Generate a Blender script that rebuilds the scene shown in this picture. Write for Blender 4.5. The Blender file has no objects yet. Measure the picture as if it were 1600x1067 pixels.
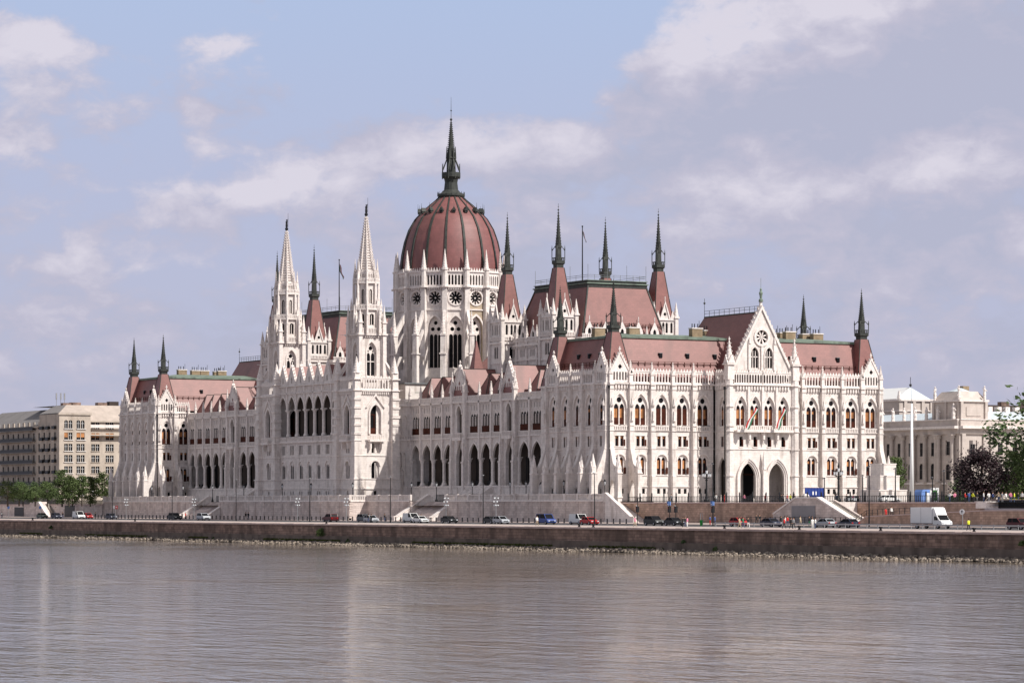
import bpy, bmesh, math, random
from math import sin, cos, pi, radians, sqrt, atan2, hypot
from mathutils import Vector, Matrix, noise
from mathutils.geometry import tessellate_polygon
random.seed(7)
S = bpy.context.scene
COL = S.collection
CAM = (561.9, -327.4, 7.9)
RX = (.4772, .8788); FX = (-.8788, .4772)

# ---------- picture/plan helpers used only to work out plan positions ----------
def ray(x):
    k = (x-800)/5000.
    return (FX[0]+k*RX[0], FX[1]+k*RX[1])
def atY(x, Y):
    r = ray(x); return CAM[0]+(Y-CAM[1])/r[1]*r[0]
def atX(x, X):
    r = ray(x); return CAM[1]+(X-CAM[0])/r[0]*r[1]
def atD(x, d):
    r = ray(x); return (CAM[0]+d*r[0], CAM[1]+d*r[1])
def dep(X, Y): return FX[0]*(X-CAM[0])+FX[1]*(Y-CAM[1])

# ---------- materials ----------
def mat(name, col, rough=.7, var=.12, scale=.6, metal=0, brick=None, spec=.3, bump=0, var2=0, stain=None):
    m = bpy.data.materials.new(name); m.use_nodes = True
    nt = m.node_tree; N = nt.nodes; L = nt.links
    b = N['Principled BSDF']
    b.inputs['Roughness'].default_value = rough; b.inputs['Metallic'].default_value = metal
    b.inputs['Specular IOR Level'].default_value = spec
    g = N.new('ShaderNodeNewGeometry')
    nz = N.new('ShaderNodeTexNoise'); nz.inputs['Scale'].default_value = scale; nz.inputs['Detail'].default_value = 6
    L.new(g.outputs['Position'], nz.inputs['Vector'])
    mr = N.new('ShaderNodeMapRange'); mr.inputs[1].default_value = .3; mr.inputs[2].default_value = .7
    mr.inputs[3].default_value = 1-var; mr.inputs[4].default_value = 1+var
    L.new(nz.outputs['Fac'], mr.inputs[0])
    cur = None
    if brick:
        bw, bh, k = brick
        sx = N.new('ShaderNodeSeparateXYZ'); L.new(g.outputs['Position'], sx.inputs[0])
        ad = N.new('ShaderNodeMath'); ad.operation = 'ADD'; L.new(sx.outputs[0], ad.inputs[0]); L.new(sx.outputs[1], ad.inputs[1])
        cx = N.new('ShaderNodeCombineXYZ'); L.new(ad.outputs[0], cx.inputs[0]); L.new(sx.outputs[2], cx.inputs[1])
        bt = N.new('ShaderNodeTexBrick'); L.new(cx.outputs[0], bt.inputs['Vector'])
        bt.inputs['Scale'].default_value = 1; bt.inputs['Brick Width'].default_value = bw; bt.inputs['Row Height'].default_value = bh
        bt.inputs['Mortar Size'].default_value = .035; bt.inputs['Mortar Smooth'].default_value = .4
        bt.inputs['Color1'].default_value = tuple(min(1, c*(1+k)) for c in col)+(1,)
        bt.inputs['Color2'].default_value = tuple(c*(1-k) for c in col)+(1,)
        bt.inputs['Mortar'].default_value = tuple(c*(1-2.2*k) for c in col)+(1,)
        cur = bt.outputs['Color']
    mx = N.new('ShaderNodeVectorMath'); mx.operation = 'SCALE'
    if cur: L.new(cur, mx.inputs[0])
    else: mx.inputs[0].default_value = col
    L.new(mr.outputs[0], mx.inputs['Scale'])
    out = mx.outputs[0]
    if stain:
        n2 = N.new('ShaderNodeTexNoise'); n2.inputs['Scale'].default_value = stain[1]; n2.inputs['Detail'].default_value = 4
        mp = N.new('ShaderNodeMapping'); mp.inputs['Scale'].default_value = (1, 1, .25); L.new(g.outputs['Position'], mp.inputs[0]); L.new(mp.outputs[0], n2.inputs['Vector'])
        r2 = N.new('ShaderNodeMapRange'); r2.inputs[1].default_value = stain[2]; r2.inputs[2].default_value = stain[2]+.14
        r2.inputs[4].default_value = stain[3]
        L.new(n2.outputs['Fac'], r2.inputs[0])
        mi = N.new('ShaderNodeMix'); mi.data_type = 'RGBA'; L.new(r2.outputs[0], mi.inputs[0]); L.new(out, mi.inputs[6]); mi.inputs[7].default_value = tuple(stain[0])+(1,)
        out = mi.outputs[2]
    L.new(out, b.inputs['Base Color'])
    if bump:
        bp = N.new('ShaderNodeBump'); bp.inputs['Strength'].default_value = bump; bp.inputs['Distance'].default_value = .1
        L.new(nz.outputs['Fac'], bp.inputs['Height']); L.new(bp.outputs[0], b.inputs['Normal'])
    return m
M = {}
M['stone'] = mat('pale_limestone', (.70, .64, .605), .85, .10, .9, brick=(1.1, .42, .055), bump=.12, stain=((.37, .315, .28), .9, .54, .6))
M['carved'] = mat('carved_limestone', (.73, .665, .63), .85, .14, 2.0, bump=.7, stain=((.46, .40, .36), .5, .58, .5))
M['oldstone'] = mat('weathered_limestone', (.40, .325, .24), .9, .25, .5, brick=(1.1, .42, .06))
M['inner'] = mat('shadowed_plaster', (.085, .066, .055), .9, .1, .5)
M['roof'] = mat('red_slate_roof', (.225, .095, .085), .5, .10, .35, brick=(.9, .45, .07), spec=.4, stain=((.12, .06, .055), .2, .56, .5))
M['domeroof'] = mat('dark_red_slate', (.19, .07, .066), .58, .12, .5, spec=.6, brick=(1.2, .6, .07), stain=((.12, .045, .042), .25, .56, .5))
M['copper'] = mat('dark_aged_copper', (.038, .041, .037), .6, .35, 1.2, stain=((.065, .075, .06), .8, .6, .5))
M['verdigris'] = mat('green_copper', (.16, .205, .165), .7, .25, .4, stain=((.08, .09, .08), .5, .52, .8))
M['glass'] = mat('dark_window_glass', (.010, .010, .012), .5, .3, .3, spec=.07)
M['wood'] = mat('red_brown_timber', (.062, .018, .011), .7, .4, .8, spec=.1)
M['blind'] = mat('ochre_blind', (.42, .19, .08), .8, .35, .9, spec=.1)
M['black'] = mat('black_iron', (.015, .015, .017), .5, .2, 2)
M['lead'] = mat('grey_lead', (.16, .17, .18), .6, .15, .5)
M['chimney'] = mat('yellow_chimney_brick', (.27, .20, .13), .9, .2, 1.0, brick=(.6, .3, .08))
M['white'] = mat('white_paint', (.78, .78, .78), .5, .04, .5)

# ---------- mesh builder ----------
class MB:
    def __init__(s): s.v = []; s.f = []; s.m = []; s.names = []; s.cur = 0; s.fr = None
    def use(s, name):
        if name not in s.names: s.names.append(name)
        s.cur = s.names.index(name); return s
    def frame(s, ox=0, oy=0, ang=0, oz=0):
        # u along (cos,sin), w outward = (sin,-cos), v up
        s.fr = (ox, oy, cos(ang), sin(ang), oz); return s
    def P(s, u, v, w):
        if s.fr is None: return (u, w, v)
        ox, oy, c, n, oz = s.fr
        return (ox+u*c+w*n, oy+u*n-w*c, oz+v)
    def add(s, pts, faces):
        o = len(s.v); s.v += pts
        for f in faces: s.f.append(tuple(i+o for i in f)); s.m.append(s.cur)
    def box(s, u0, u1, v0, v1, w0, w1):
        p = [s.P(u, v, w) for w in (w0, w1) for v in (v0, v1) for u in (u0, u1)]
        s.add(p, [(0, 1, 3, 2), (4, 6, 7, 5), (0, 4, 5, 1), (2, 3, 7, 6), (0, 2, 6, 4), (1, 5, 7, 3)])
    def prism(s, poly, w0, w1, cap=True):       # poly in (u,v)
        n = len(poly)
        p = [s.P(u, v, w0) for u, v in poly]+[s.P(u, v, w1) for u, v in poly]
        f = [(i, (i+1) % n, n+(i+1) % n, n+i) for i in range(n)]
        s.add(p, f)
        if cap:
            t = tessellate_polygon([[Vector((u, v, 0)) for u, v in poly]])
            o = len(s.v)-2*n
            for a, b, c in t:
                s.f.append((o+a, o+b, o+c)); s.m.append(s.cur)
                s.f.append((o+n+a, o+n+b, o+n+c)); s.m.append(s.cur)
    def profile(s, poly, u0, u1, holes=()):      # poly in (w,v) extruded along u
        loops = [poly]+list(holes)
        flat = [q for l in loops for q in l]; n = len(flat)
        p = [s.P(u0, v, w) for w, v in flat]+[s.P(u1, v, w) for w, v in flat]
        o = len(s.v); s.add(p, [])
        for a, b, c in tessellate_polygon([[Vector((w, v, 0)) for w, v in l] for l in loops]):
            s.f.append((o+a, o+b, o+c)); s.m.append(s.cur); s.f.append((o+n+a, o+n+b, o+n+c)); s.m.append(s.cur)
        k = o
        for l in loops:
            q = len(l)
            for i in range(q):
                s.f.append((k+i, k+(i+1) % q, k+n+(i+1) % q, k+n+i)); s.m.append(s.cur)
            k += q
    def panel(s, poly, holes, w=0, d=.4, back=None):       # wall sheet with openings and their reveals
        loops = [poly]+list(holes)
        flat = [q for l in loops for q in l]
        o = len(s.v); s.add([s.P(u, v, w) for u, v in flat], [])
        for a, b, c in tessellate_polygon([[Vector((u, v, 0)) for u, v in l] for l in loops]):
            s.f.append((o+a, o+b, o+c)); s.m.append(s.cur)
        for l in holes:
            q = len(l)
            s.add([s.P(u, v, w) for u, v in l]+[s.P(u, v, w-d) for u, v in l], [(i, (i+1) % q, q+(i+1) % q, q+i) for i in range(q)])
            if back:
                t = s.cur; s.use(back)
                o2 = len(s.v); s.add([s.P(u, v, w-d) for u, v in l], [])
                for a, b, c in tessellate_polygon([[Vector((u, v, 0)) for u, v in l]]):
                    s.f.append((o2+a, o2+b, o2+c)); s.m.append(s.cur)
                s.cur = t
    def ring(s, poly_out, poly_in, w0, w1):      # moulding between two outlines with same count
        n = len(poly_out)
        p = [s.P(u, v, w) for w in (w0, w1) for l in (poly_out, poly_in) for u, v in l]
        f = []
        for i in range(n):
            j = (i+1) % n
            f += [(2*n+i, 2*n+j, 3*n+j, 3*n+i), (i, j, 2*n+j, 2*n+i), (n+i, n+j, 3*n+j, 3*n+i)]
        s.add(p, f)
    def arcstrip(s, pin, pout, w0, w1):          # open moulding (arch head)
        n = len(pin)
        p = [s.P(u, v, w) for w in (w0, w1) for l in (pout, pin) for u, v in l]
        f = []
        for i in range(n-1):
            j = i+1
            f += [(2*n+i, 2*n+j, 3*n+j, 3*n+i), (i, j, 2*n+j, 2*n+i), (n+i, n+j, 3*n+j, 3*n+i)]
        f += [(0, n, 3*n, 2*n), (n-1, 2*n-1, 4*n-1, 3*n-1)]
        s.add(p, f)
    # world/local vertical solids
    def frus(s, x, y, z0, z1, r0, r1, n=4, rot=None, cap=True):
        if rot is None: rot = pi/n
        p = []
        for z, r in ((z0, r0), (z1, r1)):
            for i in range(n):
                a = rot+2*pi*i/n; p.append((x+r*cos(a), y+r*sin(a), z))
        f = [(i, (i+1) % n, n+(i+1) % n, n+i) for i in range(n)]
        if cap: f += [tuple(range(n)), tuple(range(n, 2*n))]
        s.add(p, f)
    def sq(s, x, y, z0, z1, a0, a1=None):          # square shaft, half sizes
        a1 = a0 if a1 is None else a1
        s.frus(x, y, z0, z1, a0*sqrt(2), a1*sqrt(2), 4)
    def wbox(s, x0, x1, y0, y1, z0, z1):
        p = [(x, y, z) for z in (z0, z1) for y in (y0, y1) for x in (x0, x1)]
        s.add(p, [(0, 1, 3, 2), (4, 6, 7, 5), (0, 4, 5, 1), (2, 3, 7, 6), (0, 2, 6, 4), (1, 5, 7, 3)])
    def lathe(s, x, y, prof, n=12):
        for (r0, z0), (r1, z1) in zip(prof[:-1], prof[1:]): s.frus(x, y, z0, z1, max(r0, .001), max(r1, .001), n, 0, False)
    def tube(s, a, b, r, n=5, r2=None):
        a = Vector(a); b = Vector(b); d = (b-a)
        if d.length < 1e-6: return
        d.normalize(); q = d.orthogonal().normalized(); t = d.cross(q); r2 = r if r2 is None else r2
        p = [tuple(c+(q*cos(2*pi*i/n)+t*sin(2*pi*i/n))*rr) for c, rr in ((a, r), (b, r2)) for i in range(n)]
        s.add(p, [(i, (i+1) % n, n+(i+1) % n, n+i) for i in range(n)]+[tuple(range(n)), tuple(range(n, 2*n))])
    def ball(s, x, y, z, r, n=6, sz=1, jit=0):
        p = []
        for k in range(n+1):
            t = pi*k/n
            for i in range(n+2):
                a = 2*pi*i/(n+2); rr = r*(1+random.uniform(-jit, jit)); p.append((x+rr*sin(t)*cos(a), y+rr*sin(t)*sin(a), z+rr*cos(t)*sz))
        m = n+2
        s.add(p, [(k*m+i, k*m+(i+1) % m, (k+1)*m+(i+1) % m, (k+1)*m+i) for k in range(n) for i in range(m)])
    def mesh(s, name, smooth=False):
        me = bpy.data.meshes.new(name); me.from_pydata(s.v, [], s.f)
        for n in s.names: me.materials.append(M[n])
        me.polygons.foreach_set('material_index', s.m)
        bm = bmesh.new(); bm.from_mesh(me)
        bmesh.ops.remove_doubles(bm, verts=bm.verts, dist=.0005)
        bmesh.ops.recalc_face_normals(bm, faces=bm.faces)
        bm.to_mesh(me); bm.free()
        if smooth: me.polygons.foreach_set('use_smooth', [True]*len(me.polygons))
        me.update(); return me
    def build(s, name, parent=None, smooth=False):
        return link(name, s.mesh(name, smooth), parent)

def link(name, me, parent=None, loc=None, rz=0, sc=None):
    o = bpy.data.objects.new(name, me); COL.objects.link(o)
    if loc: o.location = loc
    if rz: o.rotation_euler = (0, 0, rz)
    if sc: o.scale = sc if isinstance(sc, (tuple, list)) else (sc, sc, sc)
    if parent: o.parent = parent
    return o
def tag(o, label=None, cat=None, group=None, kind=None):
    if label: o['label'] = label
    if cat: o['category'] = cat
    if group: o['group'] = group
    if kind: o['kind'] = kind
    return o
def thing(name, label, cat, loc=(0, 0, 0), rz=0, group=None):
    o = bpy.data.objects.new(name, None); COL.objects.link(o); o.location = loc; o.rotation_euler = (0, 0, rz)
    return tag(o, label, cat, group)
KINDS = {}
def inst(kind, me, parent, x, y, z, rz=0, sc=1):      # remembered, placed at the end by place_all
    KINDS.setdefault((kind, parent.name), []).append((me, parent, x, y, z, rz, sc))
def place_all():
    for (kind, pn), L in KINDS.items():
        pass
    by = {}
    for (kind, pn), L in KINDS.items(): by.setdefault(kind, []).extend(L)
    for kind, L in by.items():
        L.sort(key=lambda t: dep(t[2], t[3]))
        for t in L[:98]:
            link(kind, t[0], t[1], (t[2], t[3], t[4]), t[5], t[6])
        rest = L[98:]
        if rest:
            bm = bmesh.new(); mats = []
            for me, par, x, y, z, rz, sc in rest:
                if not isinstance(sc, (tuple, list)): sc = (sc, sc, sc)
                T = Matrix.Translation((x, y, z)) @ Matrix.Rotation(rz, 4, 'Z') @ Matrix.Diagonal((*sc, 1))
                remap = []
                for mm in me.materials:
                    if mm not in mats: mats.append(mm)
                    remap.append(mats.index(mm))
                nf = len(bm.faces); nv = len(bm.verts)
                bm.from_mesh(me); bm.verts.ensure_lookup_table(); bm.faces.ensure_lookup_table()
                for v in bm.verts[nv:]: v.co = T @ v.co
                for f in bm.faces[nf:]: f.material_index = remap[f.material_index]
            me = bpy.data.meshes.new(kind); bm.to_mesh(me); bm.free()
            for mm in mats: me.materials.append(mm)
            tag(link(kind, me, rest[0][1]), kind='stuff')

# ---------- outlines ----------
def arch(u0, u1, v0, vs, va, n=6, base=True):
    """pointed arch outline from bottom left, up, over and down"""
    w = (u1-u0)/2; h = va-vs; c = (u0+u1)/2
    R = (w*w+h*h)/(2*w)
    pl = []
    a1 = atan2(h, R-w) if R != w else pi/2
    for i in range(n+1):
        a = a1*i/n; pl.append((u0+R-R*cos(a), vs+R*sin(a)))
    pl[-1] = (c, va)
    pr = [(2*c-x, y) for x, y in reversed(pl[:-1])]
    head = pl+pr
    return ([(u0, v0)]+head+[(u1, v0)]) if base else head
def rect(u0, u1, v0, v1): return [(u0, v0), (u0, v1), (u1, v1), (u1, v0)]
def circ(u, v, r, n=14): return [(u+r*cos(2*pi*i/n+.2), v+r*sin(2*pi*i/n+.2)) for i in range(n)]
def off(poly_args, d, n=6): 
    u0, u1, vs, va = poly_args
    return arch(u0-d, u1+d, vs, vs, va+d*1.35, n, False)
# ================= small repeated pieces of the parliament =================
def win_tall(style=0, bh=25.5, bw=1.0):
    b = MB().frame()
    b.use('carved')
    b.panel(arch(-1.55, 1.55, 24.0, 27.6, 30.35, 7), [arch(-1.2, -.14, 24.05, 27.55, 28.4, 4), arch(.14, 1.2, 24.05, 27.55, 28.4, 4), circ(0, 29.15, .56, 12)], w=-.2, d=.12)
    b.box(-.06, .06, 24, 28, -.3, -.12)
    b.box(-1.7, 1.7, 23.9, 24.06, -.5, .14)
    b.use('glass').box(-1.25, 1.25, 23.95, 29.8, -.42, -.36)
    for s, k in ((-1, style), (1, style+1)):
        c = s*.67
        if style < 3:
            b.use('blind').box(c-.5, c-.5+(.66 if s > 0 else .8)*bw, bh, 27.35, -.355, -.33)
        else: b.use('wood').box(c-.5, c+.5, 24.1, 27.5, -.355, -.33)
        b.use('wood').box(c-.53, c+.53, 24.1, 25.45, -.33, -.26)
        b.box(c-.53, c+.53, 27.38, 27.5, -.36, -.28); b.box(c-.04, c+.04, 24.1, 27.4, -.36, -.28)
        b.box(c+.36, c+.53, 24.1, 27.5, -.36, -.22)
    return b.mesh('tracery_window')
def win_rect(sh=1):
    b = MB().frame()
    for c in (-.6, .6):
        b.use('glass').box(c-.36, c+.36, 19.75, 21.75, -.32, -.28)
        b.use('wood').box(c-.36, c+.36, 21.25, 21.35, -.3, -.2); b.box(c-.36, c-.26, 19.75, 21.75, -.3, -.22); b.box(c+.2, c+.36, 19.75, 21.7, -.3, -.14)
        b.use('blind').box(c-.3, c+.3, 21.35, 21.75, -.27, -.24)
    if sh: b.use('wood').box(.96, 1.34, 19.8, 21.1, .02, .08)
    b.use('carved').box(-1.15, 1.15, 19.55, 19.7, 0, .14); b.box(-1.15, 1.15, 21.85, 21.97, 0, .12); b.box(-.16, .16, 19.7, 21.85, -.1, .03)
    return b.mesh('rectangular_window')
def win_low(sh=1, bz=15.2):
    b = MB().frame()
    b.use('carved').panel(arch(-1.25, 1.25, 13.9, 16.9, 18.0, 7), [arch(-.98, -.12, 14.0, 16.9, 17.5, 4), arch(.12, .98, 14.0, 16.9, 17.5, 4)], w=-.22, d=.2)
    b.box(-1.4, 1.4, 13.75, 13.9, -.2, .16)
    b.use('glass').box(-1.05, 1.05, 13.95, 17.6, -.5, -.45)
    for c in (-.55, .55):
        b.use('blind').box(c-.36, c+.12, bz, 16.9, -.44, -.41)
        b.use('wood').box(c-.4, c+.4, 16.9, 17.0, -.44, -.36); b.box(c+.22, c+.38, 14, 17, -.44, -.3); b.box(c-.4, c+.4, 14, 14.9, -.44, -.38)
    if sh: b.use('wood').box(.95, 1.5, 14.1, 15.4, .03, .09)
    return b.mesh('arched_window')
def win_cellar():
    b = MB().frame()
    b.use('glass').box(-.32, .32, 10.1, 11.05, -.3, -.26)
    b.use('black').box(-.02, .02, 10.1, 11.05, -.26, -.22); b.box(-.32, .32, 10.55, 10.59, -.26, -.22)
    return b.mesh('cellar_window')
W_TALL = [win_tall(0), win_tall(3), win_tall(0, 26.1), win_tall(0, 26.8, .8), win_tall(0, 25.5, .5)]
W_RECT = [win_rect(1), win_rect(0)]; W_LOW = [win_low(), win_low(0), win_low(1, 15.9), win_low(0, 16.4)]; W_CEL = win_cellar()

def pinn(h, r, shaft=.42):
    """gothic pinnacle of height h, half width r"""
    b = MB().use('carved')
    zs = h*shaft
    b.sq(0, 0, 0, zs, r, r*.92); b.sq(0, 0, zs*.9, zs*.98, r*1.3, r*1.3)
    for a in range(4):
        b.frame(0, 0, a*pi/2); b.prism([(-r, zs), (0, zs+r*2.6), (r, zs)], r*.85, r*1.15)
    b.fr = None
    b.frus(0, 0, zs, h*.96, r*1.1, .04, 8, 0)
    k = 6
    for i in range(1, k):
        z = zs+(h*.93-zs)*i/k; rr = r*1.1*(1-(z-zs)/(h*.96-zs))+.06
        for a in range(4):
            b.frus(rr*cos(a*pi/2+pi/4), rr*sin(a*pi/2+pi/4), z-.08, z+.12, r*.10+.03, r*.28, 4)
    b.sq(0, 0, h*.93, h*.955, .13, .13); b.sq(0, 0, h*.955, h, .05, .02)
    return b.mesh('pinnacle')
PIN = pinn(4.4, .38); PINL = pinn(8.2, .62, .38); PINS = pinn(3.0, .26, .3); PINB = pinn(3.6, .5, .2)

def gable_mesh(w, v0, va, slots=5, spring=None, thick=.5, slotz=None):
    """traceried gable standing on the cornice; apex va"""
    b = MB().frame().use('carved')
    h = va-v0; s = v0+(h*.42)
    sz = slotz or (v0+.45, v0+2.1)
    holes = []
    sw = (w*.8)/slots
    for i in range(slots):
        c = -w*.4+sw*(i+.5); holes.append(arch(c-sw*.27, c+sw*.27, sz[0], sz[1]-.2, sz[1]+.1, 3))
    holes.append([(0, s+1.35), (.5, s+.75), (0, s+.15), (-.5, s+.75)])
    poly = [(-w/2, v0), (-w/2, v0+h*.4), (0, va), (w/2, v0+h*.4), (w/2, v0)]
    b.panel(poly, holes, w=.0, d=.25, back='glass')
    b.use('stone').prism([(-w/2, v0), (-w/2, v0+h*.4), (0, va), (w/2, v0+h*.4), (w/2, v0)], -thick, -.26)
    b.use('carved')
    for sg in (-1, 1):      # raking coping with crockets
        b.prism([(0, va+.5), (0, va-.1), (sg*(w/2-.1), v0+h*.4-.15), (sg*(w/2+.22), v0+h*.4)], -thick-.1, .14)
        for k in range(1, 7):
            t = k/7; b.prism([(sg*(w/2+.22)*t-.12, va+.5-(h*.6+.5)*t), (sg*(w/2+.22)*t+sg*.22, va+.95-(h*.6+.5)*t), (sg*(w/2+.22)*t+.12, va+.4-(h*.6+.5)*t)], -.3, 0)
    b.box(-.1, .1, va+.3, va+1.5, -.3, -.1); b.box(-.28, .28, va+.9, va+1.1, -.35, -.05)
    return b.mesh('gable')
GAB = gable_mesh(4.3, 32.7, 38.5)

def parapet(b, u0, u1, z0=32.6, w=.25, step=.68, h=2.35):
    """open arcaded parapet with a row of little teeth"""
    n = max(1, int(round((u1-u0)/step))); st = (u1-u0)/n
    holes = [arch(u0+st*i+st*.17, u0+st*(i+1)-st*.17, z0+.28, z0+h-.65, z0+h-.28, 3) for i in range(n)]
    b.panel([(u0, z0), (u0, z0+h), (u1, z0+h), (u1, z0)], holes, w=w, d=.22)
    b.panel([(u0, z0), (u0, z0+h), (u1, z0+h), (u1, z0)], [list(q) for q in holes], w=w-.22, d=.0)
    b.box(u0, u1, z0+h, z0+h+.12, w-.3, w+.08)
    for i in range(n): b.prism([(u0+st*i+.05, z0+h+.12), (u0+st*(i+.5), z0+h+.75), (u0+st*(i+1)-.05, z0+h+.12)], w-.16, w-.04)
def corbels(b, u0, u1, z0=31.35, z1=32.35, step=.62, w1=.42):
    n = max(1, int((u1-u0)/step)); st = (u1-u0)/n
    for i in range(n):
        b.box(u0+st*i+st*.25, u0+st*i+st*.75, z0+.15, z1, 0, w1); 
    b.box(u0, u1, z0-.02, z0+.1, 0, .1)
def balus(b, u0, u1, z0, z1, w0, w1, step=.55, rail=.16):
    b.box(u0, u1, z1-rail, z1, w0, w1); b.box(u0, u1, z0, z0+.12, w0, w1)
    n = max(1, int((u1-u0)/step)); st = (u1-u0)/n; wm = (w0+w1)/2
    for i in range(n): b.box(u0+st*(i+.5)-.11, u0+st*(i+.5)+.11, z0+.12, z1-rail, wm-.1, wm+.1)

def buttress(flare):
    b = MB().frame().use('stone')
    if flare:
        b.profile([(-.1, 7.5), (-.1, 32.4), (.8, 32.4), (.82, 20.5), (1.0, 19.2), (1.9, 16.6), (2.7, 14.9), (2.7, 14.4), (4.0, 14.2), (4.05, 7.5)], -.48, .48,
                  [[(q[0], q[1]) for q in arch(.7, 2.55, 7.6, 11.2, 12.9, 4)]])
        b.use('carved')
        for v in (22.9, 24.0, 19.25): b.box(-.56, .56, v-.09, v+.09, 0, .95)
        b.box(-.58, .58, 14.1, 14.35, 2.6, 4.15); b.sq(0, -3.4, 14.3, 15.6, .5, .46)
        b.prism([(-.5, 15.1), (0, 16.6), (.5, 15.1)], 3.3, 3.95)
        b.frus(0, -3.4, 15.4, 18.2, .62, .05, 8); b.sq(0, -3.4, 17.4, 17.55, .16); b.box(-.62, .62, 9.2, 9.5, 2.6, 4.2)
    else:
        b.profile([(-.1, 7.5), (-.1, 32.4), (.8, 32.4), (.82, 20), (.9, 19.2), (.95, 13.8), (1.1, 13.6), (1.1, 7.5)], -.42, .42)
        b.use('carved')
        for v in (22.9, 24.0, 19.25, 13.8): b.box(-.5, .5, v-.09, v+.09, 0, 1.0)
        b.box(-.5, .5, 11.4, 11.65, 0, 1.2)
    b.box(-.5, .5, 31.3, 31.5, 0, .92); b.box(-.55, .55, 32.2, 32.65, 0, 1.0)
    # small canopied niche figure against the shaft
    b.box(-.3, .3, 27.9, 28.15, .7, 1.15); b.sq(0, -.95, 25.2, 26.9, .2, .14); b.frus(0, -.95, 28.1, 29.6, .36, .04, 6); b.box(-.26, .26, 24.9, 25.2, .7, 1.2)
    return b.mesh('buttress')
BUT = [buttress(0), buttress(1)]

# ================= the parliament =================
PAR = thing('parliament_building', 'huge pale gothic riverside parliament palace with red roofs, a central ribbed dome and many spires', 'parliament building')
HC = 33.56
def bay_holes(c):
    return [arch(c-1.55, c+1.55, 24.0, 27.6, 30.35, 7), rect(c-.98, c-.22, 19.72, 21.85), rect(c+.22, c+.98, 19.72, 21.85),
            arch(c-1.25, c+1.25, 13.9, 16.9, 18.0, 7), rect(c-1.05, c-.35, 10.05, 11.1), rect(c+.35, c+1.05, 10.05, 11.1)]
def bay_trim(b, c, hw=2.5):
    b.use('carved')
    b.arcstrip(arch(c-1.6, c+1.6, 27.4, 27.4, 30.4, 7, False), arch(c-1.95, c+1.95, 27.4, 27.4, 30.9, 7, False), 0, .2)
    b.arcstrip(arch(c-1.3, c+1.3, 16.8, 16.8, 18.05, 6, False), arch(c-1.55, c+1.55, 16.8, 16.8, 18.4, 6, False), 0, .16)
    for s in (-1, 1): b.box(c+s*1.78-.12, c+s*1.78+.12, 24, 27.5, 0, .13)
    balus(b, c-1.7, c+1.7, 22.95, 23.9, .05, .3, .42)
    corbels(b, c-hw+.45, c+hw-.45)
def bay(b, par, ox, oy, ang, c, hw=2.5, windows=True, style=0):
    b.frame(ox, oy, ang)
    if not windows:
        b.use('stone').panel(rect(c-hw, c+hw, 7.2, 32.6), [], 0); return
    b.use('stone').panel(rect(c-hw, c+hw, 7.2, 32.6), bay_holes(c), 0, .3)
    bay_trim(b, c, hw)
    P = b.P(c, 0, 0)
    for k, me in (('tracery_window', W_TALL[1] if style else random.choice((W_TALL[0], W_TALL[0], W_TALL[2], W_TALL[3], W_TALL[4]))), ('rectangular_window', random.choice((W_RECT[0], W_RECT[0], W_RECT[1]))), ('arched_window', random.choice(W_LOW))):
        inst(k, me, par, P[0], P[1], 0, ang)
    for s in (-.7, .7):
        Q = b.P(c+s, 0, 0); inst('cellar_window', W_CEL, par, Q[0], Q[1], 0, ang)
def strings(b, u0, u1):
    b.use('carved')
    for v, w in ((22.9, .18), (24.0, .14), (19.3, .14), (13.75, .1), (11.5, .22)): b.box(u0, u1, v-.08, v+.08, 0, w)
    b.box(u0, u1, 32.35, 32.62, 0, .62)
def put(kind, me, par, b, u, v, w, ang, sc=1, rz=None):
    P = b.P(u, v, w); inst(kind, me, par, P[0], P[1], P[2], ang if rz is None else rz, sc)

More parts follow.
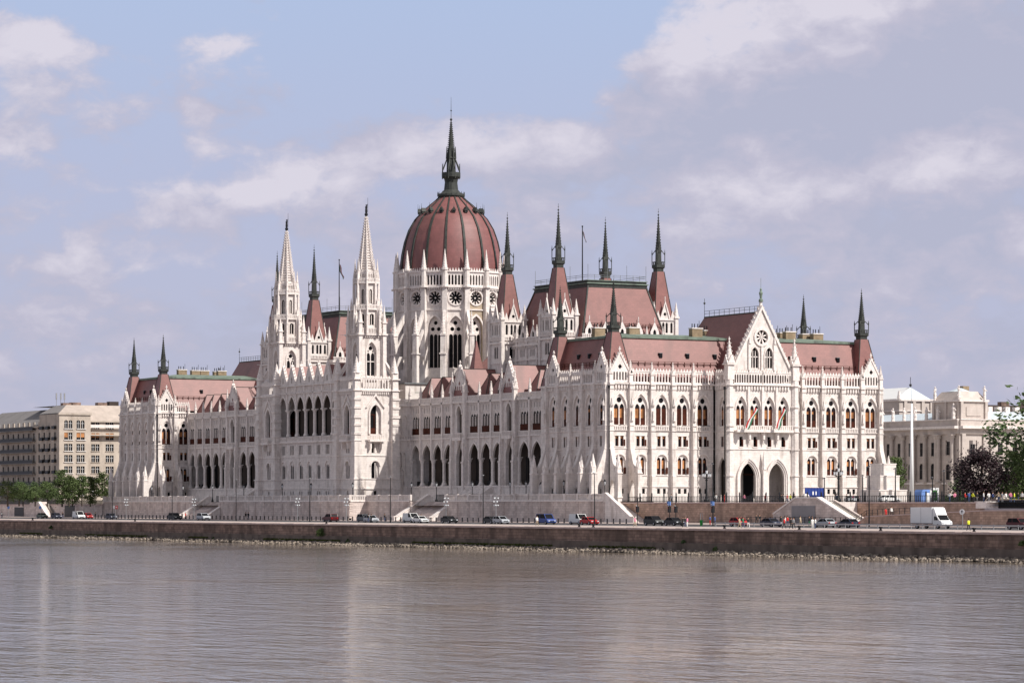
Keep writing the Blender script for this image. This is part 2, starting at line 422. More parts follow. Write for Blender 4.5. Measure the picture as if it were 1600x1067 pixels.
def pavilion(X0, X1, full):
    """end block between X0 (north) and X1 (south)"""
    b = MB().use('stone')
    wl = bpy.data.objects.new('pavilion_wall', None)
    par = PAR
    # west front, u = X
    north = not full
    for i in range(5):
        c = -2.5-5.03*i
        bay(b, par, X1, 0, 0, c, 2.515, style=(1 if i in (2,) else 0))
    b.frame(X1, 0, 0)
    b.use('stone').panel(rect(X0-X1, -25.13, 7.2, 32.6), [], 0)
    strings(b, X0-X1, 0)
    for i in range(6):
        put('buttress', BUT[1], par, b, -.02-5.03*i if i else -.35, 0, 0, 0)
        if i not in (0, 5): put('pinnacle', PIN, par, b, -5.03*i, 32.6, .3, 0)
    b.use('carved')
    for i in (1, 2, 3): parapet(b, -5.03*(i+1)+.35, -5.03*i-.35)
    for i in (0, 4):
        put('gable', GAB, par, b, -2.5-5.03*i, 0, .25, 0)
        for s in (-2.35, 2.35): put('pinnacle', PIN, par, b, -2.5-5.03*i+s, 32.6, .3, 0, (1, 1, 1.08))
    # south front, u = Y
    H = pi/2
    W = 67.12
    left = [2.6+5.0*i for i in range(5)]; right = [W-x for x in left]
    allc = left+right if full else left[:2]
    for i, c in enumerate(allc):
        bay(b, par, X1, 0, H, c, 2.5, style=1 if i in (2, 3) else 0)
    b.frame(X1, 0, H)
    if full:
        b.use('stone')
        b.panel(rect(0, .1, 7.2, 32.6), [], 0); b.panel(rect(W-.1, W, 7.2, 32.6), [], 0)
        strings(b, 0, 25.1); strings(b, 42.0, W)
        for i, u in enumerate([.35]+[5.1+5*k for k in range(4)]+[W-5.1-5*k for k in range(4)][::-1]+[W-.35]):
            fl = i < 2 or i == 9
            put('buttress', BUT[1 if fl else 0], par, b, u, 0, 0, H)
            if 0 < i < 9: put('pinnacle', PIN, par, b, u, 32.6, .3, H)
        b.use('carved')
        for k in range(1, 5): parapet(b, 5.1+5*(k-1)+.35, 5.1+5*k-.35 if k < 4 else 25.1)
        for k in range(1, 5):
            a0 = W-(5.1+5*k-.35 if k < 4 else 25.1); parapet(b, a0, W-(5.1+5*(k-1)+.35))
        for c in (2.6, W-2.6):
            put('gable', GAB, par, b, c, 0, .25, H)
            for s in (-2.35, 2.35): put('pinnacle', PIN, par, b, c+s, 32.6, .3, H, (1, 1, 1.08))
    else:
        b.use('stone').panel(rect(0, .1, 7.2, 32.6), [], 0); b.panel(rect(10.1, W, 7.2, 32.6), [], 0)
        strings(b, 0, 12)
        for i, u in enumerate((.35, 5.1)):
            put('buttress', BUT[1], par, b, u, 0, 0, H)
        put('pinnacle', PIN, par, b, 5.1, 32.6, .3, H)
        b.use('carved'); parapet(b, 5.45, 9.2)
        put('gable', GAB, par, b, 2.6, 0, .25, H)
        for s in (-2.35, 2.35): put('pinnacle', PIN, par, b, 2.6+s, 32.6, .3, H, (1, 1, 1.08))
    # hidden sides and deck
    b.fr = None; b.use('stone')
    b.add([(X0, 0, 7.2), (X0, W, 7.2), (X0, W, 32.6), (X0, 0, 32.6)], [(0, 1, 2, 3)])
    b.add([(X0, W, 7.2), (X1, W, 7.2), (X1, W, 32.6), (X0, W, 32.6)], [(0, 1, 2, 3)])
    b.use('lead').add([(X0, 0, 32.3), (X1, 0, 32.3), (X1, W, 32.3), (X0, W, 32.3)], [(0, 1, 2, 3)])
    b.build('pavilion_wall', PAR)
    # mansard roof
    r = MB()
    r.use('roof')
    e = .85; t = 4.2; z0 = 33.2; z1 = 42.0
    A = [(X0+e, e), (X1-e, e), (X1-e, W-e), (X0+e, W-e)]
    B = [(X0+t, t), (X1-t, t), (X1-t, W-t), (X0+t, W-t)]
    p = [(x, y, z0) for x, y in A]+[(x, y, z1) for x, y in B]
    r.add(p, [(0, 1, 5, 4), (1, 2, 6, 5), (2, 3, 7, 6), (3, 0, 4, 7)])
    r.use('verdigris')
    r.wbox(X0+t-.3, X1-t+.3, t-.3, W-t+.3, z1, z1+.5)
    xm = (X0+X1)/2
    r.add([(X0+t, t, z1+.5), (X1-t, t, z1+.5), (X1-t, W-t, z1+.5), (X0+t, W-t, z1+.5), (xm, t+7, z1+1.5), (xm, W-t-7, z1+1.5)], [(0, 1, 4), (1, 2, 5, 4), (2, 3, 5), (3, 0, 4, 5)])
    r.use('copper')
    for i, (a, c) in enumerate(zip(A, B)): r.tube((*a, z0), (*c, z1), .22, 4)
    ro = r.build('roof', PAR)
    # snow guard rails
    g = MB().use('wood')
    fz = .37; zz = z0+(z1-z0)*fz+.25; ee = e+(t-e)*fz-.15
    for z in (zz, zz+.45):
        g.tube((X0+ee, ee, z), (X1-ee, ee, z), .05, 4); g.tube((X1-ee, ee, z), (X1-ee, W-ee, z), .05, 4)
    n = 16
    for i in range(n): x = X0+ee+(X1-X0-2*ee)*i/n; g.wbox(x-.05, x+.05, ee-.05, ee+.05, zz-.5, zz+.45)
    n = 40
    for i in range(n): y = ee+(W-2*ee)*i/n; g.wbox(X1-ee-.06, X1-ee+.06, y-.06, y+.06, zz-.5, zz+.45)
    g.build('snow_guard', ro)
    # skylights on west and south slopes
    SK = MB(); SK.use('glass').wbox(-.12, .34, -.36, .36, -.45, .45); SK.use('lead').wbox(-.2, .4, -.42, .42, .45, .55)
    sm = SK.mesh('skylight')
    f = .6
    for y in ([14, 20.5, 27+0.2, 46, 52, 58] if full else [14]):
        link('skylight', sm, ro, (X1-(e+(t-e)*f), y, z0+(z1-z0)*f), 0)
    for x in (X0+11, X0+15.5, X0+20): link('skylight', sm, ro, (x, e+(t-e)*f, z0+(z1-z0)*f), -pi/2)
    return ro
# ---------- copper spire shared by turrets ----------
def spire_mesh(r, z0, zg, zs, zt):
    """collar z0..zg, gallery zg..zs, crocketed needle zs..zt"""
    b = MB().use('copper')
    b.sq(0, 0, z0, z0+(zg-z0)*.45, r*1.0, r*1.0); b.sq(0, 0, z0+(zg-z0)*.45, z0+(zg-z0)*.6, r*1.0, r*1.28); b.sq(0, 0, z0+(zg-z0)*.6, zg, r*1.28, r*1.28)
    for i in (-1, 1):
        b.wbox(-r*1.3, r*1.3, i*r*1.25-.04, i*r*1.25+.04, zg+.55, zg+.67); b.wbox(i*r*1.25-.04, i*r*1.25+.04, -r*1.3, r*1.3, zg+.55, zg+.67)
        for k in range(6):
            t = -r*1.25+2.5*r*k/5
            b.wbox(t-.04, t+.04, i*r*1.25-.04, i*r*1.25+.04, zg, zg+.6); b.wbox(i*r*1.25-.04, i*r*1.25+.04, t-.04, t+.04, zg, zg+.6)
    h = zs-zg
    for sx in (-1, 1):
        for sy in (-1, 1):
            b.tube((sx*r*1.25, sy*r*1.25, zg), (sx*r*1.25, sy*r*1.25, zg+h*.75), .09, 4)
            b.tube((sx*r*1.25, sy*r*1.25, zg+h*.7), (sx*r*.6, sy*r*.6, zg+h*1.05), .08, 4)
            b.frus(sx*r*1.25, sy*r*1.25, zg+h*.75, zg+h*1.1, .14, .02, 4)
    b.sq(0, 0, zg, zs, r*.62, r*.55)
    for a in range(4):
        b.frame(0, 0, a*pi/2); b.prism([(-r*.62, zs-h*.1), (0, zs+h*.7), (r*.62, zs-h*.1)], r*.45, r*.66)
    b.fr = None
    zr = zt-(zt-zs)*.16
    b.frus(0, 0, zs, zr, r*.72, .06, 8)
    n = 13
    for i in range(1, n):
        z = zs+(zr-zs)*i/n; rr = r*.72*(1-i/n)+.06
        for a in range(4):
            t = a*pi/2+pi/4; b.frus(rr*cos(t), rr*sin(t), z-.12, z+.12, .03, .13, 4)
    b.tube((0, 0, zr), (0, 0, zt), .035, 4); b.ball(0, 0, zr+.1, .2, 4); b.ball(0, 0, zr+(zt-zr)*.5, .12, 4)
    return b.mesh('copper_spire')
SPC = spire_mesh(.84, 60.2, 61.9, 65.0, 74.6); SPP = spire_mesh(.86, 42.9, 44.4, 46.8, 53.9)

def turret_roof(r0, z0, r1, z1):
    b = MB().use('roof'); b.sq(0, 0, z0, z1, r0, r1)
    b.use('copper')
    for sx in (-1, 1):
        for sy in (-1, 1): b.tube((sx*r0, sy*r0, z0), (sx*r1, sy*r1, z1), .1, 4)
    return b.mesh('turret_roof')
TRC = turret_roof(2.5, 48.8, .95, 60.3); TRP = turret_roof(3.0, 32.7, 1.0, 43.0)
def pav_spire(X, Y):
    t = link('corner_turret_roof', TRP, PAR, (X, Y, 0)); link('copper_spire', SPP, t)

pavilion(-28, 0, True); pavilion(-268.2, -241.2, False)
for X0, X1 in ((-28, 0), (-268.2, -241.2)):
    for x in (X0+2.9, X1-2.9):
        for y in (2.9, 64.2): pav_spire(x, y)

# ---------- projecting centre of the south front ----------
def centre_south():
    b = MB(); H = pi/2
    b.frame(5.5, HC, H)      # u measured from the axis
    b.use('stone')
    cs = (-5.15, -1.72, 1.72, 5.15)
    holes = []
    for c in cs: holes += [arch(c-1.25, c+1.25, 24.0, 27.6, 30.1, 6), rect(c-.42, c+.42, 19.75, 21.8)]
    for s in (-1, 1): holes.append(arch(s*3.5-1.9, s*3.5+1.9, 7.5, 13.2, 16.4, 8))
    b.panel(rect(-8, 8, 7.2, 32.6), holes, 0, .5)
    b.use('carved')
    for s in (-1, 1):
        for k, w in ((0, .12), (1, .32), (2, .5)):
            b.arcstrip(arch(s*3.5-1.9-.3*k, s*3.5+1.9+.3*k, 7.5, 13.2, 16.4+.4*k, 8), arch(s*3.5-2.2-.3*k, s*3.5+2.2+.3*k, 7.5, 13.2, 16.8+.4*k, 8), 0, w)
    wm = MB().frame(); wm.use('carved')
    wm.panel(arch(-1.25, 1.25, 24.0, 27.6, 30.1, 6), [arch(-1.0, -.1, 24.05, 27.5, 28.3, 4), arch(.1, 1.0, 24.05, 27.5, 28.3, 4), circ(0, 28.95, .45, 12)], -.34, .2)
    wm.use('glass').box(-1.05, 1.05, 24, 29.5, -.62, -.56); wm.use('blind').box(-.95, -.3, 25.5, 27.3, -.55, -.5); wm.box(.15, .6, 25.5, 27.3, -.55, -.5)
    wm.use('wood').box(-1, 1, 24.1, 25.4, -.5, -.42); wm.box(.62, 1, 24.1, 27.4, -.55, -.4); wm.box(-1, 1, 27.35, 27.5, -.55, -.45)
    wme = wm.mesh('tracery_window')
    rm = MB().frame(); rm.use('glass').box(-.45, .45, 19.7, 21.8, -.45, -.4); rm.use('wood').box(-.42, .42, 21.1, 21.25, -.4, -.3); rm.box(-.42, -.2, 19.8, 21.8, -.4, -.28); rm.box(.2, .5, 19.8, 21.2, -.2, .07); rm.use('carved').box(-.6, .6, 19.55, 19.7, 0, .12)
    rme = rm.mesh('rectangular_window')
    for c in cs:
        put('tracery_window', wme, PAR, b, c, 0, 0, H); put('rectangular_window', rme, PAR, b, c, 0, 0, H)
        b.arcstrip(arch(c-1.3, c+1.3, 27.4, 27.4, 30.15, 6, False), arch(c-1.55, c+1.55, 27.4, 27.4, 30.6, 6, False), 0, .18)
        corbels(b, c-1.4, c+1.4)
    for c in (-3.43, 0, 3.43):
        b.use('carved').box(c-.28, c+.28, 24, 32.4, 0, .4); b.box(c-.2, c+.2, 21.2, 23, 0, .8); b.frus(*b.P(c, 0, .4)[:2], 20.2, 22.6, .12, .5, 6)
    b.box(-6.9, 6.9, 22.7, 23.1, 0, 1.3); balus(b, -6.9, 6.9, 23.1, 24.1, 1.0, 1.25, .5)
    b.box(-8, 8, 19.15, 19.35, 0, .16); b.box(-8, 8, 32.35, 32.62, 0, .62)
    for c in (-3.5+3.5, ): b.sq(*b.P(0, 0, .7)[:2], 7.5, 15, .55, .4); b.frus(*b.P(0, 0, .7)[:2], 15, 19, .6, .04, 6)
    for u in (-8.0, 8.0):      # octagonal corner piers
        x, y, _ = b.P(u, 0, -.1)
        b.frus(x, y, 7.2, 33.6, .95, .85, 8); 
        for z in (13.75, 19.2, 22.9, 24, 32.4, 28): b.frus(x, y, z-.12, z+.12, 1.1, 1.1, 8)
        inst('pinnacle', PINL, PAR, x, y, 33.5, H, (1.3, 1.3, 1.08))
    for c0, c1 in ((-7, -3.5), (-3.4, -.1), (.1, 3.4), (3.5, 7)): parapet(b, c0, c1, step=.62)
    b.use('stone')
    # side walls
    b.panel(rect(-8, -7.9, 7.2, 32.6), [], -.01)
    b.frame(2.75, HC-8, 0)
    b.panel(rect(-2.75, 2.75, 7.2, 32.6), [arch(-1.1, 1.1, 24, 27.6, 30.0, 6), rect(-.5, .5, 19.75, 21.85), arch(-1.5, 1.5, 8.2, 14.5, 17.6, 6)], 0, .45)
    put('tracery_window', wme, PAR, b, 0, 0, 0, 0, (.86, 1, .998)); put('rectangular_window', rme, PAR, b, 0, 0, 0, 0)
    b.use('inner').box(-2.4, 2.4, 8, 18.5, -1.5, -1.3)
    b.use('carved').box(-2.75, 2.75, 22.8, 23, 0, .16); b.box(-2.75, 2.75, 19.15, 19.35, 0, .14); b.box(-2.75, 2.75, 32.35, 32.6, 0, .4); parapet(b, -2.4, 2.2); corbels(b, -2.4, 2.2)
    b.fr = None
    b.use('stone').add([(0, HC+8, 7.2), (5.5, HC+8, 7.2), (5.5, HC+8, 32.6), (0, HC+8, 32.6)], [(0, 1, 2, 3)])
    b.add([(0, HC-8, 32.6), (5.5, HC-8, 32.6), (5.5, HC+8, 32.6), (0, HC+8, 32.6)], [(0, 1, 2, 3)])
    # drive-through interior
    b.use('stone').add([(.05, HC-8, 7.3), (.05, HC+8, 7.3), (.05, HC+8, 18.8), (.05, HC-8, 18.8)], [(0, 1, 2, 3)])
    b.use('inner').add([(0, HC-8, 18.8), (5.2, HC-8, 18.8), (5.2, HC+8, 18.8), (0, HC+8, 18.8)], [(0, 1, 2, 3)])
    b.use('glass').wbox(.1, .25, HC-1.2, HC+1.2, 8.2, 14.0); b.frame(.3, HC, H); b.use('glass').prism(arch(-1.2, 1.2, 14.2, 14.4, 16.4, 5), -.1, .05)
    b.use('wood').box(-1.3, 1.3, 13.95, 14.2, -.1, .1)
    b.build('centre_wall', PAR)
    # great gable
    g = MB().frame(5.5, HC, H, 0).use('stone')
    z0 = 35.0
    ho = [circ(0, 42.4, 1.45, 18)]
    for s in (-1, 1): ho.append(arch(s*1.75-.95, s*1.75+.95, 36.0, 38.7, 40.3, 6))
    g.panel([(-7.2, z0), (0, 48.0), (7.2, z0)], ho, -.2, .35)
    g.panel([(-7.2, z0), (0, 48.0), (7.2, z0)], [], -1.2)
    g.use('glass').box(-3, 3, 35.8, 40.4, -.75, -.7); g.prism(circ(0, 42.4, 1.6, 18), -.75, -.7)
    g.use('carved')
    for k in range(8):
        a = k*pi/4; c = (cos(a)*.78, 42.4+sin(a)*.78)
        d = (cos(a+pi/8), sin(a+pi/8))
        g.prism([(d[0]*.2-d[1]*.08, 42.4+d[1]*.2+d[0]*.08), (d[0]*1.5-d[1]*.2, 42.4+d[1]*1.5+d[0]*.2), (d[0]*1.5+d[1]*.2, 42.4+d[1]*1.5-d[0]*.2), (d[0]*.2+d[1]*.08, 42.4+d[1]*.2-d[0]*.08)], -.6, -.3)
    g.prism(circ(0, 42.4, .3, 8), -.6, -.3)
    g.ring(circ(0, 42.4, 1.95, 18), circ(0, 42.4, 1.45, 18), -.2, .05)
    for s in (-1, 1):
        c = s*1.75
        for u in (-.32, .32): g.box(c+u-.07, c+u+.07, 36, 39.6, -.55, -.35)
        g.box(c-.95, c+.95, 38.2, 38.4, -.55, -.35)
        g.arcstrip(arch(c-.95, c+.95, 36, 38.7, 40.3, 6), arch(c-1.2, c+1.2, 36, 38.7, 40.75, 6), -.2, .0)
        g.prism([(0, 49.0), (0, 48.1), (s*7.2, 35.0), (s*7.75, 35.0)], -1.3, .1)
        for k in range(1, 15):
            t = k/15; g.prism([(s*7.75*t-.14, 49-14*t), (s*7.75*t+s*.3, 49.65-14*t), (s*7.75*t+.14, 48.9-14*t)], -.8, -.4)
        g.box(s*3.1-.3, s*3.1+.3, 35.5, 41, -.2, .12); g.frus(*g.P(s*3.1, 0, 0)[:2], 41, 42.6, .35, .03, 6)
    g.box(-.25, .25, 35.5, 40.4, -.2, .1)
    g.box(-.22, .22, 48.8, 49.7, -.8, -.3)
    go = g.build('gable', PAR)
    s = MB().use('verdigris'); s.lathe(5.0, HC, [(.5, 49.7), (.42, 50.2), (.22, 50.4), (.3, 51.0), (.42, 51.5), (.2, 52.0), (.24, 52.3), (.02, 52.6)], 8); s.tube((5, HC, 52.5), (5, HC, 54.6), .04, 4)
    s.box
    s.build('finial', go)
    # gable roof running north with a hipped end
    for X1, X2, hip in ((4.6, -17, -23), (-245.5, -263, -268), ):
        r = MB().use('roof')
        zr = 47.6; e = 33.3; hw = 7.2
        r.add([(X1, HC-hw, e), (X1, HC, zr), (X2, HC, zr), (hip, HC-hw, e), (X1, HC+hw, e), (hip, HC+hw, e)], [(0, 1, 2, 3), (1, 4, 5, 2), (3, 2, 5)])
        if X1 < 0: r.add([(X1+5, HC-hw, e), (X1, HC, zr), (X1+5, HC+hw, e)], [(0, 1, 2)]); r.add([(X1+5, HC-hw, e), (X1, HC-hw, e), (X1, HC, zr)], [(0, 1, 2)]); r.add([(X1+5, HC+hw, e), (X1, HC+hw, e), (X1, HC, zr)], [(0, 1, 2)])
        r.use('copper'); r.tube((X1, HC, zr), (X2, HC, zr), .16, 5)
        for z in (zr+.75, zr+1.3): r.tube((X1, HC, z), (X2, HC, z), .05, 4)
        for k in range(12): x = X1+(X2-X1)*k/11; r.tube((x, HC, zr), (x, HC, zr+1.35), .05, 4)
        r.tube((X2, HC, zr), (X2, HC, zr+4), .05, 4); r.ball(X2, HC, zr+3, .25, 4)
        r.build('gable_roof', PAR)
centre_south()

# ---------- river wings ----------
def wing(edges, gables, hide=0):
    b = MB(); Yw = 9
    G = gable_mesh(5.4, 31.2, 39.0, 5, slotz=(31.6, 34.6))
    colm = MB().use('carved'); colm.lathe(0, 0, [(.66, 12), (.66, 12.4), (.5, 12.8), (.42, 13), (.4, 17.2), (.5, 17.4), (.62, 18.0), (.68, 18.2)], 12); colm.sq(0, 0, 18.05, 18.25, .6); colm.sq(0, 0, 12, 12.25, .66)
    colme = colm.mesh('column', False)
    wm = MB().frame()
    wm.use('carved').panel(rect(-2.0, 2.0, 24.0, 28.6), [arch(-1.85+1.27*i, -.7+1.27*i, 24.05, 27.4, 28.3, 4) for i in range(3)], -.1, .12)
    wm.use('glass').box(-2, 2, 24, 28.5, -.32, -.26)
    for i in range(3):
        c = -1.27+1.27*i
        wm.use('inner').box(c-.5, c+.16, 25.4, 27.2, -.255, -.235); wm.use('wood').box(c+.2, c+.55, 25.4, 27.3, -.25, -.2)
    wm.use('wood').box(-2.0, 2.0, 24.02, 25.45, -.2, .03)
    for i in (0, 1): wm.use('carved').lathe(-.635+1.27*i, -.02, [(.12, 25.45), (.12, 27.3), (.2, 27.6)], 6)
    wme = wm.mesh('triple_window')
    for u0, u1 in zip(edges[:-1], edges[1:]):
        c = (u0+u1)/2; hw = (u1-u0)/2
        g = any(abs(c-q) < 1.5 for q in gables)
        w = .5 if g else 0
        b.frame(0, Yw, 0); b.use('stone')
        if g:
            ho = [arch(c-1.15, c+1.15, 24.1, 28.3, 30.2, 6), arch(c-1.6, c+1.6, 12.05, 18.1, 21.3, 7)]
        else:
            aw = min(2.3, hw-.42)
            ho = [rect(c-2.0, c+2.0, 24.0, 28.6), arch(c-aw, c+aw, 12.05, 18.1, 21.6, 8)]
            for i in range(3): ho.append(arch(c-1.27*1.0+1.27*i-.17, c-1.27+1.27*i+.17, 28.95, 30.0, 30.5, 2))
        if g:
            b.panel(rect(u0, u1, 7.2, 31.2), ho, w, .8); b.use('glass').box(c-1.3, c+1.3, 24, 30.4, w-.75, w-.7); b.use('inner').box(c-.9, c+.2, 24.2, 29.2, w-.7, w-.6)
            for q in (u0, u1): b.use('stone').box(q-.001 if q == u0 else q-.001, q+.001, 7.2, 31.2, 0, w)
            b.use('carved')
            b.arcstrip(arch(c-1.2, c+1.2, 28.2, 28.2, 30.25, 6, False), arch(c-1.5, c+1.5, 28.2, 28.2, 30.8, 6, False), w, w+.2)
            for q in (u0+.35, u1-.35):
                b.box(q-.45, q+.45, 7.2, 17.2, w, w+.9); b.box(q-.55, q+.55, 17.1, 17.5, w, w+1.0); b.box(q-.42, q+.42, 17.5, 18.8, w, w+.8); b.box(q-.45, q+.45, 18.8, 31.2, w, w+.5)
                b.sq(*b.P(q, 0, w+.6)[:2], 18.8, 21.4, .24, .18); b.frus(*b.P(q, 0, w+.6)[:2], 21.5, 23.6, .5, .05, 6)
                x, y, _ = b.P(q, 0, w+.2); inst('pinnacle', PINL, PAR, x, y, 30.6, 0, (.78, .78, .92))
            put('gable', G, PAR, b, c, 0, w, 0)
            b.use('carved').box(c-1.9, c+1.9, 22.3, 22.9, w, w+.9); balus(b, c-1.9, c+1.9, 22.9, 24.0, w+.65, w+.85, .5)
            b.frus(*b.P(c, 0, w+.5)[:2], 20.3, 22.3, .1, .8, 6)
        else:
            b.panel(rect(u0, u1, 7.2, 31.2), ho, 0, .32); put('triple_window', wme, PAR, b, c, 0, 0, 0)
            b.use('glass').box(c-1.6, c+1.6, 28.9, 30.6, -.3, -.25)
            b.use('carved')
            b.arcstrip(arch(c-aw, c+aw, 18.1, 18.1, 21.6, 8, False), arch(c-aw-.3, c+aw+.3, 18.1, 18.1, 22.1, 8, False), 0, .16)
            balus(b, u0+.3, u1-.3, 22.95, 24.0, .1, .3, .42)
            for i in range(4): b.box(c-1.9+1.27*i-.1, c-1.9+1.27*i+.1, 28.6, 30.8, 0, .08)
        # cornice and roof balustrade
        b.use('carved').box(u0, u1, 30.75, 31.2, w, w+.5); balus(b, u0+.35, u1-.35, 31.25, 32.4, w+.1, w+.35, .36, .2)
        b.box(u0, u1, 22.75, 22.95, w, w+.36); corbels(b, u0+.4, u1-.4, 30.2, 30.8, .5, .3)
    for i, u in enumerate(edges):
        b.frame(0, Yw, 0); b.use('carved')
        if not any(abs(u-q) < 4.5 for q in gables):
            b.box(u-.3, u+.3, 18.2, 32.6, 0, .5)
            put('pinnacle', PINS, PAR, b, u, 32.4, .25, 0)
        elif hide == 0: pass
        put('column', colme, PAR, b, u, 0, -.25, 0)
    # loggia inside, podium, parapet floor
    b.fr = None
    a, z = edges[0], edges[-1]
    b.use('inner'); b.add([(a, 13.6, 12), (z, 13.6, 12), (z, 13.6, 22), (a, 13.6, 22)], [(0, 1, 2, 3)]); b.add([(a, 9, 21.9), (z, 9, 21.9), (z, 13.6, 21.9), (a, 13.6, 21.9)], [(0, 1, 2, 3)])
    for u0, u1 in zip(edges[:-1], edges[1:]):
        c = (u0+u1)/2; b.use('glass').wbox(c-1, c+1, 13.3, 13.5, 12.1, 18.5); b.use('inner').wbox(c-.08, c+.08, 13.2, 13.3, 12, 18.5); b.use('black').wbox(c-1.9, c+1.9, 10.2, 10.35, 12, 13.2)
    b.use('stone'); b.wbox(a, z, 8.0, 14, 7.2, 12.0); b.use('carved').wbox(a, z, 7.85, 8.2, 11.7, 12.05)
    b.use('lead'); b.add([(a, 9, 31.1), (z, 9, 31.1), (z, 24, 31.1), (a, 24, 31.1)], [(0, 1, 2, 3)])
    b.build('wing_wall', PAR)
    # a hipped cross roof over every bay
    for u0, u1 in zip(edges[:-1], edges[1:]):
        c = (u0+u1)/2; h = (u1-u0)/2
        g = any(abs(c-q) < 1.5 for q in gables)
        r = MB().use('roof')
        e = 31.3; zr = 38.6 if g else 37.4; y0 = 8.4 if g else 10.2; y1 = y0+.3 if g else 13.0
        r.add([(u0, y0, e), (u1, y0, e), (u1, 26, e), (u0, 26, e), (c, y1, zr), (c, 26, zr)], [(0, 1, 4), (1, 2, 5, 4), (0, 3, 5, 4), (2, 3, 5)])
        r.use('copper').tube((c, y1, zr), (c, 26, zr), .1, 4); r.tube((u0, y0, e), (c, y1, zr), .09, 4); r.tube((u1, y0, e), (c, y1, zr), .09, 4)
        r.wbox(u1-.3, u1+.3, y0+.4, 25, e-.2, e+.5)
        r.build('cross_roof', PAR)
SE_ = [-107.2, -101.6, -96.0, -90.6, -85.1, -78.3, -72.5, -66.9, -61.4, -54.7, -49.0, -43.3, -37.9, -32.6, -27.9]
wing(SE_, (-81.7, -58.0)); wing([-268.2-x for x in SE_][::-1], (-186.5, -210.2))
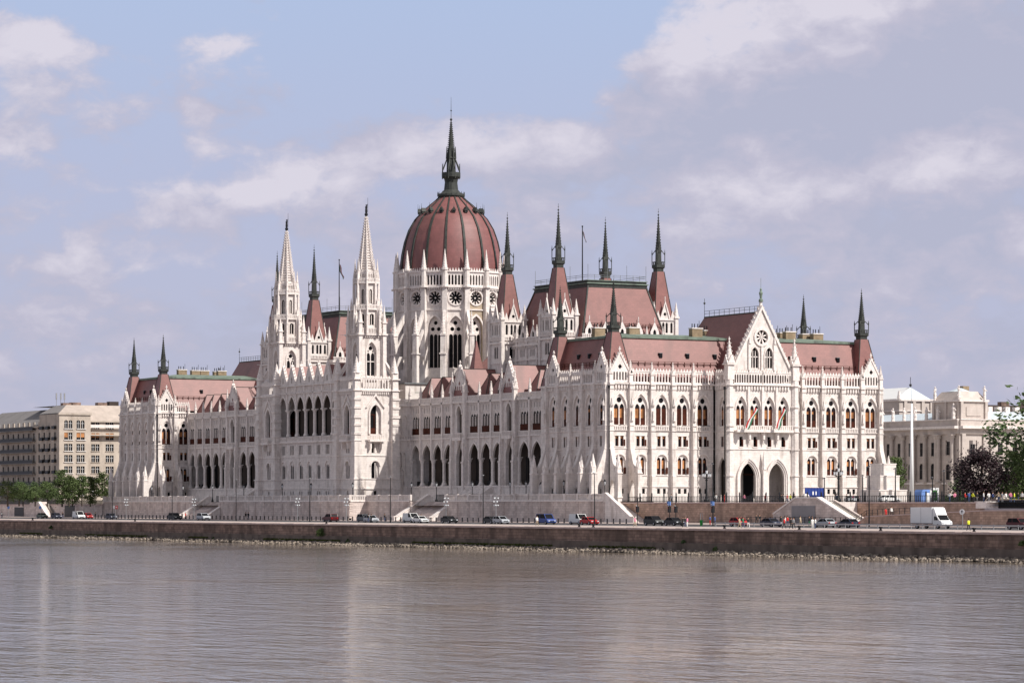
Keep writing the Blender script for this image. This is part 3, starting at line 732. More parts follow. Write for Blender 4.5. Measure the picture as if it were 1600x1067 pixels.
# ---------- central river block between the towers ----------
XT = (-111.7, -156.5); YT = -.4; TA = 4.8
def central():
    a, z = XT[1]+TA, XT[0]-TA; n = 7; st = (z-a)/n
    b = MB().frame(0, -4.6, 0).use('stone')
    tw = MB().frame().use('glass')
    for c in (-1, 0, 1): tw.box(c*.75-.24, c*.75+.24, 19.8, 22, -.14, -.11); tw.use('carved').box(c*.75+.3, c*.75+.44, 19.8, 22, -.1, .04); tw.use('glass')
    tw.use('carved').box(-1.25, 1.25, 22, 22.15, 0, .1); twm = tw.mesh('triple_slot_window')
    lw = MB().frame().use('carved'); lw.panel(arch(-1.05, 1.05, 13.9, 16.9, 18.1, 6), [arch(-.8, -.08, 14, 16.8, 17.4, 3), arch(.08, .8, 14, 16.8, 17.4, 3)], -.12, .08)
    lw.use('glass').box(-.9, .9, 14, 17.6, -.26, -.21); lw.use('wood').box(-.15, .05, 14, 17, -.2, -.15); lwm = lw.mesh('arched_window')
    gm = MB().frame().use('stone')
    gm.panel([(-2.55, 36.4), (0, 41.0), (2.55, 36.4)], [arch(-.3, .3, 37.1, 38.1, 38.6, 3)], 0, .3, back='glass'); gm.panel([(-2.55, 36.4), (0, 41.0), (2.55, 36.4)], [], -.5)
    gm.use('carved')
    for s in (-1, 1):
        gm.prism([(0, 41.6), (0, 40.9), (s*2.5, 36.4), (s*2.85, 36.4)], -.6, .1)
        for k in range(1, 7): t = k/7; gm.prism([(s*2.85*t-.1, 41.6-5.2*t), (s*2.85*t+s*.2, 42-5.2*t), (s*2.85*t+.1, 41.5-5.2*t)], -.4, -.05)
    gm.box(-.1, .1, 41.4, 42.3, -.3, -.1); gmm = gm.mesh('gable')
    colm = MB().use('carved'); colm.lathe(0, 0, [(.62, 24.2), (.6, 24.6), (.42, 24.9), (.4, 29.9), (.5, 30.1), (.68, 30.6)], 10); colm.sq(0, 0, 30.4, 30.7, .62); cm = colm.mesh('column')
    for i in range(n):
        u0 = a+st*i; u1 = u0+st; c = (u0+u1)/2
        b.use('stone').panel(rect(u0, u1, 7.2, 36.5), [arch(c-2.15, c+2.15, 24.2, 30.6, 33.8, 8), arch(c-1.05, c+1.05, 13.9, 16.9, 18.1, 6), rect(c-1.0, c-.5, 19.8, 22), rect(c-.25, c+.25, 19.8, 22), rect(c+.5, c+1.0, 19.8, 22),
                    rect(c-.9, c-.4, 10.1, 11), rect(c+.4, c+.9, 10.1, 11)], 0, .16)
        put('triple_slot_window', twm, PAR, b, c, 0, 0, 0); put('arched_window', lwm, PAR, b, c, 0, 0, 0); put('gable', gmm, PAR, b, c, 0, .1, 0)
        for s in (-.65, .65): put('cellar_window', W_CEL, PAR, b, c+s, 0, 0, 0)
        if i: put('column', cm, PAR, b, u0, 0, -.25, 0)
        b.use('carved').arcstrip(arch(c-2.05, c+2.05, 30.6, 30.6, 33.8, 8, False), arch(c-2.4, c+2.4, 30.6, 30.6, 34.3, 8, False), 0, .18)
        b.arcstrip(arch(c-1.1, c+1.1, 16.9, 16.9, 18.15, 5, False), arch(c-1.35, c+1.35, 16.9, 16.9, 18.5, 5, False), 0, .14)
        b.box(u0-.2, u0+.2, 30.7, 36.5, 0, .3); balus(b, u0+.15, u1-.15, 22.95, 24.1, .1, .35, .42)
        for k in range(6): b.box(u0+.6+k*.75, u0+.75+k*.75, 34.9, 36.3, 0, .1)
        b.box(c-1.4, c+1.4, 34.85, 35.0, 0, .12)
    b.box(a, z, 34.5, 34.75, 0, .3); b.box(a, z, 36.3, 36.55, 0, .4); b.box(a, z, 22.65, 22.95, 0, .5); b.box(a, z, 19.2, 19.4, 0, .14); b.box(a, z, 13.7, 13.9, 0, .16); b.box(a, z, 11.5, 11.75, 0, .14)
    b.fr = None
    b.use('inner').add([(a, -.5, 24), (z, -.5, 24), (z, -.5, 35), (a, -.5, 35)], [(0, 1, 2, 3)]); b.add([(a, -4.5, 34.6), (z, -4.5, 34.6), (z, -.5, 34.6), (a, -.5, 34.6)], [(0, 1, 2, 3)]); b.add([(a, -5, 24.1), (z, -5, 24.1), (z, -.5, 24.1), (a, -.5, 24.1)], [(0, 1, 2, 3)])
    for i in range(n): c = a+st*(i+.5); b.use('glass').wbox(c-1.0, c+1.0, -.75, -.6, 24.2, 30.5)
    # body behind with returns to the wings
    for X in (XT[1]-TA+.4, XT[0]+TA-.4):
        b.use('stone').add([(X, 0, 7.2), (X, 34, 7.2), (X, 34, 31.2), (X, 0, 31.2)], [(0, 1, 2, 3)])
    b.build('central_wall', PAR)
    r = MB().use('roof')
    for i in range(n):
        u0 = a+st*i; u1 = u0+st; c = (u0+u1)/2
        r.add([(u0, -4.2, 36.5), (u1, -4.2, 36.5), (c, -4.2, 41), (u0, 8, 36.5), (u1, 8, 36.5), (c, 8, 41)], [(1, 4, 5, 2), (0, 3, 5, 2), (3, 4, 5)])
    r.use('lead').wbox(a, z, -4, 30, 36.0, 36.4)
    r.use('stone').wbox(a, z, 8, 8.4, 30, 36.2)
    r.build('central_roof', PAR)
central()

# return walls with lit windows between tower and wing (X = const, facing south)
def ret(X, y0, y1):
    b = MB().frame(X, 0, pi/2).use('stone'); c = (y0+y1)/2
    b.panel(rect(y0, y1, 7.2, 31.2), [arch(c-1.35, c-.15, 24.1, 27.6, 28.6, 5), arch(c+.15, c+1.35, 24.1, 27.6, 28.6, 5), arch(c-.9, c-.1, 16.5, 19.2, 19.9, 4), arch(c+.1, c+.9, 16.5, 19.2, 19.9, 4), arch(c-.7, c+.5, 12.3, 15.2, 16, 4)], 0, .4, back='glass')
    b.use('carved').box(y0, y1, 30.75, 31.2, 0, .5); balus(b, y0, y1, 31.25, 32.4, .1, .35, .36, .2); balus(b, y0, y1, 22.95, 24, .1, .3, .4); b.box(y0, y1, 22.7, 22.95, 0, .3); b.box(y0, y1, 19.9+.6, 20.6, 0, .1)
    b.build('return_wall', PAR)
ret(-106.95, 4.2, 9.0)

# ---------- the two white river towers ----------
def tower_meshes():
    a = TA
    b = MB().use('stone')
    for k in range(4):
        ang = k*pi/2; ox, oy = [(0, -a), (a, 0), (0, a), (-a, 0)][k]
        b.frame(ox, oy, ang); b.use('stone')
        ho = [arch(-1.35, 1.35, 24.2, 28.8, 31.0, 7), arch(-1.0, 1.0, 13.9, 16.9, 17.9, 6), rect(-.95, -.2, 19.8, 22), rect(.2, .95, 19.8, 22), rect(-.4, .4, 10.1, 11)]
        b.panel(rect(-a, a, 7.2, 34.4), ho, 0, .7)
        b.use('glass').box(-1.4, 1.4, 13.9, 31, -.9, -.75); b.use('wood').box(-1.2, 1.2, 24.2, 25.6, -.7, -.62); b.box(-.06, .06, 24.2, 28.8, -.72, -.6); b.box(-1.2, 1.2, 28.6, 28.8, -.72, -.6); b.use('glass').box(-.5, .5, 10, 11.1, -.5, -.4)
        b.use('carved')
        b.arcstrip(arch(-1.4, 1.4, 24.2, 28.8, 31.05, 7), arch(-1.8, 1.8, 24.2, 28.8, 31.7, 7), 0, .3)
        b.prism([(-2.5, 30.4), (0, 33.6), (2.5, 30.4), (2.2, 30.3), (0, 33.0), (-2.2, 30.3)], 0, .35)
        b.arcstrip(arch(-1.1, 1.1, 16.8, 16.8, 17.95, 5, False), arch(-1.4, 1.4, 16.8, 16.8, 18.4, 5, False), 0, .2)
        b.box(-.08, .08, 14, 17.6, -.3, -.1); b.box(-.12, .12, 19.8, 22, -.3, .05)
        b.box(-2.0, 2.0, 22.4, 22.8, 0, 1.3); balus(b, -2.0, 2.0, 22.8, 24.0, 1.0, 1.25, .45)
        for q in (-1.5, 1.5): b.prism([(q-.2, 22.4), (q-.2, 20.8), (q+.2, 20.8), (q+.2, 22.4)], 0, .9)
        for v, w in ((19.2, .16), (13.8, .16), (11.5, .25)): b.box(-a, a, v-.1, v+.1, 0, w)
        b.box(-a-.2, a+.2, 34.1, 34.5, 0, .55); corbels(b, -a+.8, a-.8, 33.3, 34.1, .5, .4)
        parapet(b, -a+.9, a-.9, 34.5, .3, .72, 2.6)
        # second stage, square with tall tracery lights
        b.frame(ox*2.75/a, oy*2.75/a, ang); q = 2.75
        b.use('stone').panel(rect(-q, q, 34.4, 48.6), [arch(-1.2, 1.2, 37.6, 43.4, 45.6, 7)], 0, .5)
        b.use('carved').panel(arch(-1.2, 1.2, 37.6, 43.4, 45.6, 7), [arch(-1.0, -.1, 37.8, 42.4, 43.2, 3), arch(.1, 1.0, 37.8, 42.4, 43.2, 3), circ(0, 44.2, .5, 8), circ(-.6, 43.5, .22, 6), circ(.6, 43.5, .22, 6)], -.5, .15)
        b.use('glass').box(-1.2, 1.2, 37.6, 45.4, -.8, -.7); b.use('carved').box(-.95, .95, 41.0, 41.2, -.6, -.4)
        b.arcstrip(arch(-1.25, 1.25, 37.6, 43.4, 45.7, 7), arch(-1.5, 1.5, 37.6, 43.4, 46.1, 7), 0, .16)
        b.use('carved').box(-q-.4, q+.4, 47.2, 47.55, 0, .6); corbels(b, -q+.3, q-.3, 46.6, 47.2, .45, .35); balus(b, -q-.2, q+.2, 47.6, 48.9, .4, .6, .4)
        b.prism([(-1.4, 37.6), (1.4, 37.6), (1.4, 36.8), (-1.4, 36.8)], 0, .5)
        for s in (-1, 1): b.box(s*q-.35, s*q+.35, 34.4, 48, 0, .35)
    b.fr = None
    # corner piers, flying arches and pinnacles
    for sx in (-1, 1):
        for sy in (-1, 1):
            x, y = sx*(a+.1), sy*(a+.1)
            b.use('stone').sq(x, y, 7.2, 13.8, 1.1, 1.05); b.sq(x, y, 13.8, 22.6, .98, .92); b.sq(x, y, 22.6, 34.2, .85, .8)
            b.use('carved')
            for z in (11.5, 13.8, 19.2, 22.7, 28, 34.3, 36.9): b.sq(x, y, z-.14, z+.14, 1.22 if z < 14 else 1.05)
            b.sq(x, y, 34.3, 38.4, .72, .66)
            for kk in range(5): b.sq(x+sx*.1, y+sy*.1, 24+kk*2, 24.5+kk*2, .9, .98)
            b.frus(x, y, 38.3, 42.2, 1.0, .05, 8)
            for kk in range(5): b.frus(x, y, 38.9+kk*.6, 39.1+kk*.6, .9-kk*.15, 1.0-kk*.16, 4)
            # flyer to second stage
            t0 = Vector((x, y, 38.6)); 
            for dz, rr in ((0, .3), (-.9, .16)):
                b.tube((x*.95, y*.95, 38.2+dz), (sx*2.6, sy*2.6, 42.6+dz), rr, 4)
            # shafts rising from the second-stage corners
            cx, cy = sx*3.1, sy*3.1
            b.sq(cx, cy, 34.4, 50.2, .5, .42); b.sq(cx, cy, 47.2, 47.6, .7); b.frus(cx, cy, 50.2, 53.4, .62, .04, 8); b.sq(cx, cy, 50.0, 50.3, .6)
            for kk in range(3): b.frus(cx, cy, 50.8+kk*.7, 51+kk*.7, .45-kk*.1, .55-kk*.12, 4)
            b.tube((cx, cy, 50), (sx*1.9, sy*1.9, 53.4), .22, 4)
            # gargoyles
            b.tube((x, y, 34.3), (x+sx*1.5, y+sy*1.5, 34.4), .14, 4, .08); b.tube((cx, cy, 47.4), (cx+sx*1.4, cy+sy*1.4, 47.5), .12, 4, .06)
    # octagonal stages
    for (r, z0, z1, wz0, wz1, ww, rail) in ((2.95, 48.2, 53.4, 49.6, 52.2, .55, 1), (2.35, 53.4, 59.6, 54.6, 58.0, .36, 1)):
        for k in range(8):
            an = k*pi/4; ox, oy = r*sin(an), -r*cos(an)
            b.frame(ox, oy, an); h = r*math.tan(pi/8)
            b.use('stone').panel(rect(-h, h, z0, z1), [arch(-ww, ww, wz0, wz1-.5, wz1, 5)], 0, .35)
            b.use('glass').box(-ww-.05, ww+.05, wz0, wz1, -.5, -.42); b.use('carved').box(-.06, .06, wz0, wz1-.3, -.3, -.15)
            b.arcstrip(arch(-ww, ww, wz0, wz1-.5, wz1, 5), arch(-ww-.2, ww+.2, wz0, wz1-.5, wz1+.35, 5), 0, .1)
            b.box(-h-.25, h+.25, z1-.3, z1, 0, .5); balus(b, -h-.15, h+.15, z1, z1+.95, .3, .45, .35)
            if k % 2 == 0 or True:
                x, y = (r+.55)*sin(an+pi/8), -(r+.55)*cos(an+pi/8)
                b.sq(x, y, z0, z1+.6, .26, .2); b.frus(x, y, z1+.5, z1+2.6, .34, .03, 6)
                b.tube((x, y, z0+1), ((r-.1)*sin(an+pi/8), -(r-.1)*cos(an+pi/8), z0+3), .13, 4)
                if r > 2.5:
                    x, y = (r+1.25)*sin(an+pi/8), -(r+1.25)*cos(an+pi/8)
                    b.sq(x, y, z0-.5, z1-1.5, .24, .2); b.frus(x, y, z1-1.5, z1+1.0, .32, .03, 6); b.tube((x, y, z1-2), ((r+.3)*sin(an+pi/8), -(r+.3)*cos(an+pi/8), z1-.4), .13, 4)
    b.fr = None; b.use('carved')
    b.frus(0, 0, 59.5, 60, 2.9, 2.9, 8); b.frus(0, 0, 60, 62.6, 2.1, 2.0, 8)
    for k in range(8):
        an = k*pi/4
        b.frame(2.15*sin(an), -2.15*cos(an), an); b.use('carved')
        parapet(b, -.85, .85, 60.0, .2, .42, 1.9)
        x, y = 2.6*sin(an+pi/8), -2.6*cos(an+pi/8); b.sq(x, y, 59.6, 62.4, .24, .2); b.frus(x, y, 62.3, 65.2, .32, .03, 6)
    wall = b.mesh('tower_wall')
    s = MB().use('stone'); zt = 75.2; z0 = 61.8; r0 = 1.95
    s.frus(0, 0, z0, zt, r0*.86, .08, 8); s.use('carved')
    for k in range(8): a_ = pi/8+k*pi/4; s.tube((r0*cos(a_), r0*sin(a_), z0), (.16*cos(a_), .16*sin(a_), zt), .17, 4, .05)
    n = 22
    for i in range(1, n):
        t = i/n; z = z0+(zt-z0)*t; r = r0*(1-t)+.16*t
        s.frus(0, 0, z-.10, z+.14, r+.03, r+.03, 8)
        for k in range(8):
            an = pi/8+k*pi/4; s.frus((r+.16)*cos(an), (r+.16)*sin(an), z-.12, z+.24, .06, .24-.10*t, 4)
    sp = s.mesh('spire')
    st = MB().use('black'); st.lathe(0, 0, [(.2, 75.1), (.42, 75.4), (.42, 75.7), (.2, 75.9)], 8)
    st.lathe(0, 0, [(.26, 75.9), (.3, 76.4), (.24, 76.9), (.3, 77.3), (.1, 77.5), (.15, 77.65), (.14, 77.8), (.02, 77.95)], 8); st.tube((.2, 0, 77.2), (.42, .2, 78.0), .07, 4); st.tube((.42, .2, 76.0), (.42, .2, 79.4), .035, 4)
    return wall, sp, st.mesh('statue')
tw, tsp, tst = tower_meshes()
for X in XT:
    t = link('tower', tw, PAR, (X, YT, 0)); link('spire', tsp, t); link('statue', tst, t)

# ---------- dome ----------
def dome():
    cx, cy = -134.1, HC
    D = bpy.data.objects.new('dome', None); COL.objects.link(D); D.parent = PAR; D.location = (cx, cy, 0)
    ap = 13.0; N = 16; st = 2*pi/N
    b = MB()
    wm = MB().frame().use('carved')
    wm.panel(arch(-1.75, 1.75, 40.6, 50.2, 53.2, 7), [arch(-1.55+1.06*i, -.6+1.06*i, 40.8, 48.3, 48.9, 3) for i in range(3)]+[circ(-.75, 50.1, .5, 9), circ(.75, 50.1, .5, 9), circ(0, 51.6, .5, 9)], -.7, .25)
    wm.use('glass').box(-1.8, 1.8, 40.6, 53, -1.1, -1.0); wm.use('black')
    for i in range(6): wm.box(-1.6, 1.6, 41.8+1.3*i, 41.86+1.3*i, -.98, -.94)
    wme = wm.mesh('tracery_window')
    rm = MB().frame().use('glass'); rm.prism(circ(0, 57.6, 1.6, 16), -.7, -.6); rm.use('carved')
    for k in range(10):
        a = 2*pi*k/10; rm.prism([(cos(a+q)*rr, 57.6+sin(a+q)*rr) for q, rr in ((-.16, 1.6), (0, .75), (.16, 1.6))], -.55, -.3)
    rm.prism(circ(0, 57.6, .2, 8), -.55, -.4); rme = rm.mesh('rose_window')
    for k in range(N):
        an = k*st; ox, oy = ap*sin(an), -ap*cos(an); h = ap*math.tan(st/2)
        old = (abs((k-5)) <= 0)
        b.frame(ox, oy, an); b.use('oldstone' if k in (4,) else 'stone')
        b.panel(rect(-h, h, 36, 60.2), [arch(-1.75, 1.75, 40.6, 50.2, 53.2, 7), circ(0, 57.6, 1.6, 16)], 0, .6)
        b.use('stone')
        for me, kd in ((wme, 'tracery_window'), (rme, 'rose_window')): link(kd, me, D, (ox, oy, 0), an)
        b.use('carved')
        b.arcstrip(arch(-1.8, 1.8, 40.6, 50.2, 53.25, 7), arch(-2.15, 2.15, 40.6, 50.2, 53.8, 7), 0, .25)
        b.ring(circ(0, 57.6, 1.95, 16), circ(0, 57.6, 1.6, 16), 0, .2)
        b.arcstrip(arch(-2.05, 2.05, 56, 57.4, 60.0, 6), arch(-2.3, 2.3, 56, 57.4, 60.3, 6), 0, .15)
        b.box(-h, h, 54.6, 54.9, 0, .3); b.box(-h-.1, h+.1, 60.0, 60.4, 0, .7); corbels(b, -h+.6, h-.6, 59.4, 60.0, .55, .55)
        # arcade gallery
        hh = h+.08; n = 5; sw = (2*hh-1.4)/n
        b.panel(rect(-hh, hh, 60.3, 64.0), [arch(-hh+.7+sw*i+.16, -hh+.7+sw*(i+1)-.16, 60.7, 62.7, 63.2, 3) for i in range(n)], .35, .45, back='glass')
        b.box(-hh, hh, 63.8, 64.1, .3, .65)
        for i in range(7): q = -hh+.55+i*(2*hh-1.1)/6; b.prism([(q-.26, 64.1), (q, 64.9), (q+.26, 64.1)], .4, .55)
        # pier
        x, y = (ap/cos(st/2)+.35)*sin(an+st/2), -(ap/cos(st/2)+.35)*cos(an+st/2)
        b.fr = None
        R = lambda r: (r*sin(an+st/2), -r*cos(an+st/2))
        b.use('stone').frus(x, y, 36, 60.3, 1.0, .8, 4, an+st/2+pi/4); b.frus(x, y, 60.3, 64.6, .72, .66, 8)
        b.use('carved').frus(x, y, 60.1, 60.5, 1.15, 1.15, 8); b.frus(x, y, 64.3, 64.8, .85, .85, 8)
        b.frus(x, y, 64.8, 69.3, .62, .05, 8)
        for q in range(6): b.frus(x, y, 65.2+.6*q, 65.4+.6*q, .62-.09*q, .72-.09*q, 4)
        # outer buttress and flyer
        x2, y2 = R(17.6)
        b.use('stone').frus(x2, y2, 34, 48.5, .9, .8, 4, an+st/2+pi/4)
        b.frame(x2, y2, an+st/2); 
        b.use('stone').profile([(-.3, 44.2), (-3.9, 49.9), (-3.9, 55.4), (.3, 48.7)], -.3, .3, [[(-.9, 46.2), (-3.5, 50.2), (-3.5, 52.6), (-.9, 48.4)]])
        b.profile([(-.2, 36), (-.2, 43.5), (-4.1, 43.5), (-4.1, 36)], -.28, .28, [[(q[0]-2.2, q[1]) for q in arch(-1.1, 1.1, 36.1, 40.4, 42.6, 4)]])
        b.fr = None
        b.use('carved').frus(x2, y2, 43.8, 44.1, 1.15, 1.15, 4, an+st/2+pi/4); b.frus(x2, y2, 48.3, 48.7, 1.0, 1.0, 4, an+st/2+pi/4); b.frus(x2, y2, 48.7, 54.2, .7, .05, 8)
        for q in range(6): b.frus(x2, y2, 49.3+.7*q, 49.5+.7*q, .7-.09*q, .8-.09*q, 4)
    b.use('lead').frus(0, 0, 35.8, 36.6, 19.5, 19.5, 32); b.use('stone').frus(0, 0, 26, 35.8, 18.6, 18.6, 16)
    b.build('drum_wall', D)
    prof = [(12.45, 62.5), (12.5, 64), (12.35, 66.5), (12.0, 69), (11.35, 72), (10.3, 75), (8.75, 77.6), (7.0, 79.4), (5.2, 81.0), (3.6, 82.3), (2.9, 83.0)]
    s = MB().use('domeroof')
    # finer profile
    pr = []
    for (r0, z0), (r1, z1) in zip(prof[:-1], prof[1:]):
        for k in range(3): t = k/3; pr.append((r0+(r1-r0)*t, z0+(z1-z0)*t))
    pr.append(prof[-1])
    s.lathe(0, 0, pr, 96); s.build('dome_shell', D, True)
    rib = MB().use('copper')
    for (r0, z0), (r1, z1) in zip(prof[:-1], prof[1:]):
        w0 = .10+.015*r0; w1 = .10+.015*r1
        rib.add([(r0-.1, -w0, z0), (r0-.1, w0, z0), (r0+.28, w0, z0), (r0+.28, -w0, z0), (r1-.1, -w1, z1), (r1-.1, w1, z1), (r1+.28, w1, z1), (r1+.28, -w1, z1)], [(0, 1, 5, 4), (1, 2, 6, 5), (2, 3, 7, 6), (3, 0, 4, 7)])
    rme = rib.mesh('dome_rib')
    dm = MB().use('copper'); dm.wbox(-.3, 1.0, -.5, .5, -.3, .35); dm.frame(0, 0, pi/2); dm.prism([(-.7, .3), (0, 1.5), (.7, .3)], -.4, 1.1); dm.fr = None; dm.use('glass').wbox(.95, 1.06, -.3, .3, -.1, .7); dm.use('copper').frus(1, 0, 1.0, 2.6, .12, .03, 4); dm.tube((1, 0, 2.2), (1, 0, 2.9), .04, 4)
    dme = dm.mesh('roof_dormer')
    for k in range(N):
        a = -pi/2+st/2+k*st
        link('dome_rib', rme, D, (0, 0, 0), a)
        a2 = a+st/2; link('roof_dormer', dme, D, (7.35*cos(a2), 7.35*sin(a2), 78.9), a2, .78)
    l = MB().use('copper')
    l.lathe(0, 0, [(3.1, 82.8), (3.4, 83.2), (3.4, 83.6), (2.4, 84.1), (1.75, 84.8), (1.55, 86.6), (1.7, 87.4), (2.3, 87.9), (2.3, 89.0), (2.1, 89.0), (1.2, 88.6)], 16)
    for k in range(16): a = k*pi/8; l.frus(3.3*cos(a), 3.3*sin(a), 83.6, 84.3, .12, .04, 4)
    for k in range(8):
        a = k*pi/4; l.tube((2.25*cos(a), 2.25*sin(a), 87.5), (2.25*cos(a), 2.25*sin(a), 91.2), .13, 4, .05); l.tube((2.2*cos(a), 2.2*sin(a), 89.6), (1.0*cos(a), 1.0*sin(a), 92.6), .14, 4)
        l.frus(1.15*cos(a), 1.15*sin(a), 92.4, 95.4, .22, .04, 4)
    l.lathe(0, 0, [(1.2, 88.6), (1.1, 92.2), (1.3, 92.5), (1.0, 92.9), (.85, 95)], 8)
    l.lathe(0, 0, [(.85, 93.6), (.12, 101.8)], 8)
    for i in range(1, 16):
        z = 94+7.6*i/16; r = .84*(1-i/16)+.14
        for k in range(4): a = pi/4+k*pi/2; l.frus(r*cos(a), r*sin(a), z-.12, z+.14, .04, .17, 4)
    l.ball(0, 0, 102.0, .32, 5); l.tube((0, 0, 102), (0, 0, 107.5), .07, 5, .03); l.ball(0, 0, 104.2, .2, 5)
    l.build('lantern', D)
dome()

# ---------- chamber blocks with four turrets each ----------
def chamber(X0, X1, flip=1):
    Y0, Y1 = 20.6, 46.5
    C = bpy.data.objects.new('chamber_block', None); COL.objects.link(C); C.parent = PAR
    b = MB()
    for (ox, oy, ang, L) in ((X0, Y0, 0, X1-X0), (X1, Y0, pi/2, Y1-Y0)):
        b.frame(ox, oy, ang)
        n = int(L//4); st = L/n
        ho = []
        for i in range(n):
            c = st*(i+.5); ho.append(arch(c-1.1, c+1.1, 33.4, 36.2, 37.6, 6))
            for q in (-.9, -.3, .3, .9): ho.append(arch(c+q-.17, c+q+.17, 41.2, 42.6, 42.9, 2))
        b.use('stone').panel(rect(0, L, 30, 44.6), ho, 0, .3, back='glass')
        b.use('carved')
        for i in range(n):
            c = st*(i+.5); b.arcstrip(arch(c-1.1, c+1.1, 36.2, 36.2, 37.6, 6, False), arch(c-1.4, c+1.4, 36.2, 36.2, 38, 6, False), 0, .2); b.box(c-.07, c+.07, 33.4, 37, -.2, .0)
            b.box(st*i-.2, st*i+.2, 30, 45.5, 0, .35); 
            P = b.P(st*i, 0, .2); inst('pinnacle', PINS, C, P[0], P[1], 45.2, ang)
            # gablet dormers
            b.panel([(c-1.2, 44.6), (c-1.2, 46.2), (c, 48.4), (c+1.2, 46.2), (c+1.2, 44.6)], [arch(c-.5, c+.5, 45.2, 46.2, 46.9, 4)], -.1, .3, back='glass'); b.box(c-.08, c+.08, 48.2, 49.4, -.3, -.1)
        b.box(0, L, 40.3, 40.6, 0, .3); b.box(0, L, 43.6, 44.0, 0, .45); corbels(b, 0, L, 43.0, 43.6, .6, .35); balus(b, 0, L, 44.6, 45.6, .1, .3, .4)
    b.fr = None
    b.use('stone').add([(X0, Y0, 30), (X0, Y1, 30), (X0, Y1, 44.6), (X0, Y0, 44.6)], [(0, 1, 2, 3)]); b.add([(X0, Y1, 30), (X1, Y1, 30), (X1, Y1, 44.6), (X0, Y1, 44.6)], [(0, 1, 2, 3)])
    b.use('lead').add([(X0, Y0, 44.5), (X1, Y0, 44.5), (X1, Y1, 44.5), (X0, Y1, 44.5)], [(0, 1, 2, 3)])
    b.build('chamber_wall', C)
    tm = MB()
    a = 2.9
    for k in range(4):
        ang = k*pi/2; ox, oy = [(0, -a), (a, 0), (0, a), (-a, 0)][k]
        tm.frame(ox, oy, ang)
        ho = [arch(-.95, -.1, 41.0, 43.2, 43.8, 3), arch(.1, .95, 41.0, 43.2, 43.8, 3)]+[arch(q-.3, q+.3, 46.4, 48.3, 48.8, 3) for q in (-1.7, -.45, .45, 1.7)]
        tm.use('stone').panel([(-a, 30), (-a, 49.6), (-1.2, 49.6), (0, 53.2), (1.2, 49.6), (a, 49.6), (a, 30)], ho+[circ(0, 50.6, .4, 8)], 0, .3, back='glass')
        tm.use('carved').box(-a, a, 44.3, 44.7, 0, .4); balus(tm, -a, a, 45.1, 46.0, .1, .3, .4); tm.box(-a, a, 39.8, 40.1, 0, .2); tm.box(-a, a, 49.2, 49.5, 0, .25)
        tm.prism([(-1.4, 49.5), (0, 53.6), (1.4, 49.5), (1.1, 49.4), (0, 52.9), (-1.1, 49.4)], -.1, .2); tm.box(-.07, .07, 53.2, 54.6, -.1, .05)
        for q in (-1.9, 1.9): tm.prism([(q-.6, 49.5), (q, 51.4), (q+.6, 49.5)], 0, .2)
    tm.fr = None
    for sx in (-1, 1):
        for sy in (-1, 1):
            tm.use('stone').sq(sx*a, sy*a, 30, 50, .45, .4); tm.use('carved').frus(sx*a, sy*a, 50, 53.4, .6, .04, 8); tm.sq(sx*a, sy*a, 49.7, 50.1, .6)
            for q in range(4): tm.frus(sx*a, sy*a, 50.5+.6*q, 50.7+.6*q, .5-.1*q, .58-.1*q, 4)
            tm.tube((sx*a, sy*a, 44.6), (sx*(a+1.1), sy*(a+1.1), 44.7), .1, 4)
    tme = tm.mesh('turret_wall')
    for x in (X0, X1):
        for y in (Y0, Y1):
            t = link('turret_wall', tme, C, (x, y, 0)); link('turret_roof', TRC, t); link('copper_spire', SPC, t)
    # great mansard
    r = MB().use('roof')
    A = [(X0-3, Y0+3.0), (X1+5.6, Y0+3.0), (X1+5.6, Y1-1.5), (X0-3, Y1-1.5)]
    B = [(X0+2, Y0+6.2), (X1+2.4, Y0+6.2), (X1+2.4, Y1-4.7), (X0+2, Y1-4.7)]
    z0, z1 = 45, 56.6
    r.add([(x, y, z0) for x, y in A]+[(x, y, z1) for x, y in B], [(0, 1, 5, 4), (1, 2, 6, 5), (2, 3, 7, 6), (3, 0, 4, 7)])
    r.use('copper')
    for p, q in zip(A, B): r.tube((*p, z0), (*q, z1), .22, 4)
    xa, xb, ya, yb = B[0][0], B[1][0], B[0][1], B[2][1]
    r.wbox(xa-.2, xb+.2, ya-.2, yb+.2, z1-.5, z1+.3); r.use('verdigris').wbox(xa-.45, xb+.45, ya-.45, yb+.45, z1+.3, z1+.55); r.use('copper').wbox(xa-.1, xb+.1, ya-.1, yb+.1, z1+.55, z1+1.0); r.use('verdigris').wbox(xa-.3, xb+.3, ya-.3, yb+.3, z1+1.0, z1+1.15)
    r.use('lead')
    for z in (z1+1.9, z1+2.3):
        for p, q in (((xa, ya), (xb, ya)), ((xb, ya), (xb, yb)), ((xb, yb), (xa, yb)), ((xa, yb), (xa, ya))): r.tube((*p, z), (*q, z), .05, 4)
    for k in range(10):
        t = k/9
        for p in ((xa+(xb-xa)*t, ya), (xb, ya+(yb-ya)*t)): r.tube((*p, z1+1), (*p, z1+2.4 if k not in (0, 3, 6, 9) else z1+4.6), .045, 4)
    r.use('wood')
    for q in (.18, ):
        z = z0+(z1-z0)*q+.4
        X = A[1][0]+(B[1][0]-A[1][0])*q+.15
        for dz in (0, .5): r.tube((X, A[1][1]+1, z+dz), (X, A[2][1]-1, z+dz), .05, 4)
        for k in range(26): y = A[1][1]+1+(A[2][1]-A[1][1]-2)*k/25; r.wbox(X-.05, X+.05, y-.05, y+.05, z-.4, z+.5)
    r.build('mansard_roof', C)
    # lower wall under the southern part of the mansard
    w = MB().use('stone'); w.wbox(X1+.05, X1+5.8, Y0+2.6, Y1-1.2, 30, 44.9); w.use('carved').wbox(X1, X1+6.1, Y0+2.4, Y1-1, 44.2, 44.6)
    w.frame(X1+5.9, Y0+2.6, pi/2)
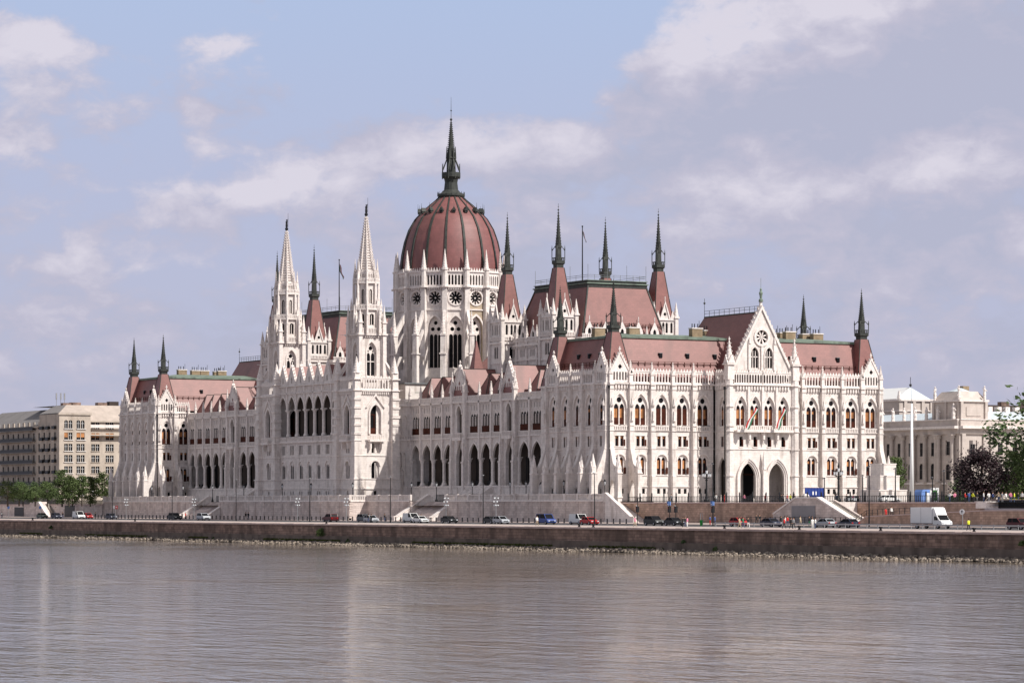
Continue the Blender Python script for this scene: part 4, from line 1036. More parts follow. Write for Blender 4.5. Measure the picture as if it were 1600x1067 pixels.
    for i in range(5):
        c = 2+4.2*i; w.panel([(c-1.1, 44.6), (c-1.1, 46.4), (c, 48.6), (c+1.1, 46.4), (c+1.1, 44.6)], [arch(c-.4, c+.4, 45.2, 46.2, 46.9, 4)], 0, .25, back='glass'); w.box(c-.07, c+.07, 48.4, 49.6, -.2, 0)
        P = w.P(c+2.1, 0, 0); inst('pinnacle', PINS, C, P[0], P[1], 44.6, 0)
    balus(w, 0, 21, 44.6, 45.6, 0, .2, .45)
    w.build('chamber_wall', C)
    # link roof toward the dome
    k = MB().use('stone'); x2 = X0-30 if X0 > -134 else X1+6
    x3 = x2+30 if X0 > -134 else X1+36
    k.wbox(x2, x3, 26, 41, 30, 38); k.use('roof').add([(x2, 25.6, 38), (x3, 25.6, 38), (x3, 41.4, 38), (x2, 41.4, 38), (x2, 33.5, 44.5), (x3, 33.5, 44.5)], [(0, 1, 5, 4), (3, 2, 5, 4), (0, 3, 4), (1, 2, 5)])
    k.build('link_roof', C)
chamber(-81.2, -57.4); chamber(-208.6, -185.6)

# ---------- courtyard level roofs and service clutter ----------
def backs():
    for xa, xb in ((-107, -28), (-241.2, -161.5)):
        b = MB()
        b.use('stone'); b.wbox(xa, xb, 24, 24.4, 26, 33.4)
        b.use('lead'); b.wbox(xa, xb, 24.4, 60, 26, 33.2)
        b.use('verdigris'); b.wbox(xa, xb, 24.0, 25.4, 33.4, 33.8)
        b.use('stone'); b.wbox(xa, xb, 56, 66, 7.2, 31)
        b.use('roof'); b.add([(xa, 55, 33), (xb, 55, 33), (xb, 61, 40.5), (xa, 61, 40.5), (xb, 67, 33), (xa, 67, 33)], [(0, 1, 2, 3), (3, 2, 4, 5), (1, 4, 2), (0, 3, 5)])
        b.build('courtyard_roof', PAR)
    # square body under the dome
    b = MB().use('stone'); b.wbox(-161.3, -106.9, 9, 62, 7.2, 31.1); b.wbox(-156, -112, 10, 56, 31, 36.2)
    b.use('lead').wbox(-156.4, -111.6, 9.6, 56.4, 36.2, 36.5)
    b.use('roof')
    for (x, y, w, z0, z1) in ((-106.0, 14, 2.8, 31.2, 37.5), (-99.0, 22, 2.6, 31, 46)):
        b.sq(x, y, z0, z1, w, .1)
    b.use('verdigris'); b.wbox(-112, -107, 9.6, 25, 31.4, 31.9); b.tube((-107, 10, 34), (-107, 24, 34), .1, 4)
    b.build('body_wall', PAR)
    # chimneys
    c = MB().use('chimney'); c.wbox(-1.25, 1.25, -.7, .7, 0, 2.0); c.use('carved').wbox(-1.35, 1.35, -.8, .8, 1.8, 2.02)
    c.use('black')
    for q in (-.9, -.3, .5): c.tube((q, 0, 2.0), (q, 0, 2.9), .11, 5)
    c.tube((1.1, .4, 2.0), (1.1, .4, 3.6), .05, 4)
    cm = c.mesh('chimney')
    for (x, D) in ((1087, -8), (1106, -14), (989, -12), (1224, -14), (1233, -10), (1276, -14), (1259, -16), (1210, -16), (935, -16)):
        y = atX(x, D); link('chimney', cm, PAR, (D, y, 42.7), pi/2, (1, 1, 1.0))
    for (x, D) in ((284, -255), (305, -258), (319, -258), (340, -262), (346, -258)):
        y = atX(x, D); link('chimney', cm, PAR, (D, y, 42.9), pi/2)
    p = MB().use('black'); p.tube((0, 0, 30), (0, 0, 33), .1, 4)
    dp = MB().use('black').frame(); dp.box(-.11, .11, 8, 32, .05, .25); dp.box(-.2, .2, 31.4, 32, .0, .4); dpm = dp.mesh('drain_pipe')
    link('drain_pipe', dpm, PAR, (0.55, -.02, 0), 0.6); link('drain_pipe', dpm, PAR, (-240.7, -.02, 0), .6); link('drain_pipe', dpm, PAR, (5.6, HC-9.1, 0), .6)
backs()
# ================= setting =================
M['asphalt'] = mat('asphalt', (.055, .053, .055), .85, .2, .4)
M['paving'] = mat('pale_promenade_paving', (.40, .33, .30), .85, .15, .5)
M['plaza'] = mat('plaza_paving', (.30, .27, .24), .85, .15, .3)
M['wallstone'] = mat('terrace_wall_stone', (.58, .495, .455), .9, .18, .7, brick=(1.3, .5, .12), stain=((.34, .26, .23), .25, .54, .6))
M['brownstone'] = mat('brown_wall_stone', (.42, .29, .225), .9, .25, .8, brick=(1.0, .42, .16), stain=((.20, .14, .11), .3, .53, .6))
M['quaystone'] = mat('dark_red_quay_masonry', (.26, .175, .14), .9, .3, .9, brick=(1.4, .5, .22), stain=((.09, .062, .05), .22, .5, .75))
M['quayfoot'] = mat('grey_quay_footing', (.16, .125, .105), .9, .25, .5, stain=((.07, .055, .045), .35, .52, .7))
M['quaycap'] = mat('pinkish_quay_coping', (.50, .39, .36), .85, .12, .7)
M['rock'] = mat('pale_riprap', (.24, .20, .165), .9, .6, 1.4)
M['weed'] = mat('weed_leaves', (.07, .085, .015), .8, .4, 3)
M['leaf1'] = mat('deep_green_leaves', (.045, .075, .022), .7, .45, .8)
M['leaf2'] = mat('fresh_green_leaves', (.068, .098, .03), .7, .35, .8)
M['leaf3'] = mat('copper_leaves', (.022, .009, .012), .6, .5, 1.2)
M['bark'] = mat('bark', (.06, .045, .035), .9, .3, 3)
M['steel'] = mat('galvanised_steel', (.30, .30, .31), .5, .1, 1, metal=.3)
M['stucco'] = mat('buff_stucco', (.46, .395, .335), .9, .14, .4, stain=((.26, .21, .17), .3, .55, .6))
M['stucco2'] = mat('cream_stucco', (.52, .455, .415), .9, .1, .4, brick=(1.6, .7, .05), stain=((.30, .26, .22), .3, .56, .5))
M['slate'] = mat('grey_slate', (.20, .185, .18), .7, .15, .3)
M['paleroof'] = mat('pale_tile_roof', (.42, .355, .31), .85, .12, .5)
M['zinc'] = mat('blue_white_zinc_roof', (.52, .58, .62), .35, .06, .4)
M['darkroof'] = mat('dark_brown_roof', (.05, .035, .03), .7, .2, .5)
M['tyre'] = mat('tyre', (.02, .02, .02), .8, .1, 3)
M['hub'] = mat('wheel_rim', (.35, .35, .37), .35, .1, 3, metal=.7)
M['headlight'] = mat('headlamp_glass', (.6, .62, .65), .15, .05, 3)
M['tail'] = mat('tail_lamp', (.35, .01, .01), .3, .1, 3)
M['lampglass'] = mat('frosted_lamp_glass', (.7, .72, .74), .25, .03, 3)
M['blue'] = mat('blue_hoarding', (.02, .045, .22), .6, .1, .6)
M['sky_blue'] = mat('light_blue_cover', (.14, .25, .55), .6, .15, 1)
M['green'] = mat('green_plastic', (.03, .35, .05), .6, .1, 1)
M['greydoor'] = mat('grey_shutter', (.26, .25, .26), .6, .05, 1)
def paint(n, c, r=.28):
    M[n] = mat('paint_'+n, c, .38, .03, .5, spec=.3); return n
for n, c in (('p_black', (.012, .014, .015)), ('p_white', (.75, .75, .74)), ('p_red', (.42, .015, .015)), ('p_blue', (.035, .07, .26)), ('p_silver', (.40, .42, .45)), ('p_maroon', (.09, .012, .015)), ('p_navy', (.02, .025, .05)), ('p_green', (.10, .13, .09)), ('p_grey', (.10, .11, .12))): paint(n, c)
def cl(n, c): M[n] = mat('cloth_'+n, c, .9, .1, 3)
for n, c in (('c_white', (.7, .7, .68)), ('c_red', (.5, .03, .03)), ('c_black', (.02, .02, .022)), ('c_blue', (.05, .09, .25)), ('c_jeans', (.05, .07, .14)), ('c_beige', (.45, .36, .25)), ('c_yellow', (.65, .7, .05)), ('c_green', (.05, .15, .05)), ('c_pink', (.6, .2, .3)), ('c_grey', (.18, .18, .19)), ('skin', (.45, .26, .18)), ('hair', (.03, .02, .015))): cl(n, c)

# water
wm = bpy.data.materials.new('river_water'); wm.use_nodes = True
nt = wm.node_tree; N = nt.nodes; L = nt.links; b = N['Principled BSDF']
b.inputs['Base Color'].default_value = (.158, .127, .10, 1); b.inputs['Roughness'].default_value = .05; b.inputs['IOR'].default_value = 1.33
g = N.new('ShaderNodeNewGeometry')
hs = None
for sc, st, ds, rot in ((.10, .25, 1.0, .5), (.38, .55, .5, .9), (1.2, .6, .2, .7), (4.0, .5, .05, .3)):
    mp = N.new('ShaderNodeMapping'); mp.inputs['Scale'].default_value = (sc*.55, sc*1.15, sc); mp.inputs['Rotation'].default_value = (0, 0, rot*.3-.5); L.new(g.outputs['Position'], mp.inputs[0])
    nz = N.new('ShaderNodeTexNoise'); nz.inputs['Scale'].default_value = 1; nz.inputs['Detail'].default_value = 3; nz.inputs['Distortion'].default_value = .4; L.new(mp.outputs[0], nz.inputs['Vector'])
    bp = N.new('ShaderNodeBump'); bp.inputs['Strength'].default_value = st; bp.inputs['Distance'].default_value = ds; L.new(nz.outputs['Fac'], bp.inputs['Height'])
    if sc > .2:
        zp = N.new('ShaderNodeTexNoise'); zp.inputs['Scale'].default_value = .018; zp.inputs['Detail'].default_value = 3; L.new(g.outputs['Position'], zp.inputs['Vector'])
        zr_ = N.new('ShaderNodeMapRange'); zr_.inputs[1].default_value = .38; zr_.inputs[2].default_value = .62; zr_.inputs[3].default_value = st*.55; zr_.inputs[4].default_value = min(1, st*1.45); L.new(zp.outputs['Fac'], zr_.inputs[0]); L.new(zr_.outputs[0], bp.inputs['Strength'])
    if hs: L.new(hs, bp.inputs['Normal'])
    hs = bp.outputs[0]
L.new(hs, b.inputs['Normal'])
M['water'] = wm
def sheet(name, x0, x1, y0, y1, z, m, z2=None):
    b = MB().use(m); z2 = z if z2 is None else z2
    b.add([(x0, y0, z), (x1, y0, z), (x1, y1, z2), (x0, y1, z2)], [(0, 1, 2, 3)]); return tag(b.build(name), kind='structure')
sheet('water', -2600, 1500, -1500, -59, 0, 'water')
sheet('ground', -4000, 6, -4.3, 4000, 7.6, 'plaza')
sheet('ground', 6, 2500, -.3, 4000, 7.6, 'plaza')
sheet('promenade', -900, 700, -60, -36, 4.03, 'paving')
sheet('road', -900, 700, -36, -19, 4.04, 'asphalt', 4.12)
sheet('pavement', -900, 700, -19, .3, 4.24, 'paving', 4.3)
sheet('plaza_ground', 6.2, 600, -.5, 600, 8.2, 'plaza')
k = MB().use('quaycap'); k.wbox(-900, 700, -19.2, -18.95, 4.0, 4.25); tag(k.build('kerb'), kind='structure')
for i, yy in enumerate((-27.6,)):
    d = MB().use('white')
    for x in range(-260, 230, 9): d.wbox(x, x+3, yy-.07, yy+.07, 4.085, 4.092)
    tag(d.build('road_marking'), kind='structure')

# quay wall
q = MB()
q.use('quaystone').wbox(-900, 700, -60.3, -59, 1.75, 3.75); q.use('quayfoot').wbox(-900, 700, -60.75, -59, -.6, 1.75)
qt = MB().use('quaycap')
x = -420
while x < 420:
    w = random.uniform(1.6, 2.4); qt.wbox(x, x+w-.03, -60.55+random.uniform(-.03, .03), -59.2, 3.75, 4.03+random.uniform(0, .05)); x += w
qo = q.build('quay_wall'); tag(qo, 'long dark red stone quay wall rising from the river under the promenade', 'quay wall')
qt.build('coping', qo)
# riprap along the foot
rk = MB().use('rock')
def rock(x, y, z, r):
    p = []
    for k in range(3):
        for i in range(5):
            a = 2*pi*i/5+k*.5+random.uniform(-.3, .3); rr = r*(1, .95, .5)[k]*random.uniform(.7, 1.2)
            p.append((x+rr*cos(a)*1.2, y+rr*sin(a), z+(-.5, .25, .75)[k]*r*random.uniform(.8, 1.1)))
    rk.add(p, [(k*5+i, k*5+(i+1) % 5, k*5+5+(i+1) % 5, k*5+5+i) for k in range(2) for i in range(5)]+[tuple(range(10, 15))])
x = -215
while x < 225:
    wd = 1.0+1.6*max(0, noise.noise((x*.05, 3, 0))+.45)
    for _ in range(8 if x > -60 else 6):
        t = random.random()*wd
        rock(x+random.uniform(-.5, .5), -60.9-t*1.5, .52-.33*t+random.uniform(-.15, .12), random.uniform(.12, .40))
    x += .75
x = -230
tag(rk.build('riprap'), 'pale broken rocks heaped along the foot of the quay wall', 'rocks', kind='stuff')
wd = MB().use('weed')
def tuft(mb, x, y, z, r, n, s=.18):
    for _ in range(n):
        a = random.uniform(0, 2*pi); e = random.uniform(0, pi/2); rr = r*random.random()**.5
        cx, cy, cz = x+rr*cos(a)*cos(e), y-abs(rr*sin(a)*cos(e)), z+rr*sin(e)
        u = Vector((random.gauss(0, 1), random.gauss(0, 1), random.gauss(0, 1))).normalized()*s; v = u.orthogonal().normalized()*s*.6
        c = Vector((cx, cy, cz)); mb.add([tuple(c-u), tuple(c+v), tuple(c+u), tuple(c-v)], [(0, 1, 2, 3)])
x = -180
while x < 120:
    if noise.noise((x*.03, 9, 1)) > -.05:
        for _ in range(3): tuft(wd, x+random.uniform(-.5, .5), -60.85, .75, .28, 9, .14)
    x += .8
tag(wd.build('grass'), 'yellow green weeds growing between the riprap and the quay wall', 'weeds', kind='stuff')
for (px, r, z, l, s) in ((503, 1.5, 2.3, 'largest leafy green bush sprouting from the quay wall face', 0), (545, .7, .9, 'small weed clump at the quay foot left of centre', 0), (1120, .8, .9, 'low green bush at the quay foot below the traffic lights', 0), (1068, .5, 1.9, 'small green plant clinging to the quay wall', 0), (1036, .9, .5, 'flat green weed patch on the rocks near the middle right', 0), (760, .55, .7, 'small dark bush at the quay foot below the stair', 0), (335, .6, .8, 'dark weed clump at the quay foot on the left', 0), (175, .6, .7, 'low green plants at the quay foot at far left', 0), (80, .7, 2.4, 'dark creeper hanging on the quay wall at far left', 0), (1597, .6, 2.6, 'green plant at the top of the quay wall at the right edge', 0)):
    t = MB().use('leaf2' if px in (503, 1120, 1597) else 'leaf1'); X = atY(px, -60.6)
    tuft(t, X, -60.5, z-r*.4, r, int(260*r), .16); o = t.build('bush')
    tag(o, l, 'bush')

# ---------- river terrace wall ----------
WY = -4.8; BY = -9.5
def terrace():
    b = MB()
    X0, X1 = -268.5, 6.2
    a, z = -166.0, -102.2
    st = [(-205.4, -187.8), (-80.4, -62.8)]
    def wall(x0, x1, Y):
        b.frame(0, Y, 0); b.use('wallstone').box(x0, x1, 3.8, 8.55, -.7, 0)
        b.use('carved').box(x0, x1, 8.45, 8.75, -.5, .18); b.use('wallstone').box(x0, x1, 4.2, 4.7, 0, .12)
        b.use('stone'); balus(b, x0, x1, 8.75, 10.0, -.35, -.02, .42, .22)
        n = max(1, int((x1-x0)/5.2)); s = (x1-x0)/n
        for i in range(n+1):
            c = x0+s*i; b.use('stone').box(c-.45, c+.45, 8.7, 10.08, -.42, .08)
            b.use('wallstone')
            for k in range(7): b.box(c-.7+(k % 2)*.15, c+.7-(k % 2)*.15, 4.7+.53*k, 5.15+.53*k, 0, .1)
    wall(X0, st[0][0], WY); wall(st[0][1], a, WY); wall(a, z, BY); wall(z, st[1][0], WY); wall(st[1][1], X1, WY)
    for X, s in ((z, 1), (a, -1)):
        b.fr = None; b.use('wallstone').wbox(X-(1 if s > 0 else 0), X+(0 if s > 0 else 1), BY+.05, WY+.6, 3.8, 8.55); b.use('stone').wbox(X-.35, X+.02, BY+.1, WY, 9.75, 10.02); b.wbox(X-.3, X, BY+.1, WY, 8.75, 8.9)
        b.use('carved').wbox(X-.4, X+.18, BY, WY, 8.45, 8.75)
        for k in range(10): b.use('stone').wbox(X-.26, X-.04, BY+.3+.45*k, BY+.5+.45*k, 8.9, 9.75)
        for k in range(7): b.use('wallstone').wbox(X, X+.1, BY+.1, BY+1.1, 4.7+.53*k, 5.15+.53*k)
    b.use('wallstone').wbox(X1-.6, X1, WY+.02, -.8, 3.8, 8.5)
    for x0, x1 in st:
        for q in (x0, x1): b.wbox(q-.3, q+.3, WY, .3, 3.8, 8.55)
        b.wbox(x0, x1, .05, .6, 3.8, 8.45)
    o = b.build('terrace_wall'); tag(o, 'long stone terrace wall with carved balustrade below the river front of the palace', 'terrace wall')
    k = MB().use('plaza')
    for x0, x1, y0, y1 in ((X0, st[0][0], WY+.6, .1), (st[0][1], st[1][0], WY+.6, .1), (st[1][1], X1, WY+.6, .1), (X0, X1, .1, 10), (a, z, BY+.6, WY+.6)):
        k.add([(x0, y0, 8.5), (x1, y0, 8.5), (x1, y1, 8.5), (x0, y1, 8.5)], [(0, 1, 2, 3)])
    tag(k.build('terrace'), kind='structure')
    for (x0, x1), lab in zip(st, ('wide stone stair with sloping flanks below the left arcade, the farther one', 'wide stone stair with sloping flanks below the right arcade, the nearer one')):
        t = thing('river_stair', lab, 'stairs')
        s = MB().use('wallstone'); n = 26; run = 8.0
        for i in range(n):
            y = -run*(i+1)/n; s.wbox(x0+.6, x1-.6, y, y+run/n+.02, 3.9, 8.5-(4.25/n)*(i+.5))
        s.build('step', t)
        for q in (x0, x1):
            f = MB().use('stone').frame(q, 0, 0)
            f.profile([(-.3, 3.9), (-.3, 9.9), (.4, 9.9), (8.2, 5.0), (8.9, 5.0), (8.9, 3.9)], -.55, .55)
            f.use('carved').profile([(.2, 9.95), (.2, 10.2), (8.2, 5.25), (9.1, 5.25), (9.1, 5.0), (8.3, 4.98)], -.68, .68)
            f.build('flank_wall', t)
    # podium steps in front of each arcade
    for c in (-70.0, -198.2):
        s = MB().use('stone')
        for i in range(14): s.wbox(c-5.5, c+5.5, 8-.42*(i+1), 8-.42*i+.02, 8.4, 12.0-.25*(i+.4))
        s.wbox(c-6.4, c-5.5, 1.9, 8, 8.4, 10.2); s.wbox(c+5.5, c+6.4, 1.9, 8, 8.4, 10.2)
        s.wbox(-107 if c > -130 else -241, c-6.4, 6.6, 8, 8.4, 9.7); s.wbox(c+6.4, -28 if c > -130 else -161.5, 6.6, 8, 8.4, 9.7)
        o = s.build('podium_steps'); tag(o, 'stone steps climbing to the %s arcade of the river front' % ('nearer' if c > -130 else 'farther'), 'steps')
        g = MB().use('black')
        x0, x1 = st[1] if c > -130 else st[0]; x0 += 3.5
        g.wbox(x0, x1-.6, .3, .4, 9.8, 9.9); g.wbox(x0, x1-.6, .3, .4, 8.6, 8.7)
        for i in range(40): x = x0+(x1-.6-x0)*i/39; g.wbox(x-.03, x+.03, .32, .38, 8.5, 10.1)
        tag(g.build('stair_gate'), 'black iron fence closing the top of the %s river stair' % ('nearer' if c > -130 else 'farther'), 'fence')
terrace()
# stair at the south end of the terrace
t = thing('side_stair', 'narrow stone stair with a pale sloping parapet at the right end of the terrace', 'stairs')
xa, xb = 6.2, atY(985, WY)
b = MB().use('stone'); b.frame(0, WY, 0); b.prism([(xa, 3.9), (xa, 10.0), (xa+.7, 10.0), (xb, 5.2), (xb+1.2, 5.2), (xb+1.2, 3.9)], -.5, 0); b.use('carved').prism([(xa, 10.0), (xa, 10.25), (xa+.8, 10.25), (xb, 5.5), (xb+1.3, 5.5), (xb+1.3, 5.2), (xb, 5.2), (xa+.7, 10.0)], -.6, .1); b.build('parapet', t)
b = MB().use('stone'); n = 26
for i in range(n): x = xa+(xb-xa)*i/n; b.wbox(x, x+(xb-xa)/n+.01, WY+.5, -.85, 3.9, 8.4-4.1*(i+.5)/n)
b.build('step', t)

# ---------- square retaining wall with fence ----------
PY = -.8; xe = atY(1531, PY); xf = atY(978, PY)
b = MB().use('brownstone'); b.wbox(6.25, xe, PY, PY+1, 3.8, 8.05); b.use('quaycap').wbox(6.25, xe, PY-.15, PY+1.1, 8.05, 8.3)
tag(b.build('plaza_wall'), 'brown stone retaining wall under the fenced square right of the palace', 'retaining wall')
f = MB().use('black'); yf = PY+.5
f.wbox(xf, xe, yf, yf+.08, 9.35, 9.43); f.wbox(xf, xe, yf, yf+.08, 8.45, 8.55)
tg = thing('square_fence', 'black iron fence along the edge of the square above the brown wall', 'fence')
x = xf
while x < xe: f.wbox(x-.04, x+.04, yf, yf+.08, 8.3, 9.4); x += .55
f.build('rail', tg)
x = xf
while x < xe: p = MB().use('black'); p.wbox(x-.09, x+.09, yf-.06, yf+.14, 8.3, 10.0); p.frus(x, yf+.04, 10.0, 10.25, .12, .02, 4); p.build('post', tg); x += 4.6
# centre stair block
t = thing('stair_block', 'pale trapezoid stair block with a grey shutter below the square', 'stairs')
Yb = -9.5; xs = [atY(p, Yb) for p in (1208, 1243, 1276, 1333)]; zt = 8.9
b = MB().use('wallstone').frame(0, Yb, 0); b.prism([(xs[0], 3.9), (xs[0], 6.0), (xs[1], zt), (xs[2], zt), (xs[3], 4.9), (xs[3]+1, 4.9), (xs[3]+1, 3.9)], -1, 0)
b.use('carved').prism([(xs[0], 6.0), (xs[1], zt), (xs[2], zt), (xs[3], 4.9), (xs[3]+1.1, 4.9), (xs[3]+1.1, 5.15), (xs[3], 5.15), (xs[2]+.1, zt+.28), (xs[1]-.1, zt+.28), (xs[0], 6.3)], -1.1, .12)
b.fr = None; b.use('stone').wbox(xs[1], xs[2], Yb+1, PY-.02, 3.9, 8.3); b.build('block_wall', t)
g = MB().use('greydoor'); xg = [atY(p, Yb) for p in (1237.5, 1274)]; g.frame(0, Yb, 0); g.box(xg[0], xg[1], 4.2, 7.6, .05, .12)
for i in range(12): g.box(xg[0], xg[1], 4.25+.28*i, 4.3+.28*i, .12, .15)
g.build('shutter', t)
b = MB().use('plaza'); n = 24
for i in range(n): x = xs[2]+(xs[3]-xs[2])*i/n; b.wbox(x, x+(xs[3]-xs[2])/n+.01, Yb+1.05, Yb+3.6, 3.9, 8.3-4.0*(i+.5)/n)
b.build('step', t)
b = MB().use('wallstone').frame(0, Yb+3.6, 0); b.prism([(xs[2], 3.9), (xs[2], 8.7), (xs[3], 4.7), (xs[3], 3.9)], -.4, 0); b.build('back_parapet', t)
# rising path with railing in front of the square wall
RY = -10.3; xr1 = 260
P = [(xs[3]+2, 4.4), (atY(1354, RY), 5.7), (atY(1534, RY), 6.75), (xr1, 7.2)]
b = MB().use('brownstone').frame(0, RY, 0)
b.prism([(P[0][0], 3.9)]+P+[(xr1, 3.9)], -.6, 0); b.use('quaycap').prism(P+[(x, z+.18) for x, z in P[::-1]], -.7, .08)
tag(b.build('ramp_wall'), 'low brown stone wall of the path rising behind the white truck', 'retaining wall')
b = MB().use('paving')
for (xa, za), (xb, zb) in zip(P[:-1], P[1:]): b.add([(xa, RY+.3, za), (xb, RY+.3, zb), (xb, PY, zb), (xa, PY, za)], [(0, 1, 2, 3)])
tag(b.build('ramp_path'), kind='structure')
def zr(x):
    for (xa, za), (xb, zb) in zip(P[:-1], P[1:]):
        if xa <= x <= xb: return za+(zb-za)*(x-xa)/(xb-xa)
    return P[0][1] if x < P[0][0] else P[-1][1]
tg = thing('path_railing', 'thin dark railing along the rising path', 'railing')
f = MB().use('black'); x = atY(1165, RY)
while x < atY(1425, RY):
    z = zr(x)
    f.wbox(x-.05, x+.05, RY+.1, RY+.2, z-.2, z+1.25)
    f.tube((x, RY+.15, z+1.2), (x+1.6, RY+.15, zr(x+1.6)+1.2), .04, 4); f.tube((x, RY+.15, z+.65), (x+1.6, RY+.15, zr(x+1.6)+.65), .025, 4); x += 1.6
f.build('rail', tg)
# garden wall at the far right
gx = atY(1549, 1.0)
b = MB().use('black'); b.wbox(gx, 330, 1.0, 1.2, 7.2, 8.6); b.use('quaycap').wbox(gx, 330, .8, 1.4, 8.6, 8.72); b.use('carved').lathe(gx-1, 2.2, [(3.2, 7.2), (3.2, 8.4), (2.9, 8.4), (2.9, 7.3)], 18)
tag(b.build('garden_wall'), 'dark garden wall with a pale rounded end right of the square', 'garden wall')
b = MB().use('leaf2'); b.wbox(gx+1, 330, 3, 12, 8.0, 8.35); tag(b.build('lawn'), kind='structure')

# ---------- road guard rail, bollards ----------
tg = thing('guard_rail', 'grey steel guard rail beside the road at the right', 'guard rail')
f = MB().use('steel'); x0, x1 = atY(1118, -35.5), 320
f.wbox(x0, x1, -35.6, -35.5, 4.55, 4.8); x = x0
while x < x1: f.wbox(x-.06, x+.06, -35.5, -35.4, 4.0, 4.85); x += 3.0
f.build('rail', tg)
bm = MB().use('black'); bm.lathe(0, 0, [(.17, 0), (.17, .12), (.13, .16), (.13, .72), (.17, .78), (.14, .86), (.02, .92)], 8); bme = bm.mesh('bollard')
x = -238.0; i = 0
while x < 40:
    if True:
        tag(link('bollard', bme, None, (x, -18.2, 4.24)), 'short black iron bollard in the row along the terrace wall', 'bollard', 'bollards along the terrace wall')
    x += 2.4
mb_ = MB().use('black'); mb_.lathe(0, 0, [(.28, 0), (.28, .1), (.18, .15), (.18, .4), (.33, .5), (.3, .62), (.02, .66)], 10); mbm = mb_.mesh('mooring_bollard')
for i, px in enumerate((51, 211, 510, 905, 927, 1132, 1249, 1376, 1522)):
    tag(link('mooring_bollard', mbm, None, (atY(px, -59), -59, 4.03)), ['farthest left mooring post on the quay edge', 'mooring post on the quay edge under the left pavilion', 'mooring post on the quay edge above the biggest bush', 'mooring post on the quay edge near the red car', 'mooring post on the quay edge right of the red car', 'mooring post on the quay edge below the traffic lights', 'mooring post on the quay edge below the pale stair block', 'mooring post on the quay edge below the stepped plinth', 'mooring post beside the walker in a yellow vest'][i], 'mooring post', 'mooring posts on the quay')

# ---------- lamps and poles ----------
def pole_mesh(h, head=1):
    b = MB().use('black'); b.tube((0, 0, 0), (0, 0, 1.0), .16, 8, .13); b.tube((0, 0, 1), (0, 0, h), .11, 8, .07)
    p = b.mesh('pole'); l = MB().use('steel'); l.tube((0, 0, h-.1), (-.9, .5, h+.15), .05, 5); l.wbox(-1.25, -.75, .3, .6, h+.05, h+.2)
    return p, l.mesh('lamp_head')
PM = pole_mesh(9.4)
tp = ((176, 'in front of the left pavilion buttresses'), (269, 'in front of the farthest stair'), (369, 'right of the farther river stair'), (484, 'in front of the seven arched loggia'), (610, 'in front of the right white tower'), (755, 'right of the nearer river stair'), (929, 'in front of the corner buttress of the right pavilion'))
for px, w in tp:
    t = thing('street_lamp', 'tall thin black street lamp '+w, 'street lamp', (atY(px, -34.5), -34.5, 4.04), 0, 'tall black street lamps along the road')
    link('pole', PM[0], t); link('lamp_head', PM[1], t)
fm = MB().use('steel'); fm.tube((0, 0, 0), (0, 0, 5.6), .09, 6, .06)
FH = []
for z in (3.6, 4.3, 5.0):
    for a in (0, pi*2/3, pi*4/3):
        fh = MB().use('lampglass'); fh.ball(.42*cos(a+z), .42*sin(a+z), z, .16, 5); fh.use('steel').tube((0, 0, z), (.42*cos(a+z), .42*sin(a+z), z), .03, 4); FH.append(fh.mesh('floodlight'))
fm = fm.mesh('pole')
for px, w in ((197, 'below the left pavilion'), (303, 'left of the farther river stair'), (465, 'below the loggia'), (541, 'at the bastion corner'), (697, 'on the nearer river stair'), (775, 'beside the silver car')):
    t = thing('floodlight_post', 'silver post with clusters of round floodlights '+w, 'floodlight post', (atY(px, -30 if px < 700 else -33), -30 if px < 700 else -33, 4.08), 0, 'silver floodlight posts along the road')
    link('pole', fm, t)
    for q in FH: link('floodlight', q, t)
lm = MB().use('black'); lm.lathe(0, 0, [(.32, 0), (.32, .35), (.2, .5), (.14, 1.0), (.1, 1.3), (.08, 3.0), (.16, 3.1), (.1, 3.2)], 8); lm.lathe(0, 0, [(.3, 3.95), (.18, 4.2), (.03, 4.45)], 6)
for i in range(6): a = i*pi/3; lm.tube((.14*cos(a), .14*sin(a), 3.2), (.3*cos(a), .3*sin(a), 3.95), .02, 4)
lg = MB().use('lampglass'); lg.frus(0, 0, 3.2, 3.95, .12, .27, 6)
lm, lg = lm.mesh('post'), lg.mesh('lantern')
for px, w in ((237, 'at the foot of the left pavilion'), (286, 'at the left end of the farther arcade'), (332, 'in front of the farther arcade'), (381, 'at the right end of the farther arcade'), (441, 'under the left end of the loggia'), (486, 'under the middle of the loggia'), (551, 'beside the corner pier of the right tower'), (643, 'at the left end of the nearer arcade'), (682, 'above the nearer river stair'), (738, 'right of the podium steps'), (797, 'under the right gable bay'), (822, 'at the right end of the nearer arcade'), (881, 'before the second arch of the right pavilion'), (945, 'at the corner of the right pavilion')):
    Y = -7.8 if 420 < px < 560 else -3.2
    t = thing('terrace_lantern', 'black terrace lamp with a glass lantern '+w, 'lantern', (atY(px, Y), Y, 8.5), 0, 'lanterns along the terrace')
    link('post', lm, t); link('lantern', lg, t)
cm_ = MB().use('black'); cm_.lathe(0, 0, [(.55, 0), (.55, .5), (.35, .8), (.2, 1.4), (.16, 4.2), (.3, 4.4), (.12, 4.6), (.1, 6.2), (.2, 6.6), (.02, 7.2)], 10)
cg = MB()
for k in range(6):
    a = k*pi/3; cm_.tube((0, 0, 4.6), (.75*cos(a), .75*sin(a), 4.9), .05, 5); cg.use('lampglass').frus(.75*cos(a), .75*sin(a), 5.0, 5.55, .12, .2, 6); cg.use('black').frus(.75*cos(a), .75*sin(a), 5.55, 5.8, .22, .03, 6)
cg.use('lampglass').frus(0, 0, 5.6, 6.2, .2, .28, 6)
cm_, cg = cm_.mesh('post'), cg.mesh('lantern')
